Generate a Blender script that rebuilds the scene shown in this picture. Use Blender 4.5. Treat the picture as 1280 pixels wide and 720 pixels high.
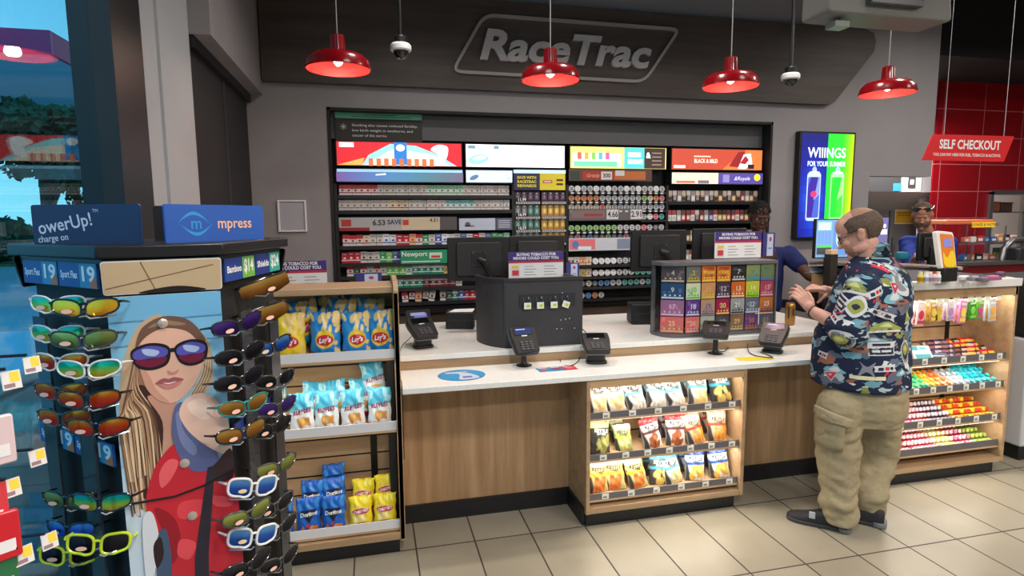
import bpy, math, random
import numpy as np
from mathutils import Matrix, Vector, noise
R = math.radians
PI = math.pi
for o in list(bpy.data.objects): bpy.data.objects.remove(o)
C = bpy.context.scene.collection

# ------------------------------------------------------------------ camera
CAMH = 1.69
FPX, YAW, PITCH, ROLL = 738.5, 0.23304, 0.117145, -0.0080295
def cam_axes():
    cy, sy, cp, sp = math.cos(YAW), math.sin(YAW), math.cos(PITCH), math.sin(PITCH)
    f = Vector((sy*cp, cy*cp, -sp)); r = Vector((cy, -sy, 0)); u = r.cross(f)
    cr, sr = math.cos(ROLL), math.sin(ROLL)
    return f, r*cr+u*sr, u*cr-r*sr
CF, CR, CU = cam_axes()
camd = bpy.data.cameras.new('camera'); cam = bpy.data.objects.new('camera', camd); C.objects.link(cam)
camd.sensor_width = 36; camd.lens = FPX/1280*36; camd.clip_start = .05; camd.clip_end = 300
cam.matrix_world = Matrix(((CR.x, CU.x, -CF.x, 0), (CR.y, CU.y, -CF.y, 0), (CR.z, CU.z, -CF.z, CAMH), (0, 0, 0, 1)))
bpy.context.scene.camera = cam
def at(px, py, Y=None, z=None, X=None):
    """world point seen at a pixel of the 1280x720 frame, on a plane of the room"""
    d = CF*FPX + CR*(px-640) - CU*(py-360)
    if Y is not None: t = Y/d.y
    elif X is not None: t = X/d.x
    else: t = (z-CAMH)/d.z
    return Vector((d.x*t, d.y*t, CAMH+d.z*t))
def Zat(px, py, Y): return at(px, py, Y=Y).z
def Xat(px, py, Y): return at(px, py, Y=Y).x

# ------------------------------------------------------------------ view, world, lights
sc = bpy.context.scene
sc.view_settings.view_transform = 'Standard'; sc.view_settings.look = 'None'
sc.view_settings.gamma = 1; sc.view_settings.use_curve_mapping = False
sc.view_settings.exposure = 0.12
def lin(c):
    c = [x/255 for x in c[:3]]
    return tuple(x/12.92 if x <= .04045 else ((x+.055)/1.055)**2.4 for x in c)
w = bpy.data.worlds.new('world'); sc.world = w; w.use_nodes = True
wn = w.node_tree; bg = wn.nodes['Background']
tc = wn.nodes.new('ShaderNodeTexCoord'); sx = wn.nodes.new('ShaderNodeSeparateXYZ'); rp = wn.nodes.new('ShaderNodeValToRGB')
wn.links.new(tc.outputs['Generated'], sx.inputs[0]); wn.links.new(sx.outputs['Z'], rp.inputs[0]); wn.links.new(rp.outputs[0], bg.inputs[0])
rp.color_ramp.elements[0].position = 0.0; rp.color_ramp.elements[0].color = (*lin((150, 215, 230)), 1)
rp.color_ramp.elements[1].position = .5; rp.color_ramp.elements[1].color = (*lin((70, 160, 215)), 1)
bg.inputs[1].default_value = 1.7

CEIL = 3.95
def area(name, loc, power, size, col=(255, 240, 222), size_y=None, rot=(0, 0, 0), parent=None, spread=180):
    l = bpy.data.lights.new(name, 'AREA'); l.energy = power; l.color = lin(col)
    if size_y: l.shape = 'RECTANGLE'; l.size = size; l.size_y = size_y
    else: l.shape = 'DISK'; l.size = size
    l.spread = R(spread)
    o = bpy.data.objects.new(name, l); o.location = loc; o.rotation_euler = rot; C.objects.link(o)
    return o
# the store's own ceiling troffers and downlights (their housings are built with the ceiling)
CEILING_LIGHTS = [(x, y) for y in (-1.6, .5, 2.45) for x in (.6, 2.7, 4.8, 6.9)] + [(5.2, 3.6), (7.4, 3.6)]
for (x, y) in CEILING_LIGHTS:
    area('ceiling_lamp_light', (x, y, 3.58), {-1.6: 52, .5: 40, 2.45: 3, 3.6: 19}[y], .5, (255, 247, 238), spread=170)
for x in (.45, 1.65, 2.85, 4.05):
    area('counter_downlight_light', (x, 3.45, 3.58), 12, .16, (255, 246, 236), spread=140)
area('kitchen_fill_light', (5.9, 5.55, 2.85), 60, .8, (245, 250, 255))  # unseen fill light, added in front to brighten the cooler and hood
area('pickup_light', (8.6, 7.0, 2.9), 40, .8, (255, 250, 240))

# ------------------------------------------------------------------ materials
MC = {}
def M(col=(128, 128, 128), rough=.5, metal=0., emit=0., spec=.5, alpha=1., coat=0., emis_col=None):
    k = (tuple(col), rough, metal, emit, spec, alpha, coat, emis_col)
    if k in MC: return MC[k]
    m = bpy.data.materials.new('mat_%d' % len(MC)); m.use_nodes = True
    nt = m.node_tree; b = nt.nodes['Principled BSDF']
    c = lin(col)
    b.inputs['Roughness'].default_value = rough; b.inputs['Metallic'].default_value = metal
    b.inputs['Specular IOR Level'].default_value = spec; b.inputs['Alpha'].default_value = alpha
    b.inputs['Coat Weight'].default_value = coat
    b.inputs['Base Color'].default_value = (*c, 1)
    if emit:
        b.inputs['Emission Color'].default_value = (*lin(emis_col or col), 1); b.inputs['Emission Strength'].default_value = emit
    m.diffuse_color = (*c, 1)
    MC[k] = m; return m
def nodes_mat(name, fn, rough=.5, spec=.5, metal=0):
    m = bpy.data.materials.new(name); m.use_nodes = True
    nt = m.node_tree; b = nt.nodes['Principled BSDF']
    b.inputs['Roughness'].default_value = rough; b.inputs['Specular IOR Level'].default_value = spec; b.inputs['Metallic'].default_value = metal
    fn(nt, b); return m
def N(nt, t, **kw):
    n = nt.nodes.new('ShaderNode'+t)
    for k, v in kw.items(): setattr(n, k, v)
    return n
def ramp(nt, fac, stops, interp='LINEAR'):
    n = N(nt, 'ValToRGB'); n.color_ramp.interpolation = interp
    cr = n.color_ramp
    while len(cr.elements) < len(stops): cr.elements.new(.5)
    for e, (p, c) in zip(cr.elements, stops): e.position = p; e.color = (*lin(c), 1)
    nt.links.new(fac, n.inputs[0]); return n.outputs[0]
def coords(nt, scale=(1, 1, 1), kind='Object'):
    t = N(nt, 'TexCoord'); mp = N(nt, 'Mapping'); mp.inputs['Scale'].default_value = scale
    nt.links.new(t.outputs[kind], mp.inputs[0]); return mp.outputs[0]
def wpos(nt, scale=(1, 1, 1)):
    t = N(nt, 'NewGeometry'); mp = N(nt, 'Mapping'); mp.inputs['Scale'].default_value = scale
    nt.links.new(t.outputs['Position'], mp.inputs[0]); return mp.outputs[0]
def wood(name, c1, c2, c3, scale=(9, 9, .55), rough=.45):
    def fn(nt, b):
        v = wpos(nt, scale); n = N(nt, 'TexNoise'); n.inputs['Scale'].default_value = 2.2; n.inputs['Detail'].default_value = 6; n.inputs['Roughness'].default_value = .65
        nt.links.new(v, n.inputs['Vector'])
        o = ramp(nt, n.outputs['Fac'], [(.3, c1), (.5, c2), (.7, c3)])
        nt.links.new(o, b.inputs['Base Color'])
        bp = N(nt, 'Bump'); bp.inputs['Strength'].default_value = .05; nt.links.new(n.outputs['Fac'], bp.inputs['Height']); nt.links.new(bp.outputs[0], b.inputs['Normal'])
    return nodes_mat(name, fn, rough)
def noisy(name, col, amt=8, scale=6, rough=.6, bump=.03, spec=.4):
    def fn(nt, b):
        v = wpos(nt); n = N(nt, 'TexNoise'); n.inputs['Scale'].default_value = scale; n.inputs['Detail'].default_value = 4
        nt.links.new(v, n.inputs['Vector'])
        c1 = tuple(max(0, x-amt) for x in col); c2 = tuple(min(255, x+amt) for x in col)
        nt.links.new(ramp(nt, n.outputs['Fac'], [(.3, c1), (.7, c2)]), b.inputs['Base Color'])
        bp = N(nt, 'Bump'); bp.inputs['Strength'].default_value = bump; nt.links.new(n.outputs['Fac'], bp.inputs['Height']); nt.links.new(bp.outputs[0], b.inputs['Normal'])
    return nodes_mat(name, fn, rough, spec)
WOOD = wood('oak_laminate', (148, 113, 79), (168, 132, 95), (188, 153, 114))
WOODL = wood('light_oak', (184, 148, 108), (198, 162, 122), (208, 174, 134), (1.0, 9, 9))
WOODH = wood('oak_edge', (160, 128, 94), (178, 146, 110), (188, 158, 122), (.7, 9, 9))
WOODD = wood('dark_plank', (66, 57, 54), (78, 68, 64), (88, 77, 72), (.5, 4, 7), .55)
WALLM = noisy('painted_wall', (146, 142, 145), 2, 3, .8, .02)
COLM = noisy('daylight_tint_column', (168, 172, 178), 2, 3, .8, .02)  # wall paint with a bluish daylight tint put into the colour
QUARTZ = noisy('quartz', (238, 238, 233), 5, 60, .25, .0)
BLACK = M((22, 22, 24), .45); BLACKM = M((26, 26, 28), .7); CHAR = noisy('charcoal_plastic', (62, 61, 64), 2, 30, .5)
DGREY = M((60, 60, 64), .5); GREY = M((120, 120, 124), .5); LGREY = M((180, 180, 184), .5); WHITE = M((236, 236, 236), .5)
CHROME = M((200, 200, 204), .2, 1.); STEEL = M((150, 150, 152), .35, .9); RUBBER = M((18, 18, 19), .8)
PAPER = M((240, 240, 240), .7)
def tile_fn(nt, b):
    v = wpos(nt)
    mp = N(nt, 'Mapping'); mp.inputs['Location'].default_value = (.1353+10*.307, 2.3074+10*.6029-10.*.6029*2+6.029-6.029, 0)
    nt.links.new(v, mp.inputs[0])
    sp = N(nt, 'SeparateXYZ'); nt.links.new(v, sp.inputs[0])
    def line(out, off, size, half):
        a = N(nt, 'Math', operation='SUBTRACT'); a.inputs[1].default_value = off; nt.links.new(out, a.inputs[0])
        d = N(nt, 'Math', operation='DIVIDE'); d.inputs[1].default_value = size; nt.links.new(a.outputs[0], d.inputs[0])
        f = N(nt, 'Math', operation='FLOOR'); nt.links.new(d.outputs[0], f.inputs[0])
        r = N(nt, 'Math', operation='SUBTRACT'); nt.links.new(d.outputs[0], r.inputs[0]); nt.links.new(f.outputs[0], r.inputs[1])
        s = N(nt, 'Math', operation='SUBTRACT'); s.inputs[1].default_value = .5; nt.links.new(r.outputs[0], s.inputs[0])
        ab = N(nt, 'Math', operation='ABSOLUTE'); nt.links.new(s.outputs[0], ab.inputs[0])
        g = N(nt, 'Math', operation='GREATER_THAN'); g.inputs[1].default_value = .5-half/size; nt.links.new(ab.outputs[0], g.inputs[0])
        return g.outputs[0], f.outputs[0]
    gx, fx = line(sp.outputs['X'], -.1353, .3070, .0042); gy, fy = line(sp.outputs['Y'], 2.3074, .6029, .0042)
    mx = N(nt, 'Math', operation='MAXIMUM'); nt.links.new(gx, mx.inputs[0]); nt.links.new(gy, mx.inputs[1])
    cb = N(nt, 'CombineXYZ'); nt.links.new(fx, cb.inputs[0]); nt.links.new(fy, cb.inputs[1])
    wn_ = N(nt, 'TexWhiteNoise'); nt.links.new(cb.outputs[0], wn_.inputs['Vector'])
    ns = N(nt, 'TexNoise'); ns.inputs['Scale'].default_value = 3; ns.inputs['Detail'].default_value = 5; nt.links.new(v, ns.inputs['Vector'])
    mm = N(nt, 'Math', operation='MULTIPLY_ADD'); mm.inputs[1].default_value = .35; nt.links.new(wn_.outputs['Value'], mm.inputs[0]); nt.links.new(ns.outputs['Fac'], mm.inputs[2])
    base = ramp(nt, mm.outputs[0], [(.35, (139, 131, 114)), (.95, (154, 146, 128))])
    mix = N(nt, 'Mix', data_type='RGBA'); nt.links.new(mx.outputs[0], mix.inputs[0]); nt.links.new(base, mix.inputs[6]); mix.inputs[7].default_value = (*lin((58, 50, 44)), 1)
    nt.links.new(mix.outputs[2], b.inputs['Base Color'])
    rr = N(nt, 'Math', operation='MULTIPLY_ADD'); rr.inputs[1].default_value = .4; rr.inputs[2].default_value = .33; nt.links.new(mx.outputs[0], rr.inputs[0]); nt.links.new(rr.outputs[0], b.inputs['Roughness'])
    bp = N(nt, 'Bump', invert=True); bp.inputs['Strength'].default_value = .3; bp.inputs['Distance'].default_value = .002; nt.links.new(mx.outputs[0], bp.inputs['Height']); nt.links.new(bp.outputs[0], b.inputs['Normal'])
TILE = nodes_mat('floor_tile', tile_fn, .35)
def redtile_fn(nt, b):
    v = wpos(nt); sp = N(nt, 'SeparateXYZ'); nt.links.new(v, sp.inputs[0]); cb = N(nt, 'CombineXYZ'); nt.links.new(sp.outputs['X'], cb.inputs[0]); nt.links.new(sp.outputs['Z'], cb.inputs[1])
    br = N(nt, 'TexBrick'); br.offset = 0; br.inputs['Scale'].default_value = 1; br.inputs['Brick Width'].default_value = .62; br.inputs['Row Height'].default_value = .33; br.inputs['Mortar Size'].default_value = .004
    br.inputs['Color1'].default_value = (*lin((150, 8, 22)), 1); br.inputs['Color2'].default_value = (*lin((138, 6, 20)), 1); br.inputs['Mortar'].default_value = (*lin((190, 120, 120)), 1)
    nt.links.new(cb.outputs[0], br.inputs['Vector']); nt.links.new(br.outputs['Color'], b.inputs['Base Color'])
REDTILE = nodes_mat('red_tile', redtile_fn, .3)
def vc_fn(nt, b):
    a = N(nt, 'VertexColor'); a.layer_name = 'Col'; nt.links.new(a.outputs['Color'], b.inputs['Base Color'])
PRINTM = nodes_mat('printed_film', vc_fn, .32, .5)
def glass_mat(name, tint=(235, 245, 248), ior=1.5, rough=0.):
    m = bpy.data.materials.new(name); m.use_nodes = True; nt = m.node_tree
    for n in list(nt.nodes): nt.nodes.remove(n)
    o = N(nt, 'OutputMaterial'); mx = N(nt, 'MixShader'); t = N(nt, 'BsdfTransparent'); g = N(nt, 'BsdfGlossy'); f = N(nt, 'Fresnel'); ge = N(nt, 'NewGeometry'); mr = N(nt, 'MapRange'); mr.inputs['To Min'].default_value = ior; mr.inputs['To Max'].default_value = 1/ior; nt.links.new(ge.outputs['Backfacing'], mr.inputs['Value']); nt.links.new(mr.outputs[0], f.inputs[0])
    t.inputs[0].default_value = (*lin(tint), 1); g.inputs['Roughness'].default_value = rough
    nt.links.new(f.outputs[0], mx.inputs[0]); nt.links.new(t.outputs[0], mx.inputs[1]); nt.links.new(g.outputs[0], mx.inputs[2]); nt.links.new(mx.outputs[0], o.inputs[0])
    return m
GLASS = glass_mat('window_glass', (214, 238, 244), 1.45); CLEAR = glass_mat('clear_acrylic', (250, 251, 251), 1.3); DGLASS = glass_mat('smoked', (60, 62, 66), 1.5)

# ------------------------------------------------------------------ geometry
WM = {}
TXT = {}
def text_data(s, bold=0., shear=0., align='CENTER'):
    k = (s, bold, shear, align)
    if k in TXT: return TXT[k]
    cu = bpy.data.curves.new('t', 'FONT'); cu.body = s; cu.size = 1; cu.align_x = align; cu.align_y = 'CENTER'; cu.offset = bold; cu.shear = shear; cu.resolution_u = 3
    o = bpy.data.objects.new('t', cu); C.objects.link(o)
    dg = bpy.context.evaluated_depsgraph_get(); dg.update()
    me = o.evaluated_get(dg).to_mesh()
    vs = [tuple(v.co) for v in me.vertices]; fs = [tuple(p.vertices) for p in me.polygons]
    o.evaluated_get(dg).to_mesh_clear()
    bpy.data.objects.remove(o); bpy.data.curves.remove(cu)
    TXT[k] = (vs, fs); return TXT[k]
def face_y(loc, rz=0, tilt=0):
    """panel frame: x right, y up, z out towards the customer side (-Y); tilt>0 leans the top back"""
    return Matrix.Translation(loc) @ Matrix.Rotation(rz, 4, 'Z') @ Matrix.Rotation(PI/2-tilt, 4, 'X')
def spline(pts, n=6, closed=True):
    out = []; L = len(pts)
    for i in range(L if closed else L-1):
        if closed: p0, p1, p2, p3 = [pts[(i+k-1) % L] for k in range(4)]
        else: p0, p1, p2, p3 = [pts[min(max(i+k-1, 0), L-1)] for k in range(4)]
        for j in range(n):
            t = j/n
            out.append(tuple(.5*((2*b)+(-a+c)*t+(2*a-5*b+4*c-d)*t*t+(-a+3*b-3*c+d)*t**3) for a, b, c, d in zip(p0, p1, p2, p3)))
    if not closed: out.append(tuple(pts[-1]))
    return out
class G:
    def __init__(s, M0=None): s.v = []; s.f = []; s.mi = []; s.mats = []; s.M = M0 or Matrix(); s.cols = None
    def _m(s, m):
        if m not in s.mats: s.mats.append(m)
        return s.mats.index(m)
    def add(s, vs, fs, m, X=None):
        T = s.M @ X if X is not None else s.M
        n = len(s.v); s.v += [tuple(T @ Vector(p)) for p in vs]; k = s._m(m)
        s.f += [tuple(i+n for i in q) for q in fs]; s.mi += [k]*len(fs); return s
    def box(s, a, b, m, X=None):
        x0, y0, z0 = a; x1, y1, z1 = b
        vs = [(x0, y0, z0), (x1, y0, z0), (x1, y1, z0), (x0, y1, z0), (x0, y0, z1), (x1, y0, z1), (x1, y1, z1), (x0, y1, z1)]
        return s.add(vs, [(0, 3, 2, 1), (4, 5, 6, 7), (0, 1, 5, 4), (1, 2, 6, 5), (2, 3, 7, 6), (3, 0, 4, 7)], m, X)
    def cbox(s, c, d, m, X=None):
        return s.box([c[i]-d[i]/2 for i in range(3)], [c[i]+d[i]/2 for i in range(3)], m, X)
    def prism(s, pts, z0, z1, m, X=None):
        """polygon in x,y extruded z0..z1"""
        n = len(pts); vs = [(p[0], p[1], z0) for p in pts]+[(p[0], p[1], z1) for p in pts]
        a = sum(pts[i][0]*pts[(i+1) % n][1]-pts[(i+1) % n][0]*pts[i][1] for i in range(n))
        fs = [tuple(range(n))[::-1], tuple(range(n, 2*n))]+[(i, (i+1) % n, n+(i+1) % n, n+i) for i in range(n)]
        if a < 0: fs = [q[::-1] for q in fs]
        return s.add(vs, fs, m, X)
    def sheet(s, pts, m, z=0, X=None):
        n = len(pts); a = sum(pts[i][0]*pts[(i+1) % n][1]-pts[(i+1) % n][0]*pts[i][1] for i in range(n))
        q = list(range(n)); q = q if a > 0 else q[::-1]
        return s.add([(p[0], p[1], z) for p in pts], [tuple(q)], m, X)
    def rect(s, x0, y0, x1, y1, m, z=0, X=None): return s.sheet([(x0, y0), (x1, y0), (x1, y1), (x0, y1)], m, z, X)
    def ell(s, cx, cy, rx, ry, m, z=0, n=24, X=None, a=0):
        return s.sheet([(cx+rx*math.cos(t)*math.cos(a)-ry*math.sin(t)*math.sin(a), cy+rx*math.cos(t)*math.sin(a)+ry*math.sin(t)*math.cos(a)) for t in [2*PI*i/n for i in range(n)]], m, z, X)
    def text(s, t, x, y, size, m, z=0, bold=0., shear=0., width=None, align='CENTER', X=None, depth=0, rot=0):
        vs, fs = text_data(t, bold, shear, align)
        if not vs: return s
        k = size/.7
        kx = k
        if width:
            w0 = max(v[0] for v in vs)-min(v[0] for v in vs); kx = width/w0
        c, sn = math.cos(rot), math.sin(rot)
        def mp(v, zz): a, b = v[0]*kx, v[1]*k; return (x+a*c-b*sn, y+a*sn+b*c, zz)
        s.add([mp(v, z+depth) for v in vs], fs, m, X)
        if depth:
            from collections import Counter
            e = {}
            for q in fs:
                for i in range(len(q)):
                    a, b = q[i], q[(i+1) % len(q)]
                    if (b, a) in e: del e[(b, a)]
                    else: e[(a, b)] = 1
            n = len(vs)
            s.add([mp(v, z) for v in vs]+[mp(v, z+depth) for v in vs], [(a, b, b+n, a+n) for (a, b) in e], m, X)
        return s
    def tube(s, pts, r, m, seg=10, caps=True, X=None, closed=False):
        pts = [Vector(p) for p in pts]; n = len(pts); rs = r if isinstance(r, (list, tuple)) else [r]*n
        vs = []; up = None
        for i, p in enumerate(pts):
            if closed: t = (pts[(i+1) % n]-pts[i-1]).normalized()
            else: t = (pts[min(i+1, n-1)]-pts[max(i-1, 0)]).normalized()
            if up is None: up = Vector((0, 0, 1)) if abs(t.z) < .9 else Vector((1, 0, 0))
            a = t.cross(up)
            if a.length < 1e-6: a = t.orthogonal()
            a.normalize(); b = a.cross(t).normalized(); up = b
            for k in range(seg):
                th = 2*PI*k/seg; vs.append(tuple(p+a*rs[i]*math.cos(th)+b*rs[i]*math.sin(th)))
        fs = []
        for i in range(n if closed else n-1):
            j = (i+1) % n
            for k in range(seg):
                k2 = (k+1) % seg; fs.append((i*seg+k, i*seg+k2, j*seg+k2, j*seg+k))
        if caps and not closed: fs += [tuple(range(seg))[::-1], tuple(range((n-1)*seg, n*seg))]
        return s.add(vs, fs, m, X)
    def lathe(s, prof, m, seg=32, X=None, caps=True):
        """profile (r,z) bottom to top about local z"""
        vs = []; n = len(prof)
        for r, z in prof:
            for k in range(seg): th = 2*PI*k/seg; vs.append((r*math.cos(th), r*math.sin(th), z))
        fs = [(i*seg+k, i*seg+(k+1) % seg, (i+1)*seg+(k+1) % seg, (i+1)*seg+k) for i in range(n-1) for k in range(seg)]
        if caps:
            if prof[0][0] > 1e-5: fs.append(tuple(range(seg))[::-1])
            if prof[-1][0] > 1e-5: fs.append(tuple(range((n-1)*seg, n*seg)))
        return s.add(vs, fs, m, X)
    def cyl(s, a, b, r, m, seg=16, X=None): return s.tube([a, b], r, m, seg, True, X)
    def ball(s, c, r, m, X=None, seg=16, rings=10):
        rr = r if isinstance(r, (tuple, list)) else (r, r, r)
        vs = []; fs = []
        for i in range(rings+1):
            ph = PI*i/rings
            for k in range(seg):
                th = 2*PI*k/seg; vs.append((c[0]+rr[0]*math.sin(ph)*math.cos(th), c[1]+rr[1]*math.sin(ph)*math.sin(th), c[2]-rr[2]*math.cos(ph)))
        for i in range(rings):
            for k in range(seg):
                k2 = (k+1) % seg; fs.append((i*seg+k, i*seg+k2, (i+1)*seg+k2, (i+1)*seg+k))
        return s.add(vs, fs, m, X)
    def build(s, name, parent=None, at_=None, bev=0, smooth=True, angle=35, T=None):
        """T: world frame of the thing; vertices given in world space are brought into it"""
        if parent is not None: T = WM[parent.name]
        elif T is None: T = Matrix.Translation(at_) if at_ is not None else Matrix()
        Ti = T.inverted()
        me = bpy.data.meshes.new(name)
        me.from_pydata([tuple(Ti @ Vector(p)) for p in s.v], [], s.f)
        for m in s.mats: me.materials.append(m)
        me.polygons.foreach_set('material_index', s.mi)
        if smooth:
            me.polygons.foreach_set('use_smooth', [True]*len(s.f)); me.set_sharp_from_angle(angle=R(angle))
        me.update()
        o = bpy.data.objects.new(name, me); C.objects.link(o)
        if parent is not None: o.parent = parent
        else: o.matrix_world = T
        WM[o.name] = T
        if bev:
            b = o.modifiers.new('bevel', 'BEVEL'); b.width = bev; b.segments = 2; b.limit_method = 'ANGLE'; b.angle_limit = R(40)
        return o
def thing(name, label, cat, loc=(0, 0, 0), rz=0, group=None):
    o = bpy.data.objects.new(name, None); C.objects.link(o); o.empty_display_size = .05
    T = Matrix.Translation(loc) @ Matrix.Rotation(rz, 4, 'Z'); o.location = loc; o.rotation_euler = (0, 0, rz); WM[o.name] = T
    return tag(o, label, cat, group)
def tag(o, label, cat, group=None, kind=None):
    o['label'] = label; o['category'] = cat
    if group: o['group'] = group
    if kind: o['kind'] = kind
    return o
def struct(o): o['kind'] = 'structure'; return o
def part(o, label): o['label'] = label; return o
def L(p, T): return T @ Vector(p)
def copy_tree(o, loc=None, rot=None, label=None, group=None, scale=None):
    kids = {}
    def rec(q, parent):
        c = q.copy(); C.objects.link(c); c.parent = parent
        for ch in q.children: rec(ch, c)
        return c
    c = rec(o, None)
    if loc is not None: c.location = loc
    if rot is not None: c.rotation_euler = rot
    if scale is not None: c.scale = (scale,)*3 if not hasattr(scale, '__len__') else scale
    if label: c['label'] = label
    if group: c['group'] = group
    return c
class Proto:
    """first placement uses the thing itself, later ones copies"""
    def __init__(s, o): s.o = o; s.used = False
    def place(s, loc, rot=(0, 0, 0), label=None, group=None, scale=None):
        if s.used: return copy_tree(s.o, loc, rot, label, group, scale)
        s.used = True; o = s.o; o.location = loc; o.rotation_euler = rot
        if label: o['label'] = label
        if group: o['group'] = group
        if scale is not None: o.scale = (scale,)*3 if not hasattr(scale, '__len__') else scale
        return o
ORD = [w_ for w_ in 'first second third fourth fifth sixth seventh eighth ninth tenth eleventh twelfth thirteenth fourteenth fifteenth sixteenth seventeenth eighteenth nineteenth twentieth twenty-first twenty-second twenty-third twenty-fourth twenty-fifth twenty-sixth twenty-seventh twenty-eighth twenty-ninth thirtieth'.split()]+['thirty-'+w_ for w_ in 'first second third fourth fifth sixth seventh eighth ninth'.split()]+['fortieth']
def organic(name, prims, voxel, mat, parent=None, smooth=4, disp=None, T=None, post=None):
    """prims: list of ('cap', a, b, ra, rb) tapered capsules / ('ell', c, (rx,ry,rz), rotmatrix) / ('loft', rings); fused to one skin"""
    g = G()
    for p in prims:
        if p[0] == 'cap':
            a, b = Vector(p[1]), Vector(p[2]); ra, rb = p[3], p[4]; fl = p[5] if len(p) > 5 else 1
            d = (b-a); l = d.length; q = d.to_track_quat('Z', 'Y').to_matrix().to_4x4() if l > 1e-6 else Matrix()
            prof = [(ra*math.sin(t), -ra*math.cos(t)) for t in [PI/2*i/6 for i in range(7)]]+[(rb*math.cos(t), l+rb*math.sin(t)) for t in [PI/2*i/6 for i in range(7)]]
            prof[0] = (0, -ra); prof[-1] = (0, l+rb)
            g.lathe(prof, mat, 20, Matrix.Translation(a) @ q, caps=False)
        elif p[0] == 'ell':
            g.ball((0, 0, 0), p[2], mat, Matrix.Translation(p[1]) @ (p[3] if len(p) > 3 else Matrix()), 24, 16)
        elif p[0] == 'loft':
            rings = p[1]; n = len(rings[0]); vs = [v for r in rings for v in r]
            fs = [(i*n+k, i*n+(k+1) % n, (i+1)*n+(k+1) % n, (i+1)*n+k) for i in range(len(rings)-1) for k in range(n)]+[tuple(range(n))[::-1], tuple(range((len(rings)-1)*n, len(rings)*n))]
            g.add(vs, fs, mat)
        elif p[0] == 'mesh': g.add(p[1], p[2], mat)
    me = bpy.data.meshes.new('tmp'); me.from_pydata(g.v, [], g.f); o = bpy.data.objects.new('tmp', me); C.objects.link(o)
    rm = o.modifiers.new('r', 'REMESH'); rm.mode = 'VOXEL'; rm.voxel_size = voxel; rm.use_smooth_shade = True
    if smooth:
        sm = o.modifiers.new('s', 'SMOOTH'); sm.factor = .5; sm.iterations = smooth
    dg = bpy.context.evaluated_depsgraph_get(); dg.update(); ev = o.evaluated_get(dg).to_mesh()
    vs = [v.co.copy() for v in ev.vertices]; fs = [tuple(q.vertices) for q in ev.polygons]; ns = [v.normal.copy() for v in ev.vertices]
    o.evaluated_get(dg).to_mesh_clear(); bpy.data.objects.remove(o); bpy.data.meshes.remove(me)
    if disp: vs = [v+n*disp(v, n) for v, n in zip(vs, ns)]
    if post: vs = [post(v, n) for v, n in zip(vs, ns)]
    h = G(); h.v = [tuple(v) for v in vs]; h.f = fs; h.mi = [0]*len(fs); h.mats = [mat]
    return h.build(name, parent, T=T, angle=180)

# ================================================================== the room
YW = 4.9; XL = -.87; XE = 5.51
struct(G().box((-1.1, -4.2, -.06), (10.5, 9, 0), TILE).build('floor'))
cg = struct(G().box((-1.0, -4.2, CEIL), (10.5, 9, CEIL+.1), noisy('ceiling_black', (34, 34, 36), 3, 4, .9)).build('ceiling'))
RX0, RX1, RZ1 = -.299, 3.66, 2.556       # tobacco recess
g = G(); 
g.box((XL-.1, YW, 0), (RX0, YW+.12, CEIL), WALLM); g.box((RX1, YW, 0), (4.77, YW+.12, CEIL), WALLM)
g.box((RX0, YW, RZ1), (RX1, YW+.12, CEIL), WALLM); g.box((4.77, YW, 2.075), (XE, YW+.12, CEIL), WALLM)
struct(g.build('wall_back', smooth=False))
g = G(); rb = M((46, 46, 48), .7)
g.box((RX0-.02, YW+.12, 0), (RX0, YW+.62, RZ1), BLACKM); g.box((RX1, YW+.12, 0), (RX1+.02, YW+.62, RZ1), BLACKM); g.box((RX0, 5.02, 2.335), (RX1, 5.03, RZ1), M((92, 92, 95), .6)); g.box((RX0-.02, YW+.60, 0), (RX1+.02, YW+.62, RZ1+.02), rb); g.box((RX0, YW+.12, RZ1), (RX1, YW+.62, RZ1+.02), BLACKM)
struct(g.build('wall_recess', smooth=False))
g = G(); f = .022
g.box((RX0, YW-.008, 0.9), (RX0+f, YW+.12, RZ1), BLACKM); g.box((RX1-f, YW-.008, .9), (RX1, YW+.12, RZ1), BLACKM); g.box((RX0, YW-.008, RZ1-f), (RX1, YW+.12, RZ1), BLACKM)
struct(g.build('trim_recess', smooth=False))
# left wall: column, soffit, wall behind the blind, window frame
struct(G().box((XL-.12, 2.66, 0), (XL, 3.40, CEIL), COLM).box((XL, 2.93, 0), (XL+.012, 3.40, CEIL), COLM).build('wall_column', smooth=False))
struct(G().box((XL-.14, 3.40, 0), (XL-.10, YW, 2.66), WALLM).box((XL-.14, 3.40, 2.63), (-.756, YW, CEIL), WALLM).build('wall_left', smooth=False))
g = G(); FR = M((30, 32, 34), .4)
g.box((XL-.10, 2.37, 0), (XL+.03, 2.66, CEIL), FR)
g.box((XL-.08, -4.2, 0), (XL, 2.40, .10), FR); g.box((XL-.08, -4.2, 3.7), (XL, 2.40, CEIL), FR); g.box((XL-.08, -4.2, .60), (XL+.0, 2.40, .66), FR)
g.box((XL-.085, .3, 0), (XL, .36, 3.7), FR)
wf = struct(g.build('window_1', smooth=False))
struct(G().box((XL-.045, -4.2, .1), (XL-.035, 2.38, 3.7), GLASS).build('window_glass', wf, smooth=False))
struct(G().box((XL-.1, -4.3, 0), (10.5, -4.2, CEIL), noisy('front_wall', (150, 146, 144), 3, 3, .8)).build('wall_front', smooth=False))
struct(G().box((10.4, -4.2, 0), (10.5, 9, CEIL), noisy('side_wall', (120, 112, 110), 3, 3, .8)).build('wall_right', smooth=False))
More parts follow.
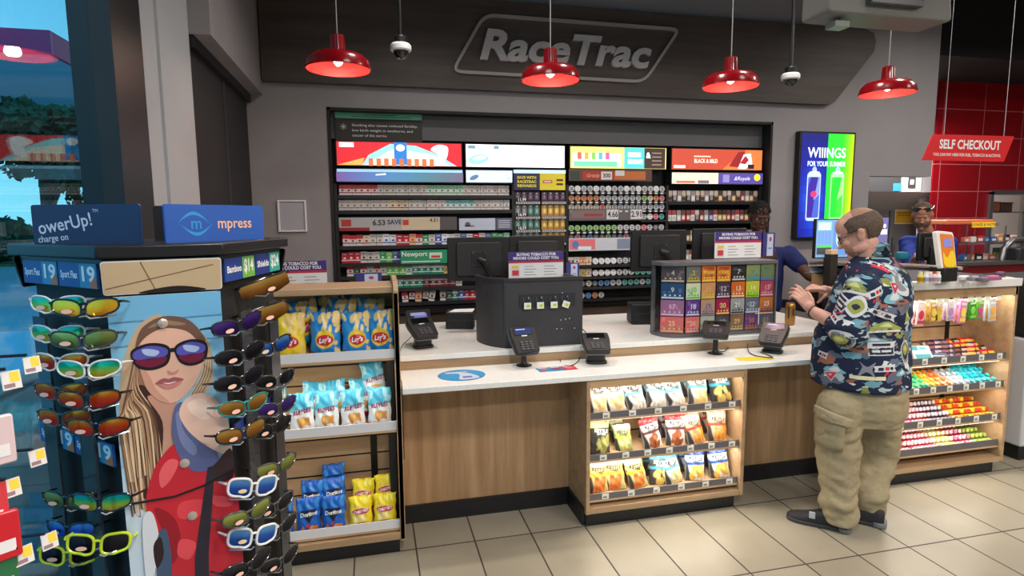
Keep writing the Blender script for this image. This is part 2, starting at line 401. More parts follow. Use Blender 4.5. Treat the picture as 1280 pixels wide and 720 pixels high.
# red tiled wall beyond, with the kitchen pick-up opening
KX0, KX1, KZ0, KZ1, YR = 7.62, 10.4, 1.02, 1.85, 5.95
a = at(1238, 240, Y=YR); KX0 = a.x; KZ1 = a.z
XR = at(1164, 250, Y=YR).x
g = G(); g.box((XR, YR, 0), (KX0, YR+.02, CEIL), REDTILE); g.box((KX0, YR, KZ1), (10.4, YR+.15, CEIL), REDTILE); g.box((KX0, YR, 0), (10.4, YR+.15, KZ0), REDTILE)
struct(g.build('wall_red_tile', smooth=False))
zd = Zat(1230, 102, YR-.06); struct(G().box((XE+.03, YW+.13, zd), (10.4, YR-.002, CEIL), noisy('black_shade_header', (20, 19, 22), 2, 4, .8)).build('trim_shade_header', smooth=False))  # black box added for the dark upper wall, deepened to shade the red tiles
g = G(); t = .03
g.box((KX0-.02, YR-.03, KZ1-t), (10.4, YR+.16, KZ1+.02), STEEL); g.box((KX0-.02, YR-.03, KZ0), (KX0+t, YR+.16, KZ1), STEEL); g.box((KX0-.02, YR-.06, KZ0-.02), (10.4, YR+.16, KZ0+.02), STEEL)
struct(g.build('trim_pickup', smooth=False))
struct(G().box((4.0, 7.6, 0), (10.4, 7.7, CEIL), noisy('kitchen_wall', (206, 204, 200), 3, 3, .6)).build('wall_kitchen', smooth=False))
struct(G().box((3.7, YW+.7, 0), (3.8, 7.6, CEIL), WALLM).build('wall_kitchen_side', smooth=False))
# blind over the side window
bt = thing('black_roller_blind', 'tall black blind panels covering the side window behind the sunglasses display', 'blind', (XL-.03, 4.15, .2))
g = G()
g.box((XL-.02, 3.42, .2), (XL, 4.12, 2.60), M((34, 33, 36), .75)); g.box((XL-.02, 4.16, .2), (XL, 4.88, 2.60), M((34, 33, 36), .75)); g.build('blind_panel', bt, smooth=False)
G().box((XL-.015, 4.12, .2), (XL+.006, 4.135, 2.6), M((52, 51, 54), .5)).box((XL-.015, 4.15, .2), (XL+.006, 4.165, 2.6), M((52, 51, 54), .5)).build('centre_rail', bt, smooth=False)
G().box((XL-.02, 3.42, 2.57), (XL+.03, 4.89, 2.63), BLACK).build('head_rail', bt, smooth=False)

# wood sign panel with chamfered right end, lettering and frame
P0 = [at(*q, Y=4.84) for q in [(330, 100), (1040, 132), (1085, 110), (1096, 48), (1085, 38), (690, 5)]]
zb, zt = 2.722, 3.425
pts = [(-.75, zb), (4.18, zb)]+[(4.18+.16*math.sin(t), zb+.16-.16*math.cos(t)) for t in [R(a) for a in (15, 35, 50)]]
pts += [(4.68, zt-.20), (4.70, zt-.11), (4.67, zt-.03), (4.58, zt), (-.75, zt)]
sp = thing('wood_sign_panel', 'dark wood grain wall panel with slanted rounded right end carrying the store name', 'sign', (2, 4.9, zb))
Tp = face_y((0, 4.895, 0))
G(Tp).prism(pts, 0, .05, WOODD).build('panel_board', sp, bev=.004)
frm = M((158, 152, 149), .45)
fo = [(.70, 2.835), (2.30, 2.825), (2.63, 3.30), (1.02, 3.30)]
fo = [(.655, 2.84), (2.33, 2.832), (2.665, 3.305), (.93, 3.31)]
def rounded(poly, r, n=5):
    out = []
    for i in range(len(poly)):
        p = Vector(poly[i]); a = (Vector(poly[i-1])-p).normalized(); b = (Vector(poly[(i+1) % len(poly)])-p).normalized()
        p1 = p+a*r; p2 = p+b*r
        for k in range(n+1):
            t = k/n; out.append(tuple(p1*(1-t)**2+p*2*t*(1-t)+p2*t*t))
    return out
def ring(g, outer, w, z0, z1, m):
    n = len(outer); c = Vector((sum(p[0] for p in outer)/n, sum(p[1] for p in outer)/n)); inner = []
    for i in range(n):
        p = Vector(outer[i]); d = (Vector(outer[(i+1) % n])-Vector(outer[i-1])).normalized(); nn = Vector((-d.y, d.x))
        if (c-p).dot(nn) < 0: nn = -nn
        inner.append(tuple(p+nn*w))
    vs = [(*p, z) for z in (z0, z1) for p in outer]+[(*p, z) for z in (z0, z1) for p in inner]
    fs = []
    for i in range(n):
        j = (i+1) % n
        fs += [(i, j, n+j, n+i), (2*n+j, 2*n+i, 3*n+i, 3*n+j), (n+i, n+j, 3*n+j, 3*n+i), (j, i, 2*n+i, 2*n+j)]
    g.add(vs, fs, m)
g = G(Tp); ring(g, rounded(fo, .10), .024, .05, .075, frm); part(g.build('sign_frame', sp), 'brushed metal outline with slanted ends')
LET = M((190, 186, 188), .5)
g = G(Tp); g.text('RaceTrac', 1.615, 3.06, .225, LET, .05, bold=.032, shear=.24, width=1.49, depth=.03)
part(g.build('lettering', sp, smooth=False), 'silver bold italic raised letters')

# ------------------------------------------------------------------ counters
YF, YK, YU, YB = 2.90, 3.177, 3.25, 4.29
ZL, ZU = .857, .938
ct = thing('service_counter', 'long wood-fronted service counter with black toe kick under the white worktops', 'counter', (1.6, 3.4, 0))
g = G()
g.box((.12, 3.195, .10), (2.92, 3.24, .825), WOOD); g.build('front_panel', ct, smooth=False)
g = G(); g.box((.12, 3.263, .83), (3.12, 3.30, ZU-.03), WOODH); g.build('riser_strip', ct, smooth=False)
g = G(); g.box((.12, 3.177, 0), (2.92, 3.24, .10), BLACK); g.build('toe_kick', ct, smooth=False)
g = G(); g.box((.12, 4.22, 0), (3.1, 4.26, .9), WOOD); g.build('rear_panel', ct, smooth=False); G().box((-.78, 3.30, 0), (.10, 4.2, .905), WOOD).build('end_base', ct, smooth=False)
tag(G().box((.122, YF-.012, ZL-.03), (2.925, 3.262, ZL), QUARTZ).build('lower_worktop', at_=(1.6, 3.1, ZL-.03), bev=.003), 'white quartz customer ledge, the lower of the two long worktops', 'worktop')
tag(G().box((.122, YU, ZU-.03), (3.12, YB, ZU), QUARTZ).box((-.80, 3.285, ZU-.03), (.122, YB, ZU), QUARTZ).build('upper_worktop', at_=(1.6, 3.8, ZU-.03), bev=.003), 'white quartz cashier worktop, the higher and deeper of the two', 'worktop')

LEDC = (255, 246, 230)
def led(parent, x0, x1, y, z, power, i):
    G().box((x0, y-.008, z-.006), (x1, y+.008, z), M(LEDC, .5, emit=4)).build('light_strip', parent, smooth=False)
    o = area('shelf_light', ((x0+x1)/2, y, z-.008), power, x1-x0, LEDC, .02, rot=(R(-12), 0, 0)); o.name = 'shelf_led_light'
TAGM = M((238, 236, 225), .6); TAGY = M((250, 225, 90), .6)
def shelf_unit(name, label, x0, x1, zt, lips, side, tags, yb, lipm, lipH=.035, kickx=None, top=True):
    t = thing(name, label, 'display shelf', ((x0+x1)/2, YF+.1, 0))
    th = .022
    g = G(); g.box((x0+th, yb-.02, .10), (x1-th, yb, zt), WOODL)
    slot = M((30, 26, 22), .8)
    z = .22
    while z < zt-.05: g.box((x0+th, yb-.0215, z), (x1-th, yb-.019, z+.008), slot); z += .10
    g.box((x1-.16, yb-.024, .2), (x1-.125, yb-.018, zt-.1), BLACK)
    g.build('slat_back', t, smooth=False)
    for sx in (x0, x1-th):
        G().box((sx, YF, .068), (sx+th, yb, zt), WOODH).build('side_panel', t, bev=.002)
    G().box((x0+th, YF+.004, .068), (x1-th, yb, .10), WOODH).build('bottom_rail', t, smooth=False)
    kx0, kx1 = kickx or (x0+.005, x1-.05)
    G().box((kx0, YF+.012, 0), (kx1, yb-.02, .07), BLACK).build('kick_plate', t, smooth=False)
    for i, z in enumerate(lips):
        g = G(); yl = YF+.025
        g.box((x0+th, yl, z-lipH), (x1-th, yl+.006, z), lipm)
        # tray floor sloping up to the back
        g.add([(x0+th, yl, z-lipH), (x1-th, yl, z-lipH), (x1-th, yb-.02, z-lipH+.05), (x0+th, yb-.02, z-lipH+.05), (x0+th, yl, z-lipH-.012), (x1-th, yl, z-lipH-.012), (x1-th, yb-.02, z-lipH+.038), (x0+th, yb-.02, z-lipH+.038)],
              [(0, 1, 2, 3), (7, 6, 5, 4), (0, 4, 5, 1), (3, 2, 6, 7)], WOODL)
        sh = g.build('shelf_tray', t, smooth=False)
        n = tags[i]
        for k in range(n):
            xx = x0+th+(k+.65)*(x1-x0-2*th)/n
            part(G().box((xx-.02, yl-.003, z-lipH+.002), (xx+.02, yl-.0005, z-.004), TAGM).box((xx-.014, yl-.0035, z-lipH+.007), (xx+.008, yl-.003, z-.016), M((150, 150, 140), .7)).build('price_tag', sh, smooth=False), 'small white shelf price tag')
    return t
LIPM = M((112, 110, 114), .4, .3)
mc = shelf_unit('snack_shelf', 'light wood snack display built into the middle of the counter with lit bag shelves', 1.095, 2.07, .826, (.635, .397, .170), None, (6, 7, 6), 3.19, LIPM, kickx=(1.10, 2.02))
G().box((1.08, 2.925, .0), (1.1, 3.19, .10), BLACK).build('side_kick', mc, smooth=False)
G().box((1.117, YF+.002, .78), (2.048, YF+.03, .826), WOODL).build('top_rail', mc, smooth=False)
for i, z in enumerate((.818, .583, .347)): led(mc, 1.14, 2.03, YF+.06, z, 2.1, i)
# left tall chip shelf
ls = shelf_unit('chip_shelf', 'tall light wood chip bag shelf with white ledges at the left counter end', -.82, .118, 1.335, (1.055, .685, .165), None, (0, 0, 0), 3.22, M((226, 226, 228), .4), .045, kickx=(-.815, .09))
G().box((-.82, 2.95, 1.33), (.118, 3.24, 1.362), WOODH).build('top_cap', ls, bev=.003)
sd = G(); pr_ = [(YF, .06), (3.26, .06), (3.26, 1.39), (3.10, 1.40), (2.94, 1.385), (YF, 1.345)]
sd.prism(pr_, .095, .120, WOODH, Matrix(((0, 0, 1, 0), (1, 0, 0, 0), (0, 1, 0, 0), (0, 0, 0, 1)))); sd.build('end_panel', ls, bev=.003)
G().box((.055, 3.0, .12), (.09, 3.2, 1.2), BLACK).build('upright', ls, smooth=False)
for i, z in enumerate((1.0, .64)): led(ls, -.78, .06, YF+.05, z, 1.6, i)
# right candy unit: tall with lit shelves and curved end
RCX0, RCX1 = 2.93, 4.02
rc = shelf_unit('candy_shelf', 'tall lit candy display at the right counter end behind the customer', RCX0, RCX1, 1.235, (.800, .612, .392, .212), None, (7, 8, 7, 0), 3.26, LIPM, .042, kickx=(2.95, 3.952))
for i, z in enumerate((1.21, .745, .56, .335)): led(rc, RCX0+.05, RCX1-.05, YF+.05, z, (3.4, 1.9, 1.7, 1.5)[i], i)
g = G(); g.box((RCX0, YF+.0, 1.18), (RCX1, YF+.02, 1.24), WOODH); g.build('header_rail', rc, smooth=False)
# worktop of right island: white rim with rounded corner running back
isl = thing('island_worktop', 'raised right-hand counter top with white front edge and rounded dark back rail', 'worktop', (3.5, 3.6, 1.24))
out = [(3.1, YF-.02), (RCX1-.0, YF-.02)]+[(RCX1-.10+.12*math.sin(t), YF+.1-.12*math.cos(t)) for t in [R(a) for a in (40, 65, 90)]]+[(RCX1+.02, 3.3)]+[(3.42+.60*math.cos(t), 3.3+.75*math.sin(t)) for t in [R(a) for a in range(10, 91, 10)]]+[(3.75, 4.05)]
g = G(); g.prism(out, 1.238, 1.288, M((225, 222, 220), .35)); g.build('white_edge', isl, bev=.003)
inn = [(3.42+(x-3.42)*.93, 3.4+(y-3.4)*.86) for x, y in out]
G().prism(inn, 1.286, 1.292, M((52, 48, 50), .4)).build('dark_mat', isl)
g = G(); ro = [p for p in out if p[1] > 3.2]; g.tube([(x, y, 1.315) for x, y in ro], .012, M((168, 150, 138), .4), 8); g.build('back_rail', isl)
g = G(); body = [(3.25, 3.28), (RCX1-.02, 3.28), (RCX1-.03, 3.4)]+[(3.40+.57*math.cos(t), 3.3+.7*math.sin(t)) for t in [R(a) for a in range(20, 91, 14)]]+[(3.75, 3.99)]
g.prism(body, .0, 1.24, WOOD); g.build('island_body', rc)

# ------------------------------------------------------------------ ceiling fixtures
for i, (x, y) in enumerate(CEILING_LIGHTS):
    t = thing('ceiling_downlight', 'round white downlight, %s from the windows in the %s ceiling row' % (ORD[i % 4], {-1.6: 'entrance side', .5: 'middle', 2.45: 'customer side', 3.6: 'counter side'}[y]), 'ceiling light', (x, y, 3.6), group='downlights over the shop floor')
    G().lathe([(.30, 3.6), (.30, 3.72), (.22, 3.76), (.012, 3.78), (.012, CEIL-.005)], M((215, 215, 215), .4), 24, Matrix.Translation((x, y, 0))).build('housing', t)
for i, x in enumerate((.45, 1.65, 2.85, 4.05)):
    t = thing('counter_downlight', 'small white downlight above the counter edge, %s from left' % ORD[i], 'ceiling light', (x, 3.45, 3.6), group='downlights over the counter')
    G().lathe([(.10, 3.6), (.10, 3.74), (.012, 3.76), (.012, CEIL-.005)], M((215, 215, 215), .4), 20, Matrix.Translation((x, 3.45, 0))).build('housing', t)
RED = M((128, 6, 18), .2, coat=.5); REDIN = M((236, 36, 34), .5)
LAMPS = [((423, 84), 'leftmost'), ((688, 98), 'second from left'), ((913, 106), 'third from left'), ((1109, 115), 'rightmost')]
for (q, wd) in LAMPS:
    p = at(q[0], q[1], Y=3.5); x, y, z = p.x, p.y, p.z-.015
    t = thing('pendant_lamp', 'glossy red barn pendant lamp, %s of the four red pendants' % wd, 'lamp', (x, y, z), group=None)
    T0 = Matrix.Translation((x, y, z))
    prof = [(.172, 0), (.178, .006), (.168, .045), (.140, .075), (.075, .092), (.042, .100), (.038, .180), (.030, .186), (.006, .19)]
    G(T0).lathe(prof, RED, 40, caps=False).build('shade', t, angle=50)
    pin = [(.170, .001), (.162, .042), (.135, .070), (.072, .086), (.03, .092), (0, .092)]
    gi = G(T0); gi.lathe(pin, REDIN, 40, caps=False); gi.build('shade_lining', t, angle=60)
    G(T0).ball((0, 0, .052), (.026, .026, .03), M((255, 240, 220), .4, emit=30)).build('bulb', t)
    G().tube([(x, y, z+.19), (x, y, CEIL-.001)], .0035, M((150, 148, 145), .5), 6).build('cord', t)
    lo = bpy.data.lights.new('pendant_bulb_light', 'POINT'); lo.energy = 3.5; lo.color = lin((255, 235, 210)); lo.shadow_soft_size = .025
    ob = bpy.data.objects.new('pendant_bulb_light', lo); ob.location = (x, y, z+.015); C.objects.link(ob)
for q, wd in (((501, 62), 'left of the store name'), ((988, 98), 'right of the store name')):
    p = at(*q, Y=3.9); x, y, z = p
    t = thing('dome_camera', 'white and black dome security camera on a black pole, %s' % wd, 'security camera', (x, y, z-.05))
    T0 = Matrix.Translation((x, y, z))
    G(T0).lathe([(.058, -.012), (.066, -.004), (.066, .022), (.055, .034), (.03, .036)], M((228, 228, 228), .35), 28).build('collar_ring', t)
    G(T0).lathe([(0, -.06), (.025, -.055), (.043, -.036), (.05, -.01), (.05, 0)], M((12, 12, 14), .05, coat=1), 28).build('dome', t)
    G(T0).lathe([(.04, .034), (.042, .07), (.034, .082), (.02, .085)], M((24, 24, 26), .4), 24).build('mount_cup', t)
    G().tube([(x, y, z+.08), (x, y, CEIL-.001)], .012, M((18, 18, 20), .4), 10).build('pole', t)
# ceiling-hung equipment housing seen from behind
HY = 2.95; p = [at(*q, Y=HY) for q in [(1035, -30), (1036, 14), (1190, 27), (1178, -30)]]
t = thing('hanging_display_housing', 'grey hanging display housing cut off by the top of the picture', 'display', (p[1].x+.4, HY, p[1].z))
zb_ = (p[1].z+p[2].z)/2; xa, xb = p[1].x, p[2].x
hb = M((116, 114, 110), .5)
G(face_y((0, HY, 0))).prism(rounded([(xa, zb_), (xb, zb_-.0), (xb-.06, zb_+.42), (xa+.01, zb_+.42)], .03), -.22, .0, hb).build('shell', t, bev=.008)
G().box((xa+.24, HY-.045, zb_+.05), (xa+.6, HY, zb_+.3), M((90, 90, 92), .3, .4)).build('back_box', t, bev=.005)
G().tube([(xa+.5, HY-.05, zb_+.3), (xa+.54, HY-.065, zb_+.1), (xa+.62, HY-.065, zb_+.09), (xa+.64, HY-.05, zb_+.3)], .008, M((190, 190, 190), .4), 8).build('cable', t)
G().box((xa+.10, HY+.06, zb_-.055), (xa+.2, HY+.14, zb_-.02), M((140, 140, 136), .4)).cyl((xa+.15, HY+.1, zb_-.025), (xa+.15, HY+.1, zb_+.01), .015, hb).build('sensor', t, bev=.003)
for dx in (.15, .85): G().cyl((xa+dx*(xb-xa), HY+.12, zb_+.40), (xa+dx*(xb-xa), HY+.12, CEIL-.001), .02, BLACK).build('hanger', t)
# self checkout sign
pp = [at(*q, Y=3.5) for q in [(1167, 168), (1268, 170), (1255, 202), (1153, 200)]]
t = thing('hanging_sign', 'red slanted hanging sign with white lettering for the self checkout', 'sign', (4.25, 3.5, 2.08))
Ts = face_y((0, 3.5, 0))
G(Ts).prism(rounded([(pp[3].x, 2.081), (pp[2].x, 2.079), (pp[1].x, 2.266), (pp[0].x, 2.264)], .012), -.008, 0, M((225, 36, 40), .45)).build('panel', t)
part(G(Ts).text('SELF CHECKOUT', 4.27, 2.193, .062, M((250, 250, 250), .5), .001, bold=.03, width=.56).text('YOU CAN PAY HERE FOR FUEL, TOBACCO & ALCOHOL', 4.25, 2.122, .02, M((250, 245, 245), .5), .001, bold=.02, width=.62).build('lettering', t, smooth=False), 'white capital letters')
for x in (4.03, 4.58): G().cyl((x, 3.505, 2.26), (x, 3.505, CEIL-.001), .0018, LGREY, 6).build('wire', t)

# ================================================================== tobacco wall
YP = 5.0                                     # plane of the pack fronts
BK = M((24, 24, 26), .5); TRAY = M((30, 30, 32), .35)
tf = thing('tobacco_wall_fixture', 'black steel tobacco wall fixture filling the recess behind the counter', 'shelving', (1.7, 5.3, 0))
XS = [-.262, 1.20, 1.685, 2.649, 3.62]
G().box((RX0+.02, 5.12, .9), (RX1-.02, 5.16, 2.33), BK).build('back_board', tf, smooth=False)
G().box((RX0+.02, 5.06, 0), (RX1-.02, 5.16, .9), M((110, 92, 78), .6)).build('base_board', tf, smooth=False)
for x in XS: G().box((x-.012, YP-.02, .92), (x+.012, 5.12, 1.98), BK).build('upright', tf, smooth=False)
G().box((RX0+.03, YP+.0, .90), (RX1-.03, 5.13, .96), BK).build('bottom_shelf', tf, smooth=False)
def em(c, s): return M(c, .4, emit=s*.88)
def shelf(x0, x1, z, tags=True, lip=.03):
    g = G(); g.box((x0+.012, YP-.012, z-.008), (x1-.012, 5.12, z), TRAY); g.box((x0+.012, YP-.03, z-lip), (x1-.012, YP-.012, z), M((44, 44, 47), .25))
    return g.build('shelf', tf, smooth=False)
def lightbox(name, label, x0, x1, z0, z1, fn, curve=0, y=None):
    y = YP-.03 if y is None else y
    t = thing(name, label, 'light box sign', ((x0+x1)/2, y, z0))
    G().box((x0, y, z0), (x1, y+.12, z1), BK).build('housing', t, bev=.003)
    g = G(face_y((x0, y-.002, z0))); fn(g, x1-x0, z1-z0); g.build('lit_graphic', t, smooth=False)
    return t
def lb_red(g, W, H):
    e = 1.1
    g.rect(.01, .008, W-.01, H-.008, em((214, 36, 48), e))
    g.sheet([(.2*W, .01), (.95*W, .01), (.78*W, .55*H), (.62*W, .85*H), (.42*W, .9*H), (.25*W, .45*H)], em((150, 215, 225), e), .001)
    g.sheet([(.22*W, .01), (.9*W, .01), (.75*W, .5*H), (.45*W, .72*H)], em((235, 225, 205), e), .002)
    g.rect(.45*W, .08*H, .55*W, .97*H, em((40, 120, 200), e), .003); g.ell(.5*W, .75*H, .035*W, .14*H, em((220, 235, 245), e), .004)
    for k in range(9): g.rect((.25+.06*k)*W, .02*H, (.285+.06*k)*W, .32*H, em((205, 110, 70), e), .0035)
    g.sheet(spline([(.78*W, .2*H), (.86*W, .3*H), (.88*W, .8*H), (.8*W, .9*H), (.74*W, .7*H), (.8*W, .5*H)]), em((245, 240, 240), e), .004)
    g.rect(.03*W, .75*H, .14*W, .93*H, em((255, 255, 255), e), .003); g.sheet([(.01, .01), (.2*W, .01), (.22*W, .35*H)], em((240, 170, 90), e), .0015)
def lb_white(g, W, H):
    e = 1.15
    g.rect(.01, .008, W-.01, H-.008, em((250, 252, 255), e)); g.ell(.13*W, .35*H, .10*W, .2*H, em((140, 215, 220), e), .002, a=.15); g.ell(.14*W, .4*H, .07*W, .1*H, em((190, 232, 235), e), .003, a=.15)
    g.rect(.03*W, .78*H, .33*W, .92*H, em((110, 140, 160), e), .002); g.rect(.10*W, .8*H, .28*W, .9*H, em((225, 235, 240), e), .003)
def lb_yellow(g, W, H):
    e = 1.1
    g.rect(.01, .008, W-.01, H-.008, em((250, 236, 120), e)); g.rect(.03, .02, .52*W, H-.06, em((250, 250, 230), e), .001)
    g.rect(.04, .10*H, .48*W, .34*H, em((110, 200, 165), e), .002)
    for k, c in enumerate([(230, 90, 80), (240, 160, 60), (120, 190, 90), (90, 170, 210), (200, 90, 160)]): g.rect((.08+.07*k)*W, .42*H, (.12+.07*k)*W, .72*H, em(c, e), .002)
    g.rect(.55*W, .01, .76*W, H-.01, em((80, 190, 195), e), .001); g.rect(.59*W, .55*H, .72*W, .75*H, em((230, 250, 250), e), .002); g.rect(.59*W, .25*H, .74*W, .45*H, em((230, 250, 250), e), .002)
    g.rect(.76*W, .01, .98*W, H-.01, em((58, 44, 40), .8), .001); g.text('&', .80*W, .62*H, .05, em((255, 255, 255), e), .003, bold=.02)
    for k in range(4): g.rect(.84*W, (.2+.17*k)*H, .94*W, (.25+.17*k)*H, em((150, 130, 120), .8), .002)
def lb_orange(g, W, H):
    e = 1.0
    g.rect(.01, .008, W-.01, H-.008, em((186, 70, 50), e)); g.sheet([(.55*W, .01), (W-.012, .01), (W-.012, H-.01), (.8*W, H-.01)], em((226, 120, 60), e), .001)
    g.text('BLACK & MILD', .37*W, .42*H, .035, em((255, 240, 225), e), .002, bold=.02, width=.25*W); g.rect(.24*W, .6*H, .42*W, .66*H, em((240, 200, 180), e), .002)
    g.rect(.03*W, .1*H, .15*W, .22*H, em((250, 245, 240), e), .002)
    g.sheet([(.62*W, .2*H), (.72*W, .85*H), (.8*W, .9*H), (.74*W, .15*H)], em((140, 30, 34), e), .002); g.sheet([(.72*W, .1*H), (.78*W, .75*H), (.86*W, .8*H), (.88*W, .3*H), (.8*W, .08*H)], em((240, 240, 245), e), .003)
    g.sheet([(.74*W, .35*H), (.8*W, .7*H), (.84*W, .5*H), (.8*W, .3*H)], em((160, 30, 40), e), .004); g.rect(.83*W, .02, .9*W, .3*H, em((40, 30, 30), .6), .004)
lightbox('light_box', 'long lit red tobacco banner with blue ribbon at the left end of the top row', -.25, .765, 2.115, 2.315, lb_red)
lightbox('light_box', 'white glowing banner with pale teal pods, second from left in the top row', .785, 1.665, 2.115, 2.315, lb_white)
lightbox('light_box', 'lit yellow, teal and dark brown banner, third from left in the top row', 1.70, 2.63, 2.115, 2.315, lb_yellow)
lightbox('light_box', 'lit red and orange cigar banner at the right end of the top row', 2.67, 3.62, 2.115, 2.315, lb_orange)
def lb2_blue(g, W, H):
    for k in range(48):
        u = k/47; c = (int(120-150*u+140*u*u), int(96+40*math.sin(3*u)), int(160+26*math.sin(5*u))); g.rect(W*k/48+.0, .008, W*(k+1)/48, H-.03, em(c, .8))
    g.rect(.005, H-.03, W-.005, H-.008, em((150, 200, 230), .9), .001); g.sheet([(.3*W, .5*H), (.38*W, .55*H), (.38*W, .66*H), (.3*W, .58*H)], em((230, 240, 250), 1), .002)
def lb2_pale(g, W, H):
    g.rect(.005, .008, W-.005, H-.008, em((198, 222, 246), 1)); g.ell(.18*W, .42*H, .1*W, .16*H, em((90, 120, 165), .8), .002, a=.4); g.rect(.88*W, .35*H, .95*W, .4*H, em((130, 150, 180), .8), .002)
def lb2_cream(g, W, H):
    g.rect(.005, .008, .50*W, H-.008, em((244, 222, 190), 1)); g.rect(.05*W, .12*H, .25*W, .3*H, em((190, 110, 90), .9), .002); g.rect(.28*W, .1*H, .4*W, .35*H, em((120, 110, 130), .8), .002)
    g.rect(.5*W, .008, W-.005, H-.008, em((84, 70, 150), .9)); g.text('&Royale', .76*W, .5*H, .035, em((230, 225, 250), 1), .002, shear=.3); g.ell(.93*W, .6*H, .035*W, .28*H, em((250, 225, 50), 1), .002); g.rect(.55*W, .2*H, .62*W, .8*H, em((140, 130, 190), .9), .002)
lightbox('light_box', 'lit blue and violet gradient strip under the red banner', -.25, .765, 1.985, 2.10, lb2_blue, y=YP-.045)
lightbox('light_box', 'pale blue lit strip with a dark oval pod under the white banner', .785, 1.19, 1.985, 2.10, lb2_pale, y=YP-.045)
lightbox('light_box', 'cream and purple lit strip with a round yellow badge under the orange banner', 2.67, 3.62, 1.985, 2.10, lb2_cream, y=YP-.045)
def sign(name, label, px, Y, fn, cat='sign', tilt=0, th=.006, back=BK):
    """px = (x0,y0,x1,y1) pixel box on plane Y"""
    a = at(px[0], px[3], Y=Y); b = at(px[2], px[1], Y=Y); a2 = at(px[0], px[1], Y=Y)
    W = b.x-a.x; H = a2.z-a.z
    t = thing(name, label, cat, (a.x+W/2, Y, a.z)); T = face_y((a.x, Y, a.z), 0, tilt)
    G(T).box((0, 0, -th), (W, H, 0), back).build('backing', t, bev=.001)
    g = G(T); fn(g, W, H); g.build('printed_face', t, smooth=False); return t
def s_rewards(g, W, H):
    g.rect(.004, .004, .5*W, H-.03, M((52, 50, 92), .5), .001)
    for k, s in enumerate(('SAVE WITH', 'RACETRAC', 'REWARDS')): g.text(s, .25*W, H*(.62-.2*k), .022, M((246, 230, 70), .5), .002, bold=.04, width=.36*W)
    g.rect(.5*W, .004, W-.004, H-.03, M((240, 222, 60), .5), .001); g.rect(0, H-.03, W, H, em((190, 215, 240), .8), .001)
    g.rect(.56*W, .36*H, .74*W, .5*H, M((200, 80, 90), .5), .002); g.rect(.58*W, .40*H, .72*W, .46*H, WHITE, .003); g.rect(.82*W, .46*H, .95*W, .56*H, M((70, 60, 40), .5), .002); g.rect(.82*W, .26*H, .95*W, .36*H, M((70, 60, 40), .5), .002)
sign('promo_sign', 'navy and yellow rewards sign with bold yellow capitals on the middle column', (642, 212, 707, 238), YP-.03, s_rewards)
def s_grizzly(g, W, H):
    g.rect(0, 0, W, H, M((96, 66, 60), .4), .001); g.rect(.02*W, .08*H, .12*W, .8*H, M((46, 70, 60), .5), .002); g.rect(.16*W, .1*H, .58*W, .85*H, M((176, 56, 44), .45), .002)
    g.text('Grizzly', .28*W, .45*H, .03, M((235, 200, 180), .5), .003, shear=.3); g.rect(.38*W, .12*H, .51*W, .8*H, M((225, 225, 225), .5), .003); g.text('300', .445*W, .45*H, .036, M((40, 40, 40), .5), .004, bold=.02)
    g.rect(.54*W, .12*H, .92*W, .85*H, M((196, 112, 60), .45), .0025); g.rect(.55*W, .45*H, .66*W, .9*H, M((215, 215, 220), .5), .004)
sign('promo_sign', 'brown and red dip brand strip with white price card below the yellow banner', (711, 211, 815, 226), YP-.03, s_grizzly)
def s_653(g, W, H):
    g.rect(0, 0, W, H, M((176, 176, 180), .25), .001); g.rect(.02*W, .35*H, .10*W, .85*H, M((180, 60, 50), .5), .002); g.rect(0, 0, .25*W, .25*H, M((150, 40, 46), .4), .002)
    g.text('6.53', .33*W, .58*H, .042, M((50, 50, 54), .5), .002, bold=.03); g.text('SAVE', .46*W, .62*H, .036, M((50, 60, 90), .5), .002, bold=.03)
    g.rect(.52*W, .05*H, .85*W, .95*H, M((202, 188, 158), .4), .0015); g.rect(.53*W, .4*H, .58*W, .8*H, M((190, 60, 60), .5), .003); g.text('4.31', .8*W, .75*H, .03, M((60, 60, 60), .5), .003, bold=.02); g.rect(.85*W, 0, W, H, M((84, 80, 82), .4), .0015)
sign('shelf_banner', 'wide grey promotional card reading SAVE under the two top pack shelves', (424, 272, 571, 289), YP-.03, s_653)
def s_ash(g, W, H):
    g.rect(0, 0, .68*W, H, M((186, 196, 214), .3), .001); g.ell(.16*W, .5*H, .05*W, .2*H, M((90, 90, 96), .5), .002); g.rect(.1*W, .3*H, .28*W, .42*H, M((100, 100, 106), .5), .002)
    g.rect(.7*W, 0, W, H, M((96, 100, 118), .4), .001)
    for k in range(4): g.rect(.74*W, (.2+.18*k)*H, .96*W, (.28+.18*k)*H, M((190, 196, 214), .5), .002)
sign('shelf_banner', 'pale blue grey promotional card beside the vapor boxes', (574, 273, 640, 288), YP-.03, s_ash)
def s_newport(g, W, H):
    g.rect(0, 0, W, H, M((40, 146, 104), .35), .001); g.text('Newport', .28*W, .70*H, .04, WHITE, .002, bold=.01); g.rect(.58*W, .35*H, .84*W, .8*H, M((200, 220, 205), .5), .002); g.rect(.62*W, .42*H, .8*W, .58*H, M((190, 60, 50), .5), .003); g.rect(.02*W, .1*H, .8*W, .2*H, M((190, 225, 205), .4), .002)
sign('shelf_banner', 'green cigarette brand banner with white name left of the first monitor', (501, 313, 562, 330), YP-.03, s_newport)
def s_466(g, W, H):
    g.rect(0, 0, W, H, M((104, 98, 100), .3), .001); g.rect(.03*W, .2*H, .48*W, .85*H, M((130, 110, 112), .35), .002); g.rect(.2*W, .35*H, .45*W, .6*H, M((150, 60, 66), .5), .003)
    for x, s in ((.59, '4.66'), (.92, '2.91')): g.rect((x-.085)*W, .1*H, (x+.075)*W, .92*H, M((210, 210, 212), .5), .003); g.text(s, x*W, .5*H, .05, M((40, 40, 44), .5), .004, bold=.02, width=.14*W)
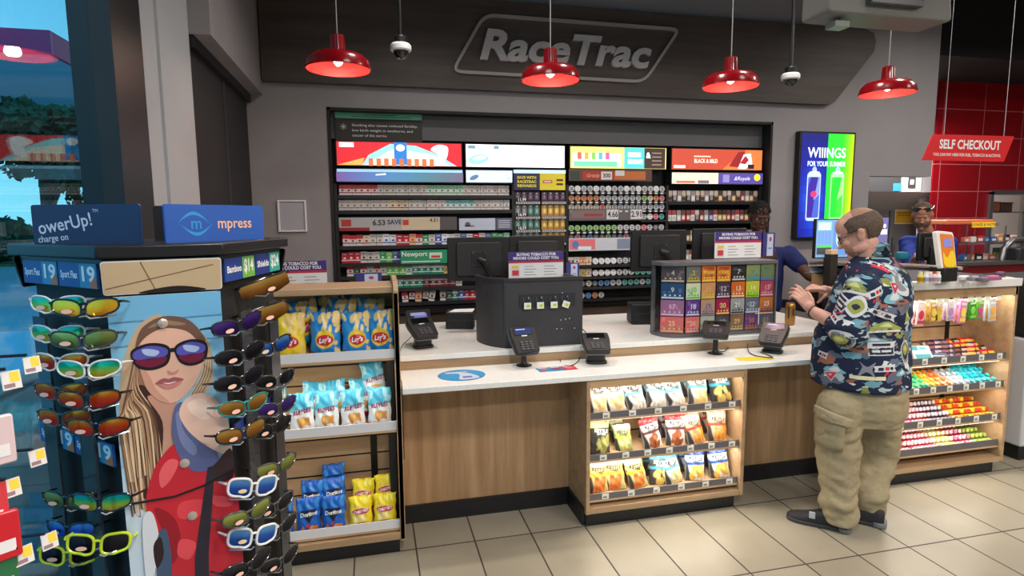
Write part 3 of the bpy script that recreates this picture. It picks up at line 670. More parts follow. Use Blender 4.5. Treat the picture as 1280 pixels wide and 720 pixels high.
sign('shelf_banner', 'grey dip price card with two large white price squares', (711, 261, 803, 276), YP-.03, s_466)
def s_pink(g, W, H):
    g.rect(0, 0, W, H, M((200, 204, 214), .35), .001); g.rect(.01*W, .1*H, .4*W, .92*H, M((226, 120, 128), .4), .002); g.ell(.1*W, .5*H, .05*W, .3*H, M((80, 130, 190), .5), .003); g.rect(.14*W, .1*H, .34*W, .35*H, M((220, 235, 240), .5), .003); g.rect(.74*W, .1*H, .98*W, .9*H, M((130, 140, 165), .4), .002)
sign('shelf_banner', 'pink and pale grey promotional card low on the dip can column', (711, 298, 792, 314), YP-.03, s_pink)
def s_health(g, W, H):
    g.rect(0, 0, W, H, M((40, 38, 38), .6), .001); g.rect(0, .78*H, W, H, M((90, 176, 148), .5), .002); g.rect(.33*W, .9*H, .7*W, .93*H, M((50, 110, 90), .5), .003); g.rect(.18*W, .83*H, .86*W, .86*H, M((50, 110, 90), .5), .003)
    wc = M((206, 204, 200), .6)
    for k, s in enumerate(('Smoking also causes reduced fertility,', 'low birth weight in newborns, and', 'cancer of the cervix.')):
        g.text(s, .185*W, H*(.56-.17*k), .019, wc, .002, bold=.01, align='LEFT', width=W*(.76, .70, .40)[k])
    for k in range(4):
        a = PI*k/4; g.add([(.09*W+.026*math.cos(a)*q+.0016*math.sin(a)*r, .5*H+.026*math.sin(a)*q-.0016*math.cos(a)*r, .002+.0001*k) for q, r in ((-1, -1), (1, -1), (1, 1), (-1, 1))], [(0, 1, 2, 3)], wc)
sign('health_notice', 'dark health warning notice with green header strip, top left of the recess', (420, 139, 527, 177), YP-.02, s_health)

# ---- cigarette packs
def pack_proto(body, top, band, w=.052, h=.084, d=.022, logo=None):
    g = G(); g.box((-w/2, 0, 0), (w/2, d, h*.62), M(body, .35)); g.box((-w/2, 0, h*.62), (w/2, d, h), M(top, .35))
    g.rect(-w/2, h*.20, w/2, h*.30, M(band, .4), 0, Matrix.Translation((0, -.0004, 0)) @ Matrix.Rotation(PI/2, 4, 'X'))
    X = Matrix.Translation((0, -.0006, 0)) @ Matrix.Rotation(PI/2, 4, 'X')
    g.ell(0, h*.46, w*.22, h*.1, M(logo or band, .4), 0, 12, X)
    g.rect(-w*.3, h*.78, w*.3, h*.84, M(logo or band, .4), 0, X)
    return g
PK = dict(white_red=((228, 222, 222), (196, 52, 60), (150, 60, 70)), white_grey=((214, 210, 206), (196, 190, 186), (130, 126, 130)), white_green=((212, 220, 214), (130, 190, 160), (90, 150, 120)), white_teal=((220, 226, 226), (120, 190, 190), (70, 140, 150)),
    white_black=((220, 216, 212), (200, 196, 190), (40, 40, 44)), red=((188, 36, 58), (180, 40, 60), (230, 220, 220)), green=((50, 150, 90), (60, 150, 100), (220, 235, 220)), bright_green=((100, 190, 90), (130, 200, 110), (225, 240, 215)), teal=((26, 130, 104), (225, 235, 230), (220, 235, 230)),
    blue=((60, 80, 150), (90, 110, 170), (220, 225, 240)), gold=((196, 180, 110), (214, 200, 140), (120, 100, 50)), white_blue=((222, 226, 234), (232, 234, 238), (60, 100, 180)), cream=((222, 212, 190), (214, 200, 170), (150, 60, 50)), maroon=((110, 30, 44), (190, 190, 192), (200, 180, 180)), dark_green=((40, 70, 62), (70, 100, 90), (150, 170, 160)), peach=((226, 190, 150), (220, 140, 110), (150, 80, 60)))
PNAME = {k: k.replace('_', ' and ') if k.startswith('white') else k.replace('_', ' ') for k in PK}
PROT = {}
def pack(kind):
    if kind not in PROT:
        o = pack_proto(*PK[kind]).build('cigarette_pack', smooth=False); tag(o, 'x', 'cigarette pack'); PROT[kind] = Proto(o)
    return PROT[kind]
rnd = random.Random(4)
rowsL = [ # z bottom, shelf name, x0, x1, kinds by run
 (1.887, 'top', -.235, 1.17, ['white_red']*6+['white_grey']*8+['white_green']*6+['white_grey']*8),
 (1.766, 'second', -.245, 1.17, ['white_grey']*8+['cream']*3+['white_grey']*6+['white_teal']*5+['white_grey']*6),
 (1.478, 'third', -.225, 1.17, ['white_red', 'white_red', 'white_red', 'cream', 'white_grey', 'white_grey', 'white_blue', 'white_blue', 'red', 'red', 'peach', 'white_red', 'green', 'white_grey', 'blue', 'white_blue', 'white_blue', 'white_grey', 'blue', 'white_blue', 'red', 'white_grey', 'blue', 'green', 'green', 'white_green']),
 (1.338, 'fourth', -.24, .27, ['red', 'red', 'red', 'white_black', 'white_black', 'white_grey', 'green', 'bright_green', 'blue', 'blue']),
 (1.230, 'fifth', -.20, .70, ['white_red', 'dark_green', 'white_red', 'white_grey', 'white_red', 'white_grey', 'bright_green', 'bright_green', 'bright_green', 'white_green', 'teal', 'teal', 'teal', 'teal', 'teal', 'gold', 'gold']),
 (1.122, 'sixth', -.19, .75, ['dark_green', 'dark_green', None, None, None, None, 'teal', 'teal', 'teal', 'teal', 'teal', 'maroon', 'maroon', 'maroon', 'maroon', 'maroon', 'white_grey'])]
for z, nm, x0, x1, kinds in rowsL:
    shelf(XS[0], XS[1], z)
    n = len(kinds); st = (x1-x0)/n
    for i, k in enumerate(kinds):
        if k is None: continue
        big = 1+.10*rnd.random()*(nm in ('third', 'fourth'))
        pack(k).place((x0+st*(i+.5)+rnd.uniform(-.0012, .0012), YP+rnd.uniform(0, .012), z), (0, 0, 0), '%s cigarette pack, %s from left on the %s shelf of the cigarette section' % (PNAME[k], ORD[i], nm), 'cigarette packs on the left wall column', (min(1.0, st/.0535), 1, big))
# hanging loose packs on the lowest shelf and a price card
shelf(XS[0], XS[1], 1.0)
lowk = ['red', 'red', 'white_black', 'white_red', 'white_grey', 'white_black']
for i, (px, k) in enumerate([(507, 'white_red'), (515, 'white_red'), (523, 'peach'), (532, 'white_grey'), (539, 'white_black'), (554, 'white_black'), (562, 'dark_green'), (569, 'teal'), (577, 'blue'), (584, 'red'), (591, 'red')]):
    x = Xat(px, 375, YP); pack(k).place((x, YP+.01*(i % 2), 1.0+(.02 if i in (1, 3) else 0)), (0, 0 if i > 4 else R((-6, 4, 3, 7, 12)[i]), 0), '%s cigarette pack, %s from left on the lowest wall shelf' % (PNAME[k], ORD[i]), 'packs on the lowest wall shelf')
# ---- vapor boxes in the second column
def vbox(col, c2):
    g = G(); w, h, d = .052, .105, .03; g.box((-w/2, 0, 0), (w/2, d, h), M(col, .4)); X = Matrix.Translation((0, -.0006, 0)) @ Matrix.Rotation(PI/2, 4, 'X')
    g.rect(-w*.32, h*.2, w*.32, h*.72, M(c2, .4), 0, X); g.ell(0, h*.82, w*.2, h*.07, M((220, 220, 215), .5), 0, 12, X); g.rect(-w*.12, h*.3, w*.12, h*.6, M(tuple(min(255, v+50) for v in c2), .4), .0004, X)
    o = g.build('vapor_box', smooth=False); tag(o, 'x', 'box'); return Proto(o)
VB = {'dark green': vbox((70, 104, 98), (110, 150, 142)), 'gold': vbox((176, 136, 64), (220, 180, 96)), 'purple': vbox((62, 50, 66), (110, 80, 110)), 'grey': vbox((92, 96, 98), (130, 134, 136))}
for (y, nm, kk) in [(250.5, 'top', ['purple']*8), (269, 'second', ['grey', 'grey', 'dark green', 'dark green']+['gold']*4), (285.5, 'third', ['dark green']*4+['gold']*4), (302, 'fourth', ['dark green']*4+['gold']*4)]:
    z = Zat(675, y, YP)-.01; sh = shelf(XS[1], XS[2], z, lip=.022)
    g = G()
    for h in (0, 1):
        g.box((XS[1]+.02+h*.235, YP-.033, z-.021), (XS[1]+.235+h*.235, YP-.031, z-.003), M((190, 186, 192), .5))
        for q in range(9): g.box((XS[1]+.03+h*.235+q*.022, YP-.0335, z-.017), (XS[1]+.044+h*.235+q*.022, YP-.033, z-.008), M((90, 80, 90), .6))
    g.build('price_strip', sh, smooth=False)
    for i, k in enumerate(kk):
        x = XS[1]+.045+i*.0565+(.012 if i > 3 else 0); s = .82 if nm == 'top' else 1
        VB[k].place((x, YP, z), (0, 0, 0), '%s vapor box, %s from left in the %s vapor row' % (k, ORD[i], nm), 'vapor boxes in the second wall column', (1, 1, s))
    if nm != 'top' or True:
        part(G().box((XS[1]+.02, YP-.036, z+.0), (XS[1]+.13, YP-.034, z+.03), BK).text({'top': '11.99', 'second': '16.99', 'third': '16.59', 'fourth': '15.99'}[nm], 0, 0, .024, WHITE, 0, bold=.03, X=face_y((XS[1]+.072, YP-.0365, z+.015))).build('price_card', sh, smooth=False), 'black price card with white numerals')
# ---- dip cans
def can(col, lidc, c3):
    g = G(Matrix.Rotation(PI/2, 4, 'X')); r = .0285
    g.lathe([(r-.002, -.026), (r, -.024), (r, 0), (r-.003, .003)], M(col, .35), 22, Matrix.Translation((0, r, 0)))
    g.ell(0, r, r*.86, r*.86, M(lidc, .35), .0035, 20); g.ell(0, r, r*.5, r*.5, M(c3, .4), .0040, 16); g.rect(-r*.6, r*.88, r*.6, r*1.12, M(lidc, .4), .0045)
    o = g.build('dip_can'); tag(o, 'x', 'can'); return Proto(o)
CN = {'silver': can((150, 152, 156), (200, 202, 206), (90, 92, 100)), 'copper': can((160, 110, 80), (216, 150, 110), (120, 70, 50)), 'green': can((90, 130, 90), (160, 196, 130), (60, 100, 60)), 'white': can((215, 215, 218), (236, 236, 238), (190, 190, 196)), 'dark': can((60, 60, 64), (110, 108, 112), (170, 160, 160)), 'blue': can((60, 90, 150), (110, 160, 200), (40, 60, 110)), 'pink': can((180, 100, 110), (226, 150, 160), (130, 50, 60)), 'teal': can((50, 120, 120), (110, 180, 170), (30, 90, 90)), 'cream': can((190, 180, 160), (222, 214, 196), (130, 110, 90))}
rr = random.Random(9)
rowsC = [(238.5, 'top', 16, ['silver', 'white', 'silver', 'silver', 'white']*4), (250, 'second', 16, ['copper']*5+['silver']*7+['green', 'cream', 'copper', 'pink']), (261, 'third', 16, ['cream']*5+['pink', 'cream', 'silver']+['silver']*8), (287, 'fourth', 16, ['green']*8+['silver']*4+['pink', 'silver', 'dark', 'silver']), (298, 'fifth', 16, ['dark', 'pink', 'dark', 'blue', 'dark', 'dark', 'green', 'dark']*2)]
for y, nm, n, kk in rowsC:
    z = Zat(772, y, YP)-.012; sh = shelf(XS[2], XS[3], z, lip=.02)
    g = G()
    for i in range(n): g.box((XS[2]+.03+i*.0572, YP-.0315, z-.018), (XS[2]+.058+i*.0572, YP-.0302, z-.003), M((205, 205, 205), .6))
    g.build('price_strip', sh, smooth=False)
    for i in range(n):
        if nm == 'third' and False: continue
        CN[kk[i]].place((XS[2]+.046+i*.0582, YP+.0, z), (0, 0, 0), '%s dip can, %s from left in the %s row of dip cans' % (kk[i], ORD[i], nm), 'dip cans on the third wall column')
for i, k in enumerate(['silver', 'white', 'pink', 'teal']):
    CN[k].place((XS[2]+.046+(12+i)*.0582, YP, Zat(772, 275, YP)), (0, 0, 0), '%s dip can, %s from left beside the grey price card' % (k, ORD[i]), 'dip cans beside the grey price card')
shelf(XS[2]+.69, XS[3], Zat(772, 275, YP), lip=.02)
for y, nm in ((328.5, 'upper'), (343, 'lower')):
    z = Zat(760, y, YP)-.012; shelf(XS[2], XS[3], z, lip=.025)
    for i in range(4):
        k = ['maroon', 'white_black', 'peach', 'cream'][i] if nm == 'upper' else ['white_grey', 'white_grey', 'gold', 'cream'][i]
        pack(k).place((XS[2]+.045+i*.056, YP, z), (0, 0, 0), '%s tobacco box, %s from left on the %s white can row' % (PNAME[k], ORD[i], nm), 'boxes beside the white cans', (1, 1, .82))
    for i in range(11):
        CN['white' if i < 4 else 'silver' if i < 7 else 'teal'].place((XS[2]+.045+(4+i)*.0582, YP, z), (0, 0, 0), '%s dip can, %s from left on the %s white can row' % ('white' if i < 4 else 'silver' if i < 7 else 'teal', ORD[i], nm), 'dip cans on the white can rows')
z = Zat(780, 355, YP)-.012; shelf(XS[2], XS[3], z, lip=.025)
for i in range(16):
    k = ['white', 'white', 'dark', 'cream', 'dark', 'blue', 'blue', 'silver', 'silver', 'teal', 'teal', 'teal', 'silver', 'teal', 'blue', 'teal'][i]
    CN[k].place((XS[2]+.04+i*.0582, YP, z), (0, 0, 0), '%s dip can, %s from left on the second lowest can shelf' % (k, ORD[i]), 'dip cans on the low shelf')
z = Zat(750, 371, YP)-.012; shelf(XS[2], XS[3], z, lip=.025)
for i, k in enumerate(['silver', 'blue', 'copper', 'silver']):
    CN[k].place((XS[2]+.15+i*.062, YP, z), (0, 0, 0), '%s dip can, %s from left on the lowest can shelf' % (k, ORD[i]), 'dip cans on the lowest shelf')
# ---- pouches and small cigars in the right column
def pouch(c1, c2, c3):
    g = G(); w, h = .040, .098
    g.box((-w/2, 0, 0), (w/2, .012, h*.55), M(c1, .3)); g.add([(-w/2, 0, h*.55), (w/2, 0, h*.55), (w/2, .012, h*.55), (-w/2, .012, h*.55), (-w/2, .004, h), (w/2, .004, h), (w/2, .007, h), (-w/2, .007, h)], [(0, 1, 5, 4), (1, 2, 6, 5), (2, 3, 7, 6), (3, 0, 4, 7), (4, 5, 6, 7)], M(c2, .3))
    X = Matrix.Translation((0, -.0008, 0)) @ Matrix.Rotation(PI/2, 4, 'X'); g.rect(-w*.36, h*.12, w*.36, h*.42, M(c3, .4), 0, X); g.rect(-w*.3, h*.46, w*.3, h*.5, M((230, 225, 215), .4), 0, X)
    o = g.build('cigar_pouch', smooth=False); tag(o, 'x', 'pouch'); return Proto(o)
PC = {'brown': pouch((110, 90, 80), (190, 170, 150), (60, 50, 50)), 'silver': pouch((190, 188, 186), (140, 130, 128), (230, 228, 226)), 'black': pouch((52, 48, 50), (190, 184, 180), (160, 150, 150)), 'red': pouch((180, 50, 56), (90, 50, 50), (230, 220, 215)), 'gold': pouch((190, 150, 60), (60, 40, 30), (230, 220, 190)), 'white': pouch((226, 224, 220), (150, 60, 60), (190, 190, 190)), 'purple': pouch((90, 80, 150), (60, 50, 60), (200, 200, 220))}
for x_y, nm, kk in [((890, 251), 'top', ['brown', 'black', 'silver', 'brown', 'black', 'silver', 'black', 'brown', 'silver', 'black', 'brown', 'gold', 'brown', 'black', 'gold', 'brown', 'red', 'silver', 'gold', 'brown']),
                    ((890, 275), 'second', ['white', 'white', 'silver', 'red', 'red', 'white', 'black', 'red', 'silver', 'purple', 'white', 'gold', 'gold', 'red', 'red', 'white', 'red', 'gold', 'red', 'brown']),
                    ((890, 300), 'third', ['black', 'white', 'black', 'silver', 'gold', 'silver', 'white', 'black', 'brown', 'silver', 'gold', 'white', 'black', 'silver', 'white', 'brown', 'black', 'black', 'silver', 'white']),
                    ((850, 325), 'fourth', ['white', 'silver', 'red', 'white', 'silver', 'white', 'black', 'silver', 'red', 'white', 'black', 'silver', 'white', 'gold', 'red', 'white', 'black', 'silver', 'white', 'red'])]:
    z = Zat(*x_y, YP)-.005; shelf(XS[3], XS[4], z, lip=.03)
    for i, k in enumerate(kk):
        PC[k].place((XS[3]+.038+i*.0472, YP+rr.uniform(0, .006), z), (0, 0, 0), '%s cigar pouch, %s from left in the %s pouch row' % (k, ORD[i], nm), 'cigar pouches on the right wall column')
for z in (1.18, 1.05): shelf(XS[3], XS[4], z)
shelf(XS[1], XS[2], 1.42); shelf(XS[1], XS[2], 1.25); shelf(XS[1], XS[2], 1.1)

# ------------------------------------------------------------------ wall things
t = thing('energy_drink_screen', 'wall-mounted portrait screen showing two cans on blue and green', 'screen', (4.2, 4.86, 1.48))
a = at(998, 300, Y=4.83); W_, H_ = .615, 1.0; a = Vector((3.905, 4.83, 1.475))
G().box((a.x, 4.83, a.z), (a.x+W_, 4.895, a.z+H_), BLACK).build('screen_housing', t, bev=.004)
g = G(face_y((a.x, 4.829, a.z)))
n = 26; m_ = .018; 
for i in range(n):
    for j in range(12):
        u = (i+.5)/n; v = (j+.5)/12
        if u < .5:
            cx = 1-abs(u-.25)*2.2; glow = max(0, cx)*max(0, 1-abs(v-.35)*1.6); c = (int(18+20*glow), int(24+110*glow*glow), int(110+120*glow))
        else:
            k = (u-.5)*2; k2 = max(0, (k-.55)/.45); c = (int(40+200*k2*(1-.3*v)), int(215+20*(1-v)), int(30*(1-k2)+20))
        g.rect(m_+(W_-2*m_)*i/n, m_+(H_-2*m_)*j/12, m_+(W_-2*m_)*(i+1)/n, m_+(H_-2*m_)*(j+1)/12, em(c, 1.0))
tx = em((225, 240, 255), 1.0)
g.text('WIIINGS', .30, .80, .09, tx, .002, bold=.02, width=.42); g.text('FOR YOUR SUMMER', .30, .70, .045, tx, .002, bold=.02, width=.42)
for cx, ca, cb, cc in ((.17, (70, 100, 200), (130, 150, 225), (60, 40, 150)), (.43, (70, 240, 60), (160, 245, 140), (40, 220, 60))):
    g.sheet(rounded([(cx-.075, .17), (cx+.075, .17), (cx+.075, .62), (cx-.075, .62)], .03), em((190, 210, 235) if cx < .3 else (170, 245, 170), .9), .002)
    g.sheet(rounded([(cx-.065, .2), (cx+.065, .2), (cx+.065, .58), (cx-.065, .58)], .02), em(ca, .9), .003)
    g.sheet([(cx-.065, .2), (cx-.01, .2), (cx+.04, .58), (cx-.03, .58), (cx-.065, .48)], em(cc, .9), .004); g.sheet([(cx+.0, .36), (cx+.065, .42), (cx+.065, .58), (cx+.05, .58)], em(cb, .9), .005)
    g.ell(cx, .62, .06, .015, em((200, 215, 235), .9), .004); g.ell(cx, .645, .025, .03, em((170, 190, 230), .9), .003)
g.ell(.17, .42, .035, .03, em((225, 60, 110), .9), .006)
g.build('display_image', t, smooth=False)
p = at(348, 290, Y=4.87); b = at(382, 250, Y=4.87)
t = thing('picture_frame', 'white framed blank notice on the grey wall left of the tobacco wall', 'frame', (p.x, 4.9, p.z))
g = G(face_y((0, 4.895, 0))); ring(g, [(p.x, p.z), (b.x, p.z), (b.x, b.z), (p.x, b.z)], .018, 0, .016, M((225, 225, 226), .4)); g.build('frame_border', t, bev=.002, smooth=False)
G(face_y((0, 4.895, 0))).box((p.x+.01, p.z+.01, 0), (b.x-.01, b.z-.01, .005), M((168, 166, 176), .4)).build('notice_sheet', t, smooth=False)

# ================================================================== things on the counter
BL = M((20, 20, 22), .3); BLG = M((20, 20, 22), .4); KEYM = M((70, 70, 74), .5)
def terminal(label, loc, rz, stand, tilt=35, lit=True, holder=False):
    """card terminal: local +y away from customer, body tilted towards them"""
    t = thing('card_terminal', label, 'card terminal', loc, rz); T = WM[t.name]
    if stand == 'post':
        G(T).lathe([(.045, 0), (.045, .005), (.02, .012), (.017, .02)], BL, 28).build('base_plate', t)
        G(T).cyl((0, 0, .015), (0, 0, .135), .0155, BL, 18).box((-.03, -.01, .10), (.03, .012, .125), BL).build('post', t); h = .135
    else:
        G(T).prism(spline([(-.05, -.045), (.05, -.045), (.052, .03), (0, .055), (-.052, .03)], 5), 0, .016, BL).prism(spline([(-.042, -.035), (.042, -.035), (.045, .02), (0, .045), (-.045, .02)], 5), .016, .10, BL).build('base', t, bev=.002); h = .10
    X = T @ Matrix.Translation((0, 0, h+.012)) @ Matrix.Rotation(R(tilt), 4, 'X')
    X = X @ Matrix.Diagonal((1.42, .92, 1, 1)); out = rounded([(-.048, -.10), (.048, -.10), (.056, .02), (.054, .085), (-.054, .085), (-.056, .02)], .014)
    b = G(X).prism(out, -.008, .022, BLG).build('body', t, bev=.004)
    G(X).prism([(x*1.04, y*1.03) for x, y in out], -.012, -.006, M((110, 110, 114), .35, .4)).build('trim_rim', t)
    g = G(X); g.prism(rounded([(-.042, .022), (.042, .022), (.042, .078), (-.042, .078)], .006), .020, .0235, BL); 
    g.rect(-.036, .028, .036, .072, M((40, 52, 92), .2, emit=.5) if lit else M((14, 16, 20), .15), .0238)
    if lit: g.rect(-.03, .06, .01, .066, M((150, 170, 220), .3, emit=.6), .0241)
    part(g.build('screen', t, smooth=False), 'small dark blue lit screen' if lit else 'small dark screen')
    g = G(X)
    for i in range(3):
        for j in range(4): g.box((-.026+.019*i, -.082+.016*j, .021), (-.012+.019*i, -.071+.016*j, .0265), KEYM)
    g.build('keypad', t, smooth=False)
    g = G(X); g.rect(-.012, .014, .012, .02, WHITE, .0238); g.build('contactless_mark', t, smooth=False)
    if holder:
        G(X).box((-.055, .085, -.01), (.055, .10, .03), BL).build('rear_clip', t, bev=.002)
    return t
def zc(px, py, z): return at(px, py, z=z)
p = zc(655, 457, ZL); terminal('black card terminal with lit screen on a round-based post in front of the charcoal divider', p, R(8), 'post', 48)
p = zc(745, 453, ZL); terminal('black card terminal on a stubby block base just right of the charcoal divider', p, R(-12), 'block', 25, False)
p = zc(894, 442, ZL); terminal('black card terminal on a round-based post in front of the lottery display', p, R(-35), 'post', 20, False)
p = zc(966, 440, ZL); terminal('black card terminal tilted steeply beside the drink can, on a block base', p, R(-52), 'block', 38, True)
p = zc(528, 434, ZU); 
t = terminal('black card terminal with second screen behind it at the left end of the upper worktop', p, R(18), 'block', 30, False)
X = Matrix.Translation(p+Vector((-.01, .10, .16))) @ Matrix.Rotation(R(12), 4, 'Z') @ Matrix.Rotation(R(55), 4, 'X')
G(X).prism(rounded([(-.075, -.05), (.075, -.05), (.075, .05), (-.075, .05)], .01), -.01, .012, BL).rect(-.03, -.025, .05, .025, M((90, 96, 150), .3, emit=.5), .0125).rect(-.05, .01, .04, .03, M((120, 126, 170), .3, emit=.5), .0127).build('second_screen', t, bev=.002)
G(Matrix.Translation(p)).box((-.03, .08, 0), (.03, .14, .13), BL).build('screen_stand', t, bev=.004)
def cable(label, pts, r=.0028, m=None):
    pts = spline([tuple(q) for q in pts], 6, closed=False); z0 = min(q[2] for q in pts)
    o = G().tube(pts, r, m or M((24, 24, 26), .5), 6).build('cable', at_=pts[-1]); return tag(o, label, 'cable')
e = .0035
cable('thin black cable looping down from the post terminal left of the divider', [zc(655, 457, ZL)+Vector((.05, .05, .13)), zc(680, 432, ZL)+Vector((0, 0, .06)), zc(688, 441, ZL)+Vector((0, 0, e)), zc(668, 447, ZL)+Vector((0, 0, e))])
cable('black coiled cable lying by the block terminal right of the divider', [zc(741, 445, ZL)+Vector((0, .05, .10)), zc(726, 420, ZU)+Vector((0, 0, .05)), zc(705, 428, ZL)+Vector((0, -.02, .10)), zc(700, 450, ZL)+Vector((0, 0, e)), zc(712, 458, ZL)+Vector((0, 0, e)), zc(724, 450, ZL)+Vector((0, 0, e)), zc(722, 440, ZL)+Vector((0, 0, .03)), zc(708, 436, ZL)+Vector((0, 0, .02)), zc(690, 440, ZL)+Vector((0, 0, .03))], .003)
cable('thin black cable curving from under the front post terminal of the lottery display', [zc(894, 442, ZL)+Vector((.06, .04, .12)), zc(915, 425, ZL)+Vector((0, 0, .04)), zc(905, 440, ZL)+Vector((0, 0, e)), zc(880, 430, ZL)+Vector((0, 0, e))])
cable('thin black cable lying across the yellow sheet', [zc(941, 405, ZU)+Vector((0, -.03, .02)), zc(935, 430, ZL)+Vector((0, 0, .04)), zc(938, 443, ZL)+Vector((0, 0, e+.002)), zc(966, 448, ZL)+Vector((0, 0, e+.002)), zc(950, 441, ZL)+Vector((0, 0, e+.002))])
cable('thin black cable hanging from the terminal down the chip shelf end', [zc(515, 432, ZU)+Vector((0, .02, .05)), zc(502, 438, ZU)+Vector((0, 0, .02)), Vector((.13, YU-.006, .93)), Vector((.125, 3.1, ZL+e)), Vector((.124, YF-.018, ZL+.002)), Vector((.124, YF-.018, .5))], .002)

# stickers
a = zc(577, 469, ZL)
g = G(Matrix.Translation((a.x, a.y, ZL+.0008))); g.ell(0, 0, .128, .115, M((30, 140, 200), .4), 0, 40); g.ell(0, 0, .118, .105, M((40, 152, 208), .4), .0003, 40)
g.sheet(spline([(-.02, -.09), (.085, -.07), (.05, .02), (.01, .05), (-.07, .06), (-.08, .045), (-.01, .02)]), M((196, 206, 226), .5), .0006); g.text('REWARDS', -.02, .06, .018, WHITE, .0008, bold=.02); g.rect(.0, -.06, .05, -.03, M((90, 110, 170), .5), .0008)
tag(g.build('counter_sticker', at_=(a.x, a.y, ZL)), 'round blue counter sticker with a pointing hand on the lower worktop', 'sticker')
a = zc(672, 463, ZL); b = zc(706, 460, ZL)
g = G(Matrix.Translation((a.x+.10, a.y+.01, ZL+.0008)) @ Matrix.Rotation(R(2), 4, 'Z'))
for i, c in enumerate([(30, 140, 190), (40, 120, 180), (200, 40, 60)]):
    g.rect(-.10+.075*i, -.05, -.025+.075*i, .04, M(c, .4)); g.ell(-.0625+.075*i, -.005, .025, .022, M([(200, 90, 80), (140, 60, 90), (236, 110, 120)][i], .4), .0004, 16); g.rect(-.09+.075*i, .02, -.04+.075*i, .028, WHITE, .0006)
tag(g.build('counter_flyer', at_=(a.x+.1, a.y, ZL)), 'glossy blue and red flyer lying in front of the charcoal divider', 'flyer')
a = zc(942, 448, ZL); g = G(Matrix.Translation((a.x, a.y, ZL+.0008)) @ Matrix.Rotation(R(-4), 4, 'Z')); g.sheet([(-.11, -.03), (-.06, -.055), (.11, -.045), (.10, .03), (-.10, .045)], M((222, 206, 40), .5))
tag(g.build('yellow_sheet', at_=(a.x, a.y, ZL)), 'thin yellow plastic sheet lying by the two right card terminals', 'sheet')
a = zc(735, 466, ZL)

# tobacco warning signs and leaflet holders
def s_warn(g, W, H):
    g.rect(0, 0, W, H, PAPER, .001); g.rect(0, .66*H, W, H, M((66, 48, 130), .5), .002); g.rect(0, .58*H, W, .66*H, M((196, 40, 60), .5), .002)
    g.text('BUYING TOBACCO FOR', .5*W, .90*H, .017, WHITE, .003, bold=.04, width=.72*W); g.text('MINORS COULD COST YOU.', .5*W, .76*H, .017, WHITE, .003, bold=.04, width=.84*W)
    g.rect(.04*W, .05*H, .2*W, .5*H, M((235, 225, 225), .5), .002); g.rect(.06*W, .38*H, .18*W, .48*H, M((240, 210, 50), .5), .003); g.rect(.06*W, .1*H, .18*W, .3*H, M((214, 60, 70), .5), .003)
    for k in range(4):
        for q in (0, 1): g.rect((.28+.36*q)*W, (.1+.11*k)*H, (.5+.38*q-.05*(k % 2))*W, (.125+.11*k)*H, M((150, 152, 160), .6), .002)
WS = [((636, 315.5, 704, 348), 3.62, 'on the charcoal divider'), ((893, 290, 952, 323), 3.75, 'on the lottery display'), ((330, 327, 408, 364), 3.42, 'behind the tall chip shelf')]
def s_leaf(g, W, H): g.rect(0, 0, W, H, M((58, 56, 128), .5), .001); g.rect(.34*W, 0, .85*W, .95*H, M((196, 208, 232), .5), .002); g.ell(.6*W, .72*H, .1*W, .1*H, M((180, 70, 90), .5), .003, 16); g.rect(.45*W, .3*H, .75*W, .36*H, M((120, 130, 160), .5), .003)
def block_under(px0, px1, py, Y, z0, label, cat='stand'):
    pass

# charcoal divider: curved privacy panel standing on the upper worktop
pa = zc(594, 420, ZU); pb = zc(628, 432, ZU); pc = zc(728, 425, ZU)
Yd = 3.30; x0 = Xat(598, 345, 3.55); x1 = Xat(728, 345, Yd); zt_ = Zat(660, 349, Yd)
path = [(x0, 3.62), (x0-.005, 3.52), (x0+.03, 3.40), (x0+.10, 3.315), (x0+.16, Yd), (x1, Yd)]
inn_ = [(x, y+.0) for x, y in path]
def wall_strip(g, path, z0, z1, th, m):
    n = len(path); a_ = []; b_ = []
    for i in range(n):
        d = (Vector(path[min(i+1, n-1)])-Vector(path[max(i-1, 0)])).normalized(); nn = Vector((-d.y, d.x))
        a_.append(tuple(Vector(path[i])-nn*th/2)); b_.append(tuple(Vector(path[i])+nn*th/2))
    g.prism(a_+b_[::-1], z0, z1, m)
path = spline(path, 5, closed=False)
dv = thing('charcoal_divider', 'curved charcoal plastic register shield with four small hooks on its front', 'register shield', ((x0+x1)/2, 3.4, ZU))
g = G(); wall_strip(g, path, ZU, zt_, .012, CHAR); g.build('panel', dv)
g = G(); wall_strip(g, path, zt_-.012, zt_+.008, .03, M((50, 50, 53), .4)); g.build('top_rim', dv)
G().box((x1-.02, Yd, ZU), (x1, Yd+.30, zt_), CHAR).build('side_return', dv, bev=.002)
g = G()
hx0 = Xat(651, 380, Yd); hx1 = Xat(716, 380, Yd); hz = Zat(683, 375, Yd)
g.box((hx0-.01, Yd-.012, hz-.035), (hx1+.01, Yd-.006, hz+.035), M((40, 40, 42), .5)); g.build('hook_plate', dv, smooth=False)
g = G()
for (px, py) in [(701, 400), (707, 399), (712, 398), (696, 411), (702, 411), (718, 410), (703, 366)]:
    q = at(px, py, Y=Yd-.0065); g.ball((q.x, q.y, q.z), .0035, WHITE, None, 8, 6)
g.build('rivets', dv)
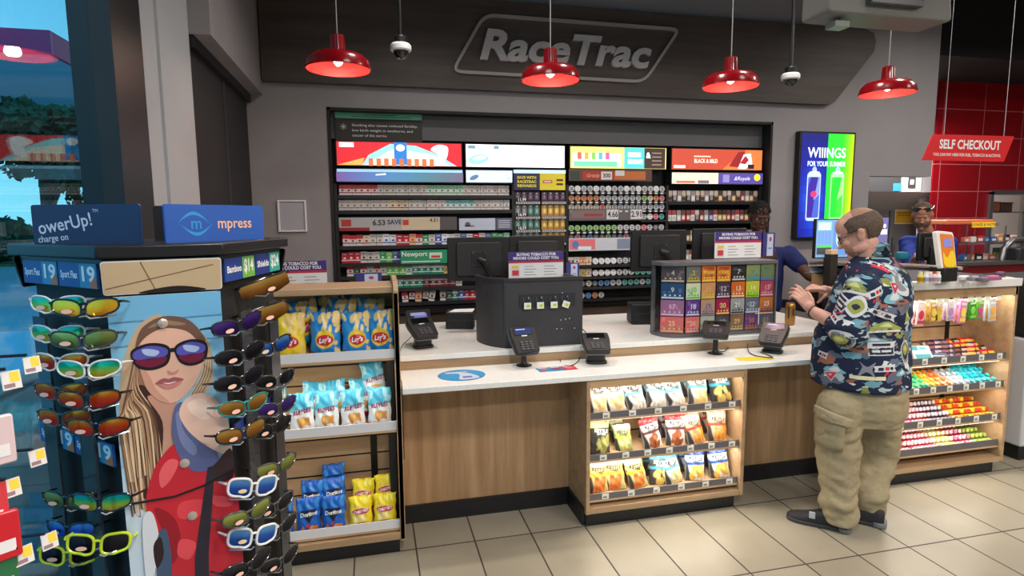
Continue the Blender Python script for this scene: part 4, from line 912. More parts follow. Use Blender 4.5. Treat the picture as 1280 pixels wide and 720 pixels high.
for i, px in enumerate((659, 675, 692, 707)):
    x = Xat(px, 385, Yd-.02); tl = R(20) if i == 3 else 0
    hk = G().tube([(x, Yd-.008, hz+.02), (x, Yd-.05, hz+.018), (x, Yd-.055, hz+.03)], .0018, CHROME, 6).tube([(x-.018, Yd-.008, hz+.03), (x-.018, Yd-.02, hz-.005), (x+.018, Yd-.02, hz-.005), (x+.018, Yd-.008, hz+.03)], .0012, CHROME, 6).build('hook', dv)
    X = Matrix.Translation((x, Yd-.03, hz-.025)) @ Matrix.Rotation(tl, 4, 'Y')
    G(X).box((-.021, -.001, -.02), (.021, .001, .018), TAGM).box((-.006, -.0016, -.010), (.014, -.001, .006), M((196, 214, 60), .5)).build('hang_tag', hk, smooth=False)

# lottery ticket display
Yl = 3.30; lx0, lx1 = Xat(824, 370, Yl+.06), Xat(971, 370, Yl); lz1 = Zat(900, 327, Yl)
lt = thing('lottery_display', 'clear lottery scratch ticket case with grey frame standing on the upper worktop', 'ticket display', ((lx0+lx1)/2, 3.4, ZU))
FRL = M((104, 104, 108), .35)
xc = lx0+.17*(lx1-lx0)+.02
def fpath(off=0): return [(lx0+.0, Yl+.16+off), (lx0+.012, Yl+.075+off), (lx0+.05, Yl+.03+off), (xc, Yl+off), (lx1, Yl+off)]
g = G(); oo = spline(fpath(), 4, closed=False); poly = oo+[(lx1, Yl+.22), (lx0+.02, Yl+.22)]
g.prism(poly, lz1-.022, lz1, FRL); g.prism(poly, ZU, ZU+.022, FRL); g.box((lx1-.012, Yl, ZU), (lx1, Yl+.02, lz1), FRL); g.box((lx0+.005, Yl+.15, ZU), (lx0+.02, Yl+.18, lz1), FRL); g.box((lx0+.02, Yl+.20, ZU), (lx1-.01, Yl+.215, lz1), BLACKM)
g.build('frame', lt, bev=.002)
g = G(); oi = [(x, y+.012) for x, y in oo]; wall_strip(g, oo, ZU+.022, lz1-.022, .003, CLEAR); g.build('clear_cover', lt)
TIC = [['brown_black', 'grey_yellow', 'orange', 'orange', 'black', 'multi', 'multi2'], ['navy', 'whitegreen', 'tan', 'darkm', 'orange2', 'lime', 'pinkr'], ['mauve', 'purple', 'tan2', 'crimson', 'silver', 'greyb', 'orange3'], ['salmon', 'salmon2', 'mono', 'darkg', 'brown2', 'purpleo', 'greyb2']]
TCOL = dict(brown_black=((84, 70, 72), (210, 190, 180), '4'), grey_yellow=((120, 116, 112), (216, 200, 80), '2'), orange=((240, 128, 40), (250, 226, 90), 'XTREME'), black=((44, 42, 46), (225, 225, 225), '7'), multi=((150, 160, 90), (70, 150, 180), '6'), multi2=((130, 140, 80), (80, 130, 180), '7'),
    navy=((34, 76, 120), (220, 230, 240), '9'), whitegreen=((226, 232, 196), (120, 200, 90), '10'), tan=((222, 160, 110), (240, 210, 70), '11'), darkm=((76, 60, 76), (230, 210, 220), '12'), orange2=((232, 110, 40), (250, 230, 190), '13'), lime=((214, 214, 60), (80, 190, 60), '14'), pinkr=((190, 70, 100), (240, 190, 200), '15'),
    mauve=((170, 110, 150), (240, 200, 230), '17'), purple=((106, 60, 150), (240, 230, 250), '18'), tan2=((200, 160, 130), (120, 110, 170), '19'), crimson=((176, 34, 80), (250, 220, 120), '20'), silver=((176, 176, 176), (60, 60, 60), '21'), greyb=((110, 116, 136), (220, 220, 230), '22'), orange3=((226, 130, 50), (90, 60, 110), '23'),
    salmon=((236, 110, 110), (250, 220, 150), '25'), salmon2=((240, 120, 110), (250, 200, 190), '26'), mono=((190, 196, 180), (70, 80, 70), '27'), darkg=((80, 84, 90), (180, 180, 180), '28'), brown2=((150, 110, 80), (220, 200, 150), '29'), purpleo=((110, 70, 140), (230, 140, 60), '30'), greyb2=((96, 100, 116), (200, 170, 150), '31'))
tw = (lx1-.012-xc)/6; rows_h = (lz1-.022-(ZU+.024))/4
for r_ in range(4):
    for c_ in range(7):
        k = TIC[r_][c_]; ca, cb, num = TCOL[k]
        z1_ = lz1-.026-r_*rows_h; z0_ = z1_-rows_h+.004
        if c_ == 0: dq = Vector((xc-.006-lx0-.022, -.078)); W_ = dq.length; T = Matrix.Translation((lx0+.022, Yl+.09, z0_)) @ Matrix.Rotation(math.atan2(dq.y, dq.x), 4, 'Z') @ Matrix.Rotation(PI/2, 4, 'X'); ox = 0
        else: T = face_y((xc+(c_-1)*tw, Yl+.014, z0_)); W_ = tw; ox = 0
        H_ = z1_-z0_
        g = G(T); g.box((ox+.004, 0, -.002), (ox+W_-.004, H_, 0), M(ca, .4)); rt = random.Random(r_*7+c_)
        for q in range(5):
            cc = tuple(int(ca[i]*(.55+.3*rt.random())+cb[i]*.3) for i in range(3)); xx = ox+.008+rt.random()*(W_-.04); yy = rt.random()*(H_-.035)+.004
            g.rect(xx, yy, xx+.012+rt.random()*.014, yy+.01+rt.random()*.018, M(cc, .4), .0004+.0001*q)
        g.rect(ox+.008, .006, ox+W_-.008, .016, M(cb, .4), .0012)
        for q in range(4): g.ell(ox+W_*(.2+.2*q), H_*.26, .006, .006, M(cb, .4), .0013, 10)
        g.text(num, ox+W_/2, H_*.58, .030 if len(num) < 3 else .018, M(cb if sum(cb) > 330 else WHITE and (240, 240, 240), .4), .0016, bold=.02, width=None if len(num) < 3 else W_*.78)
        if num == 'XTREME': g.text('XTREME', ox+W_/2, H_*.82, .016, M((200, 40, 30), .4), .0016, bold=.03, width=W_*.7); g.text('CASH', ox+W_/2, H_*.38, .014, M((200, 40, 30), .4), .0016, bold=.02)
        nm = {'XTREME': 'orange and yellow ticket'}.get(num, 'ticket numbered %s' % num)
        tag(g.build('scratch_ticket', at_=(T @ Vector((ox+W_/2, 0, 0))), smooth=False), 'scratch %s, %s from left in the %s row of the lottery case' % (nm, ORD[c_], ['top', 'second', 'third', 'bottom'][r_]), 'lottery ticket', 'scratch tickets in the lottery case')

# warning signs stand on the shields / behind the chip shelf, with their holders
def standing_sign(px, Y, zb, label):
    t = sign('warning_sign', label, px, Y, s_warn, th=.003, back=PAPER); return t
for px, Y, wd in WS:
    a_ = at(px[0], px[3], Y=Y); 
    t = sign('warning_sign', 'white warning notice with purple header about buying tobacco for minors, %s' % wd, px, Y, s_warn, th=.003, back=PAPER)
    T = face_y((0, Y, 0)); b_ = at(px[2], px[1], Y=Y)
    G().box((a_.x+.02, Y+.004, ZU), (a_.x+.035, Y+.010, a_.z+.05), CLEAR).box((b_.x-.035, Y+.004, ZU), (b_.x-.02, Y+.010, a_.z+.05), CLEAR).box((a_.x, Y-.01, ZU), (b_.x, Y+.05, ZU+.004), CLEAR).build('clear_stand', t, smooth=False)
for px, Y, wd in (((708, 329, 724, 349), 3.60, 'beside the notice on the charcoal divider'), ((953, 291, 969, 320), 3.75, 'beside the notice on the lottery case'), ((445, 342, 477, 362), 3.60, 'behind the tall chip shelf')):
    t = sign('leaflet_holder', 'blue leaflet holder with a white leaflet, %s' % wd, px, Y, s_leaf, 'leaflet holder', th=.02, back=M((46, 48, 110), .4))
    a_ = at(px[0], px[3], Y=Y); b_ = at(px[2], px[1], Y=Y); G().box((a_.x+.01, Y, ZU), (b_.x-.01, Y+.015, a_.z+.01), CLEAR).build('holder_leg', t, smooth=False)

# monitors seen from behind
def monitor(label, px, Y, arm=True, rz=0):
    a_ = at(px[0], px[3], Y=Y); b_ = at(px[2], px[1], Y=Y); W = b_.x-a_.x; H = at(px[0], px[1], Y=Y).z-a_.z; cx = a_.x+W/2
    t = thing('register_monitor', label, 'monitor', (cx, Y+.06, ZU), rz); T = WM[t.name] @ Matrix.Translation((0, -.06, a_.z-ZU))
    G(T).prism(rounded([(-W/2, 0), (W/2, 0), (W/2, H), (-W/2, H)], .012), -.028, 0, BLACK, Matrix.Rotation(PI/2, 4, 'X')).build('housing', t, bev=.004)
    G(T).prism(rounded([(-W*.36, H*.12), (W*.36, H*.12), (W*.36, H*.88), (-W*.36, H*.88)], .02), .0, .018, M((34, 34, 36), .5), Matrix.Rotation(PI/2, 4, 'X')).build('back_bulge', t, bev=.004)
    G(T).rect(-W/2+.012, .012, W/2-.012, H-.012, M((70, 90, 120), .2, emit=.5), 0, Matrix.Translation((0, .0285, 0)) @ Matrix.Rotation(PI, 4, 'Z') @ Matrix.Rotation(PI/2, 4, 'X')).build('screen', t, smooth=False)
    G(T).box((-.05, -.022, H*.5-.05), (.05, -.018, H*.5+.05), BLACKM).build('mount_plate', t, bev=.002)
    g = G(T); 
    for sx in (-.04, .04):
        for sz in (-.04, .04): g.ball((sx, -.024, H*.5+sz), .004, CHROME, None, 8, 6)
    g.build('screws', t)
    zc_ = a_.z-ZU+H*.5
    G(WM[t.name]).tube([(0, -.09, zc_), (.03, -.115, zc_-.01), (.09, -.10, zc_-.13), (.10, -.02, zc_-.2), (.10, .0, .01)], [.018, .018, .016, .016, .016], BLACK, 12).build('support_arm', t)
    G(WM[t.name]).lathe([(.07, 0), (.07, .008), (.03, .014)], BLACK, 24, Matrix.Translation((.10, 0, 0))).build('foot', t)
    return t
monitor('black register monitor back with an angled arm, rising left of the charcoal divider', (560, 297, 636, 352), 3.80)
monitor('black register monitor back half hidden behind the notice on the divider', (637, 295, 706, 350), 3.90)
monitor('black register monitor back beside the left end of the lottery case', (789, 288, 859, 340), 3.80)
monitor('black register monitor back behind the notice on the lottery case', (866, 286, 934, 330), 3.95)
# printers / black boxes
def black_box(label, px, Y, d, paper=True):
    a_ = at(px[0], px[3], z=ZU); x1_ = Xat(px[2], px[3], a_.y); zt2 = Zat(px[0], px[1], a_.y)
    t = thing('receipt_printer', label, 'printer', (a_.x, a_.y, ZU), R(-14)); T = WM[t.name]; W = (x1_-a_.x); H = zt2-ZU
    G(T).box((0, 0, .004), (W, d, H), M((26, 26, 28), .5)).build('case', t, bev=.006)
    G(T).box((.01, -.001, H*.55), (W-.01, .004, H*.57), M((60, 60, 62), .5)).build('seam', t, smooth=False)
    if paper: G(T).add([(.02, .02, H+.001), (W-.01, .03, H+.001), (W-.0, d*.7, H+.012), (.05, d*.8, H+.006)], [(0, 1, 2, 3)], PAPER).build('paper', t, smooth=False)
    return t
black_box('small black receipt printer with paper on top, left of the divider on the upper worktop', (557, 391, 592, 412), 3.6, .16)
black_box('small black receipt printer between the divider and the lottery case', (789, 381, 824, 406), 3.6, .18, False)
# drink can
a = zc(987, 406, ZU); g = G(Matrix.Translation((a.x, a.y, ZU)))
t = thing('drink_can', 'tall gold and brown drink can on the upper worktop by the hands of the customer', 'can', (a.x, a.y, ZU))
T0 = WM[t.name]
G(T0).lathe([(.024, 0), (.030, .006), (.0325, .014), (.0325, .135), (.030, .146), (.026, .152), (.0265, .156)], M((176, 132, 70), .3, .6), 28).build('can_body', t)
g = G(T0)
for k in range(7):
    a0 = 2*PI*k/7; zs = .03+.02*(k % 3); g.add([(.0328*math.cos(a0+j*.16), .0328*math.sin(a0+j*.16), zz) for zz in (zs, .13-.01*(k % 2)) for j in (0, 1, 2)], [(0, 1, 4, 3), (1, 2, 5, 4)], M((70, 44, 30), .4))
g.build('label_print', t)
G(T0).lathe([(.0255, .153), (.0, .1525)], M((190, 190, 190), .25, .9), 24, caps=False).ell(0, .006, .008, .012, M((210, 190, 120), .3, .8), .1545, 16).build('lid', t)

# customer-facing screens
def ui_screen(label, px, Y, fn, zbase, rz=0):
    a_ = at(px[0], px[3], Y=Y); b_ = at(px[2], px[1], Y=Y); W = b_.x-a_.x; H = at(px[0], px[1], Y=Y).z-a_.z
    t = thing('touch_screen', label, 'monitor', (a_.x+W/2, Y, zbase)); T = face_y((a_.x, Y, a_.z))
    G(T).box((-.008, -.008, -.03), (W+.008, H+.008, -.002), BLACK).build('housing', t, bev=.003)
    g = G(T); fn(g, W, H); g.build('display_image', t, smooth=False)
    G().box((a_.x+W/2-.03, Y+.03, zbase), (a_.x+W/2+.03, Y+.05, a_.z+.05), BLACK).box((a_.x+W/2-.09, Y-.03, zbase), (a_.x+W/2+.09, Y+.1, zbase+.012), BLACK).build('stand', t, bev=.003)
    return t
def ui1(g, W, H):
    g.rect(0, 0, W, H, em((120, 160, 200), .8)); g.rect(.03*W, .08*H, .48*W, .26*H, em((70, 76, 78), .6), .001); g.rect(.03*W, .26*H, .48*W, .33*H, em((80, 190, 90), .9), .001)
    g.rect(.04*W, .72*H, .45*W, .95*H, em((150, 200, 215), .9), .001)
    for k in range(4): g.rect((.05+.105*k)*W, .36*H, (.13+.105*k)*W, .70*H, em((110, 150, 215), .8), .001)
    g.rect(.52*W, .05*H, .97*W, .95*H, em((96, 140, 200), .8), .001); g.ell(.75*W, .5*H, .15*W, .25*H, em((180, 210, 235), .8), .002)
    for k in range(3): g.rect(.06*W, (.75+.06*k)*H, .4*W, (.78+.06*k)*H, em((220, 240, 240), .9), .002)
ui_screen('lit touch screen with blue and green menu in front of the customer', (1019, 275, 1062, 322), 3.95, ui1, ZU)
def ui2(g, W, H):
    g.rect(0, 0, W, H, em((112, 106, 160), .7)); g.rect(.55*W, .60*H, .95*W, .72*H, em((225, 225, 240), .9), .001); g.rect(.6*W, .2*H, .95*W, .4*H, em((150, 180, 235), .9), .001); g.ell(.8*W, .8*H, .08*W, .05*H, em((220, 220, 230), .9), .001)
ui_screen('lit purple touch screen just behind the back of the customer', (1085, 272, 1111, 325), 4.05, ui2, ZU)
t = thing('cash_register', 'low black and grey cash register area between the clerk and the customer', 'cash register', (Xat(1022, 350, 4.0), 4.0, ZU))
a_ = at(1000, 350, Y=4.0); x0_, x1_ = a_.x, Xat(1060, 350, 4.0)
G().box((x0_, 3.95, ZU), (x1_, 4.2, ZU+.07), BLACK).build('drawer_case', t, bev=.006); G().box((x0_+.06, 3.98, ZU+.07), (x1_-.05, 4.16, ZU+.10), M((120, 112, 108), .5)).build('keyboard_block', t, bev=.006)
g = G(); g.box((x0_+.08, 3.975, ZU+.07), (x0_+.16, 4.0, ZU+.15), M((30, 26, 26), .5)); g.build('scanner', t, bev=.004)
t = thing('sauce_box', 'small tan and black cup dispenser by the lit touch screen', 'box', (Xat(1043, 330, 3.85), 3.85, ZU))
q = at(1043, 318, Y=3.85); G().box((q.x-.03, 3.85, ZU), (q.x+.035, 3.92, q.z), M((40, 34, 30), .5)).build('box_body', t, bev=.002); G().box((q.x-.028, 3.852, q.z-.0), (q.x+.033, 3.915, q.z+.035), M((226, 190, 150), .5)).build('box_top', t, bev=.002)

# ================================================================== chip bags
def inpoly(u, v, pts):
    r = np.zeros(u.shape, bool); n = len(pts)
    for i in range(n):
        x0, y0 = pts[i]; x1, y1 = pts[(i+1) % n]
        c = ((y0 > v) != (y1 > v)); 
        if y0 != y1: r ^= c & (u < (x1-x0)*(v-y0)/(y1-y0)+x0)
    return r
def blobs(u, v, n, cx, cy, sx, sy, rr, seed):
    q = random.Random(seed); m = np.zeros(u.shape, bool)
    for _ in range(n):
        a = q.random()*PI; x = cx+sx*(q.random()*2-1); y = cy+sy*(q.random()*2-1); r1 = rr*(.7+.6*q.random()); r2 = r1*(.5+.3*q.random())
        du = (u-x)*math.cos(a)+(v-y)*math.sin(a); dv = -(u-x)*math.sin(a)+(v-y)*math.cos(a); m |= (du/r1)**2+(dv/r2)**2 < 1
    return m
def bag_mesh(name, w, h, d, paint, texts, seed=0, nu=34, nv=50, back=(200, 200, 200)):
    """pillow bag standing on its base: local x right, z up, front is -y. u,v in [-1,1]"""
    q = random.Random(seed); ph = [q.random()*6 for _ in range(8)]
    def surf(u, v, s):
        e = max(0, 1-abs(u)**2.2); f = max(0, 1-abs(v)**3.0)
        t = d/2*(e**.55)*(f**.55)*(1-.12*v)
        t += .0022*math.sin(9*u+ph[0]+3*v)*f*e+.003*math.sin(14*u+ph[1])*(abs(v)**5)*(f > 0)+.0018*math.sin(11*v+7*u+ph[2])*e*f
        cr = .0025*math.sin(16*u+ph[3])*(1-f)
        x = u*w/2*(.93+.07*abs(v)**3)+.002*math.sin(8*v+ph[4])*abs(u)
        z = (v+1)/2*h+.002*math.sin(7*u+ph[5])*(v**3)
        y = -s*t+cr
        # slump
        y += .010*((v+1)/2)**2*math.sin(ph[6])
        return Vector((x, y, z))
    us = np.linspace(-1, 1, nu); vs_ = np.linspace(-1, 1, nv)
    U, V = np.meshgrid(us, vs_)
    col = np.zeros((nv, nu, 3)); col[:] = lin(back)
    ss = [(-.33, -.33), (.33, .33), (.33, -.33), (-.33, .33)]; acc = np.zeros_like(col)
    for a, b in ss:
        c = np.zeros_like(col); uu = U+a*2/(nu-1); vv = V+b*2/(nv-1)
        for (mask, cc) in paint(uu, vv): c[mask] = lin(cc)
        acc += c
    col = acc/4
    verts = []; cols = []
    for j in range(nv):
        for i in range(nu): verts.append(surf(us[i], vs_[j], 1)); cols.append(col[j, i])
    n0 = len(verts); bu, bv = nu//2, nv//2
    fs = [(j*nu+i, j*nu+i+1, (j+1)*nu+i+1, (j+1)*nu+i) for j in range(nv-1) for i in range(nu-1)]
    # back surface, coarser
    bus = np.linspace(-1, 1, nu); bvs = np.linspace(-1, 1, nv)
    for j in range(nv):
        for i in range(nu): verts.append(surf(bus[i], bvs[j], -1)); cols.append(np.array(lin(back)))
    fs += [(n0+j*nu+i+1, n0+j*nu+i, n0+(j+1)*nu+i, n0+(j+1)*nu+i+1) for j in range(nv-1) for i in range(nu-1)]
    me = bpy.data.meshes.new(name); me.from_pydata([tuple(p) for p in verts], [], fs)
    me.materials.append(PRINTM)
    at_ = me.color_attributes.new('Col', 'FLOAT_COLOR', 'POINT'); arr = np.ones((len(verts), 4), np.float32); arr[:, :3] = np.array(cols); at_.data.foreach_set('color', arr.ravel())
    me.polygons.foreach_set('use_smooth', [True]*len(fs)); me.update()
    o = bpy.data.objects.new(name, me); C.objects.link(o); WM[o.name] = Matrix()
    g = G()
    for (s, u, v, size, m, width, shear, rot) in texts:
        tv, tf_ = text_data(s, .035, shear, 'CENTER')
        w0 = max(p[0] for p in tv)-min(p[0] for p in tv); kx = width/w0; k = size/.7; out = []
        for p in tv:
            a, b = p[0]*kx, p[1]*k; a, b = a*math.cos(rot)-b*math.sin(rot), a*math.sin(rot)+b*math.cos(rot)
            uu = max(-1, min(1, u+a)); vv = max(-1, min(1, v+b)); x = surf(uu, vv, 1); x.y -= .0012; out.append(tuple(x))
        g.add(out, tf_, m)
    if g.v: g.build('bag_lettering', o, smooth=False)
    tag(o, 'x', 'chip bag'); return Proto(o)
ALL = lambda u: np.ones(u.shape, bool)
TAN = (236, 196, 110)
def p_lays(base):
    def f(u, v):
        y = [(ALL(u), base), (blobs(u, v, 12, 0, .62, .95, .28, .19, 3), (240, 206, 130)), (blobs(u, v, 5, .4, .35, .5, .2, .17, 8), (248, 222, 150)), (blobs(u, v, 3, .75, -.5, .15, .3, .14, 9), (240, 206, 130)),
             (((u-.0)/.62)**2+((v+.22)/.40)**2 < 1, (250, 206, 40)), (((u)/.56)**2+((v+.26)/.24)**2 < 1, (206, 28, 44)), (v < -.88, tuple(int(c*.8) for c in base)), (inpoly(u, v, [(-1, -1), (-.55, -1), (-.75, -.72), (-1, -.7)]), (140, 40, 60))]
        return y
    return f
def p_ruffles(u, v):
    s = np.sin(6*u+3*v)*.12
    return [(ALL(u), (90, 190, 216)), (v+s > .35, (70, 176, 210)), (blobs(u, v, 7, 0, .55, 1, .3, .2, 5), (170, 226, 236)), ((v+s*.6 < .12), (238, 242, 244)), (blobs(u, v, 5, .15, -.5, .5, .18, .26, 6), (226, 160, 80)), (blobs(u, v, 3, .1, -.42, .3, .1, .2, 16), (240, 190, 110)), (v < -.78, (196, 30, 44))]
def p_doritos(u, v):
    return [(ALL(u), (28, 100, 196)), (blobs(u, v, 8, 0, .5, 1, .45, .22, 2), (60, 140, 220)), (inpoly(u, v, [(-.7, .35), (.75, .4), (.05, -.38)]), (28, 34, 60)), (inpoly(u, v, [(-.9, -.95), (-.2, -.9), (-.5, -.45)]), (232, 140, 50)), (inpoly(u, v, [(-.3, -.95), (.55, -.92), (.2, -.5)]), (240, 156, 60)), (inpoly(u, v, [(.2, -.5), (.8, -.55), (.6, -.9)]), (226, 130, 44)), (inpoly(u, v, [(-.25, -.45), (.15, -.35), (.0, -.7)]), (200, 60, 40))]
def p_chester(u, v):
    return [(ALL(u), (246, 222, 40)), (blobs(u, v, 6, 0, .6, .9, .3, .2, 4), (250, 236, 90)), (((u)/.8)**2+((v-.1)/.22)**2 < 1, (240, 200, 190)), (((u)/.76)**2+((v-.1)/.18)**2 < 1, (206, 40, 50)), (blobs(u, v, 8, 0, -.42, .6, .22, .2, 7), (250, 236, 170)), (v < -.66+.08*np.cos(3*u), (200, 30, 40)), (blobs(u, v, 3, 0, -.78, .4, .05, .14, 9), (240, 120, 60))]
def p_kettle(top, mid, chip, band=None, dark=(60, 58, 60)):
    def f(u, v):
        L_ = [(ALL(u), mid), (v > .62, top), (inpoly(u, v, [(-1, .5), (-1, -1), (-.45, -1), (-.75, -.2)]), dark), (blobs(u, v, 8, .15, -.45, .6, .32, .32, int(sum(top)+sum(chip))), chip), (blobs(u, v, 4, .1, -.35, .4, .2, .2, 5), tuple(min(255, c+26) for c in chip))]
        if band: L_.append(((v > .02) & (v < .2), band))
        return L_
    return f
WH_ = M((244, 244, 244), .4)
BG = {}
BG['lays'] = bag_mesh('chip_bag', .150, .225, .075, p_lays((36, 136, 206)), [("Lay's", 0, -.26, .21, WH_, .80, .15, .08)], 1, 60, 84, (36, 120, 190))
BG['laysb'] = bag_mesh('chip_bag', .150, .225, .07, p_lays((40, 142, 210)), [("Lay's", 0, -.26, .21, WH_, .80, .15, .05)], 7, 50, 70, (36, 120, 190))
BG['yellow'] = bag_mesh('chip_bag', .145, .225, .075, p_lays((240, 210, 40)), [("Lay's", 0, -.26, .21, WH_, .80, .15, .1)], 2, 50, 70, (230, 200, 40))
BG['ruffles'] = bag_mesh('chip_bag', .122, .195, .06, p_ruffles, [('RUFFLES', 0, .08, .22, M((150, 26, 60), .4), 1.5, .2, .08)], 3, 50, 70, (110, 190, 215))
BG['rufflesb'] = bag_mesh('chip_bag', .122, .195, .055, p_ruffles, [('RUFFLES', 0, .08, .22, M((150, 26, 60), .4), 1.5, .2, .12)], 9, 50, 70, (110, 190, 215))
BG['doritos'] = bag_mesh('chip_bag', .118, .180, .06, p_doritos, [('Doritos', 0, .14, .22, WH_, 1.45, .1, .06)], 4, 50, 70, (28, 90, 180))
BG['chester'] = bag_mesh('chip_bag', .118, .160, .06, p_chester, [("CHESTER'S", 0, .1, .16, WH_, 1.3, .1, .08)], 5, 44, 60, (236, 210, 40))
def place_bag(k, x, y, z, rz, lean, label, group, s=1, roll=0):
    BG[k].place((x, y, z), (R(-lean), R(roll), R(rz)), label, group, s)
zt1, zt2, zt3 = 1.020, .652, .130
g_ = 'potato chip bags on the top ledge of the tall chip shelf'
for i, (x, k) in enumerate([(-.395, 'yellow'), (-.235, 'lays'), (-.085, 'laysb'), (.03, 'lays')]):
    place_bag(k, x, 2.975+.006*(i % 2), zt1, (4, -3, 3, -10)[i], 10, '%s chip bag, %s, front row of the top chip ledge' % ('yellow' if i == 0 else 'blue', ('left of the blue ones', 'leftmost blue one', 'middle blue one', 'against the end panel')[i]), g_, (1, 1, .97)[i % 3])
for i, x in enumerate((-.55, -.70)): place_bag('yellow', x, 2.98, zt1, 3, 10, 'yellow chip bag, %s along the top ledge behind the sunglasses display' % ('second', 'third')[i], g_)
for i, x in enumerate((-.33, -.17, -.03)):
    place_bag('lays' if i % 2 else 'laysb', x, 3.07, zt1+.052, (6, -8, 4)[i], 14, 'blue chip bag in the back row of the top ledge, %s' % ('leftmost', 'in the middle', 'rightmost')[i], g_, 1, (-5, 3, 6)[i])
for i, x in enumerate((-.25, -.08)): place_bag('laysb', x, 3.145, zt1+.065, (-12, 10)[i], 12, 'blue chip bag at the very back of the top ledge, %s' % ('left', 'right')[i], g_)
g_ = 'ridged chip bags on the middle ledge'
for i, x in enumerate((-.36, -.245, -.118, .012)):
    place_bag('ruffles' if i % 2 else 'rufflesb', x, 2.965+.004*i, zt2, (3, -4, 2, -6)[i], 10, 'pale blue chip bag, %s in the front row of the middle ledge' % ORD[i], g_)
for i, x in enumerate((-.33, -.20, -.08)): place_bag('rufflesb' if i % 2 else 'ruffles', x, 3.045, zt2+.035, (8, -10, 12)[i], 26, 'pale blue chip bag lying back, %s in the second row of the middle ledge' % ORD[i], g_, 1, (12, -10, 6)[i])
place_bag('ruffles', .0, 3.10, zt2+.105, 4, 8, 'pale blue chip bag standing highest at the right of the middle ledge', g_, 1, -6)
for i, x in enumerate((-.49, -.62, -.74)): place_bag('ruffles', x, 2.965, zt2, 2, 10, 'pale blue chip bag behind the sunglasses display, %s on the middle ledge' % ORD[i], g_)
g_ = 'blue tortilla chip bags on the bottom ledge'
for i, (x, y, dz, ln) in enumerate([(-.352, 2.965, 0, 8), (-.232, 2.96, 0, 6), (-.345, 3.05, .045, 16), (-.232, 3.05, .05, 16), (-.235, 3.13, .095, 10)]):
    place_bag('doritos', x, y, zt3+dz, (4, -6, -8, 5, 4)[i], ln, 'bright blue tortilla chip bag, %s on the bottom ledge' % ('front left', 'front right', 'second row left', 'second row right', 'standing highest at the back')[i], g_)
for i, x in enumerate((-.48, -.61, -.73)): place_bag('doritos', x, 2.965, zt3, 2, 8, 'bright blue tortilla chip bag behind the sunglasses display, %s on the bottom ledge' % ORD[i], g_)
for i, (x, y, dz) in enumerate([(-.098, 2.96, 0), (.022, 2.96, 0), (-.085, 3.045, .05), (.035, 3.05, .06)]):
    place_bag('chester', x, y, zt3, (3, -3, -4, 5)[i], 8, 'yellow bag with red bottom, %s on the bottom ledge' % ('front left', 'front right', 'back left', 'back right')[i], 'yellow popcorn bags on the bottom ledge') if dz == 0 else place_bag('chester', x, y, zt3+dz, (3, -3, -4, 5)[i], 12, 'yellow bag with red bottom, %s on the bottom ledge' % ('front left', 'front right', 'back left', 'back right')[i], 'yellow popcorn bags on the bottom ledge')
# middle case
DK = M((50, 48, 50), .4)
KT = [('KETTLE', 0, .42, .20, WH_, 1.35, .05, -.08), ('COOKED', 0, .24, .12, WH_, .9, .05, -.05)]
KTD = [('KETTLE', 0, .42, .20, DK, 1.35, .05, -.08), ('COOKED', 0, .24, .12, DK, .9, .05, -.05)]
MB_ = {}
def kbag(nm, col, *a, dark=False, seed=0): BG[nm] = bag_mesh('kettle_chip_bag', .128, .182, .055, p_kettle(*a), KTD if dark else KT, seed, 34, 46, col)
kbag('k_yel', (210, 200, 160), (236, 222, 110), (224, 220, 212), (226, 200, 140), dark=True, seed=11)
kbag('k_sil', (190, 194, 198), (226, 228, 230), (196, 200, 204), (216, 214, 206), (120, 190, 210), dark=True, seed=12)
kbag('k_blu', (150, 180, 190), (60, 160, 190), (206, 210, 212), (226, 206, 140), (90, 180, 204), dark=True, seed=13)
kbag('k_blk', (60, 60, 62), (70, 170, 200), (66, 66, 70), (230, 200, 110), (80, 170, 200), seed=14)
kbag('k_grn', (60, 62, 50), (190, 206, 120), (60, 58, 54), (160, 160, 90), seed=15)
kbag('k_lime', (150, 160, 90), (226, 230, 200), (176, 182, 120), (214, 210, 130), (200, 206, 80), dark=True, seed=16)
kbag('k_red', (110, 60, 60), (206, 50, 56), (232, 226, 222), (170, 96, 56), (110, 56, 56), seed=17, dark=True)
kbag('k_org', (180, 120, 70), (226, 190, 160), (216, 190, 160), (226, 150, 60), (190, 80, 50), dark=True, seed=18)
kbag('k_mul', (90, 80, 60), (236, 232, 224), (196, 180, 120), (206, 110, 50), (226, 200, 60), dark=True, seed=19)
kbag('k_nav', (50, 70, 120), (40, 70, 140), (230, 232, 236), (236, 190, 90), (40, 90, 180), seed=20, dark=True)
kdesc = dict(k_yel='yellow and white', k_sil='silver and white', k_blu='teal topped', k_blk='black and teal', k_grn='dark green topped', k_lime='short lime and white', k_red='red topped', k_org='orange and peach', k_mul='white and brown', k_nav='navy and white')
rows = [('top', .600, [(747, 'k_yel'), (770, 'k_yel'), (797, 'k_sil'), (822, 'k_sil'), (846, 'k_sil'), (873, 'k_blu'), (902, 'k_blk')]),
        ('middle', .362, [(750, 'k_grn'), (781, 'k_lime'), (817, 'k_red'), (845, 'k_red'), (871, 'k_org'), (897, 'k_org')]),
        ('bottom', .135, [(748, 'k_mul'), (770, 'k_mul'), (799, 'k_mul'), (825, 'k_blk'), (843, 'k_blu'), (869, 'k_nav'), (900, 'k_nav')])]
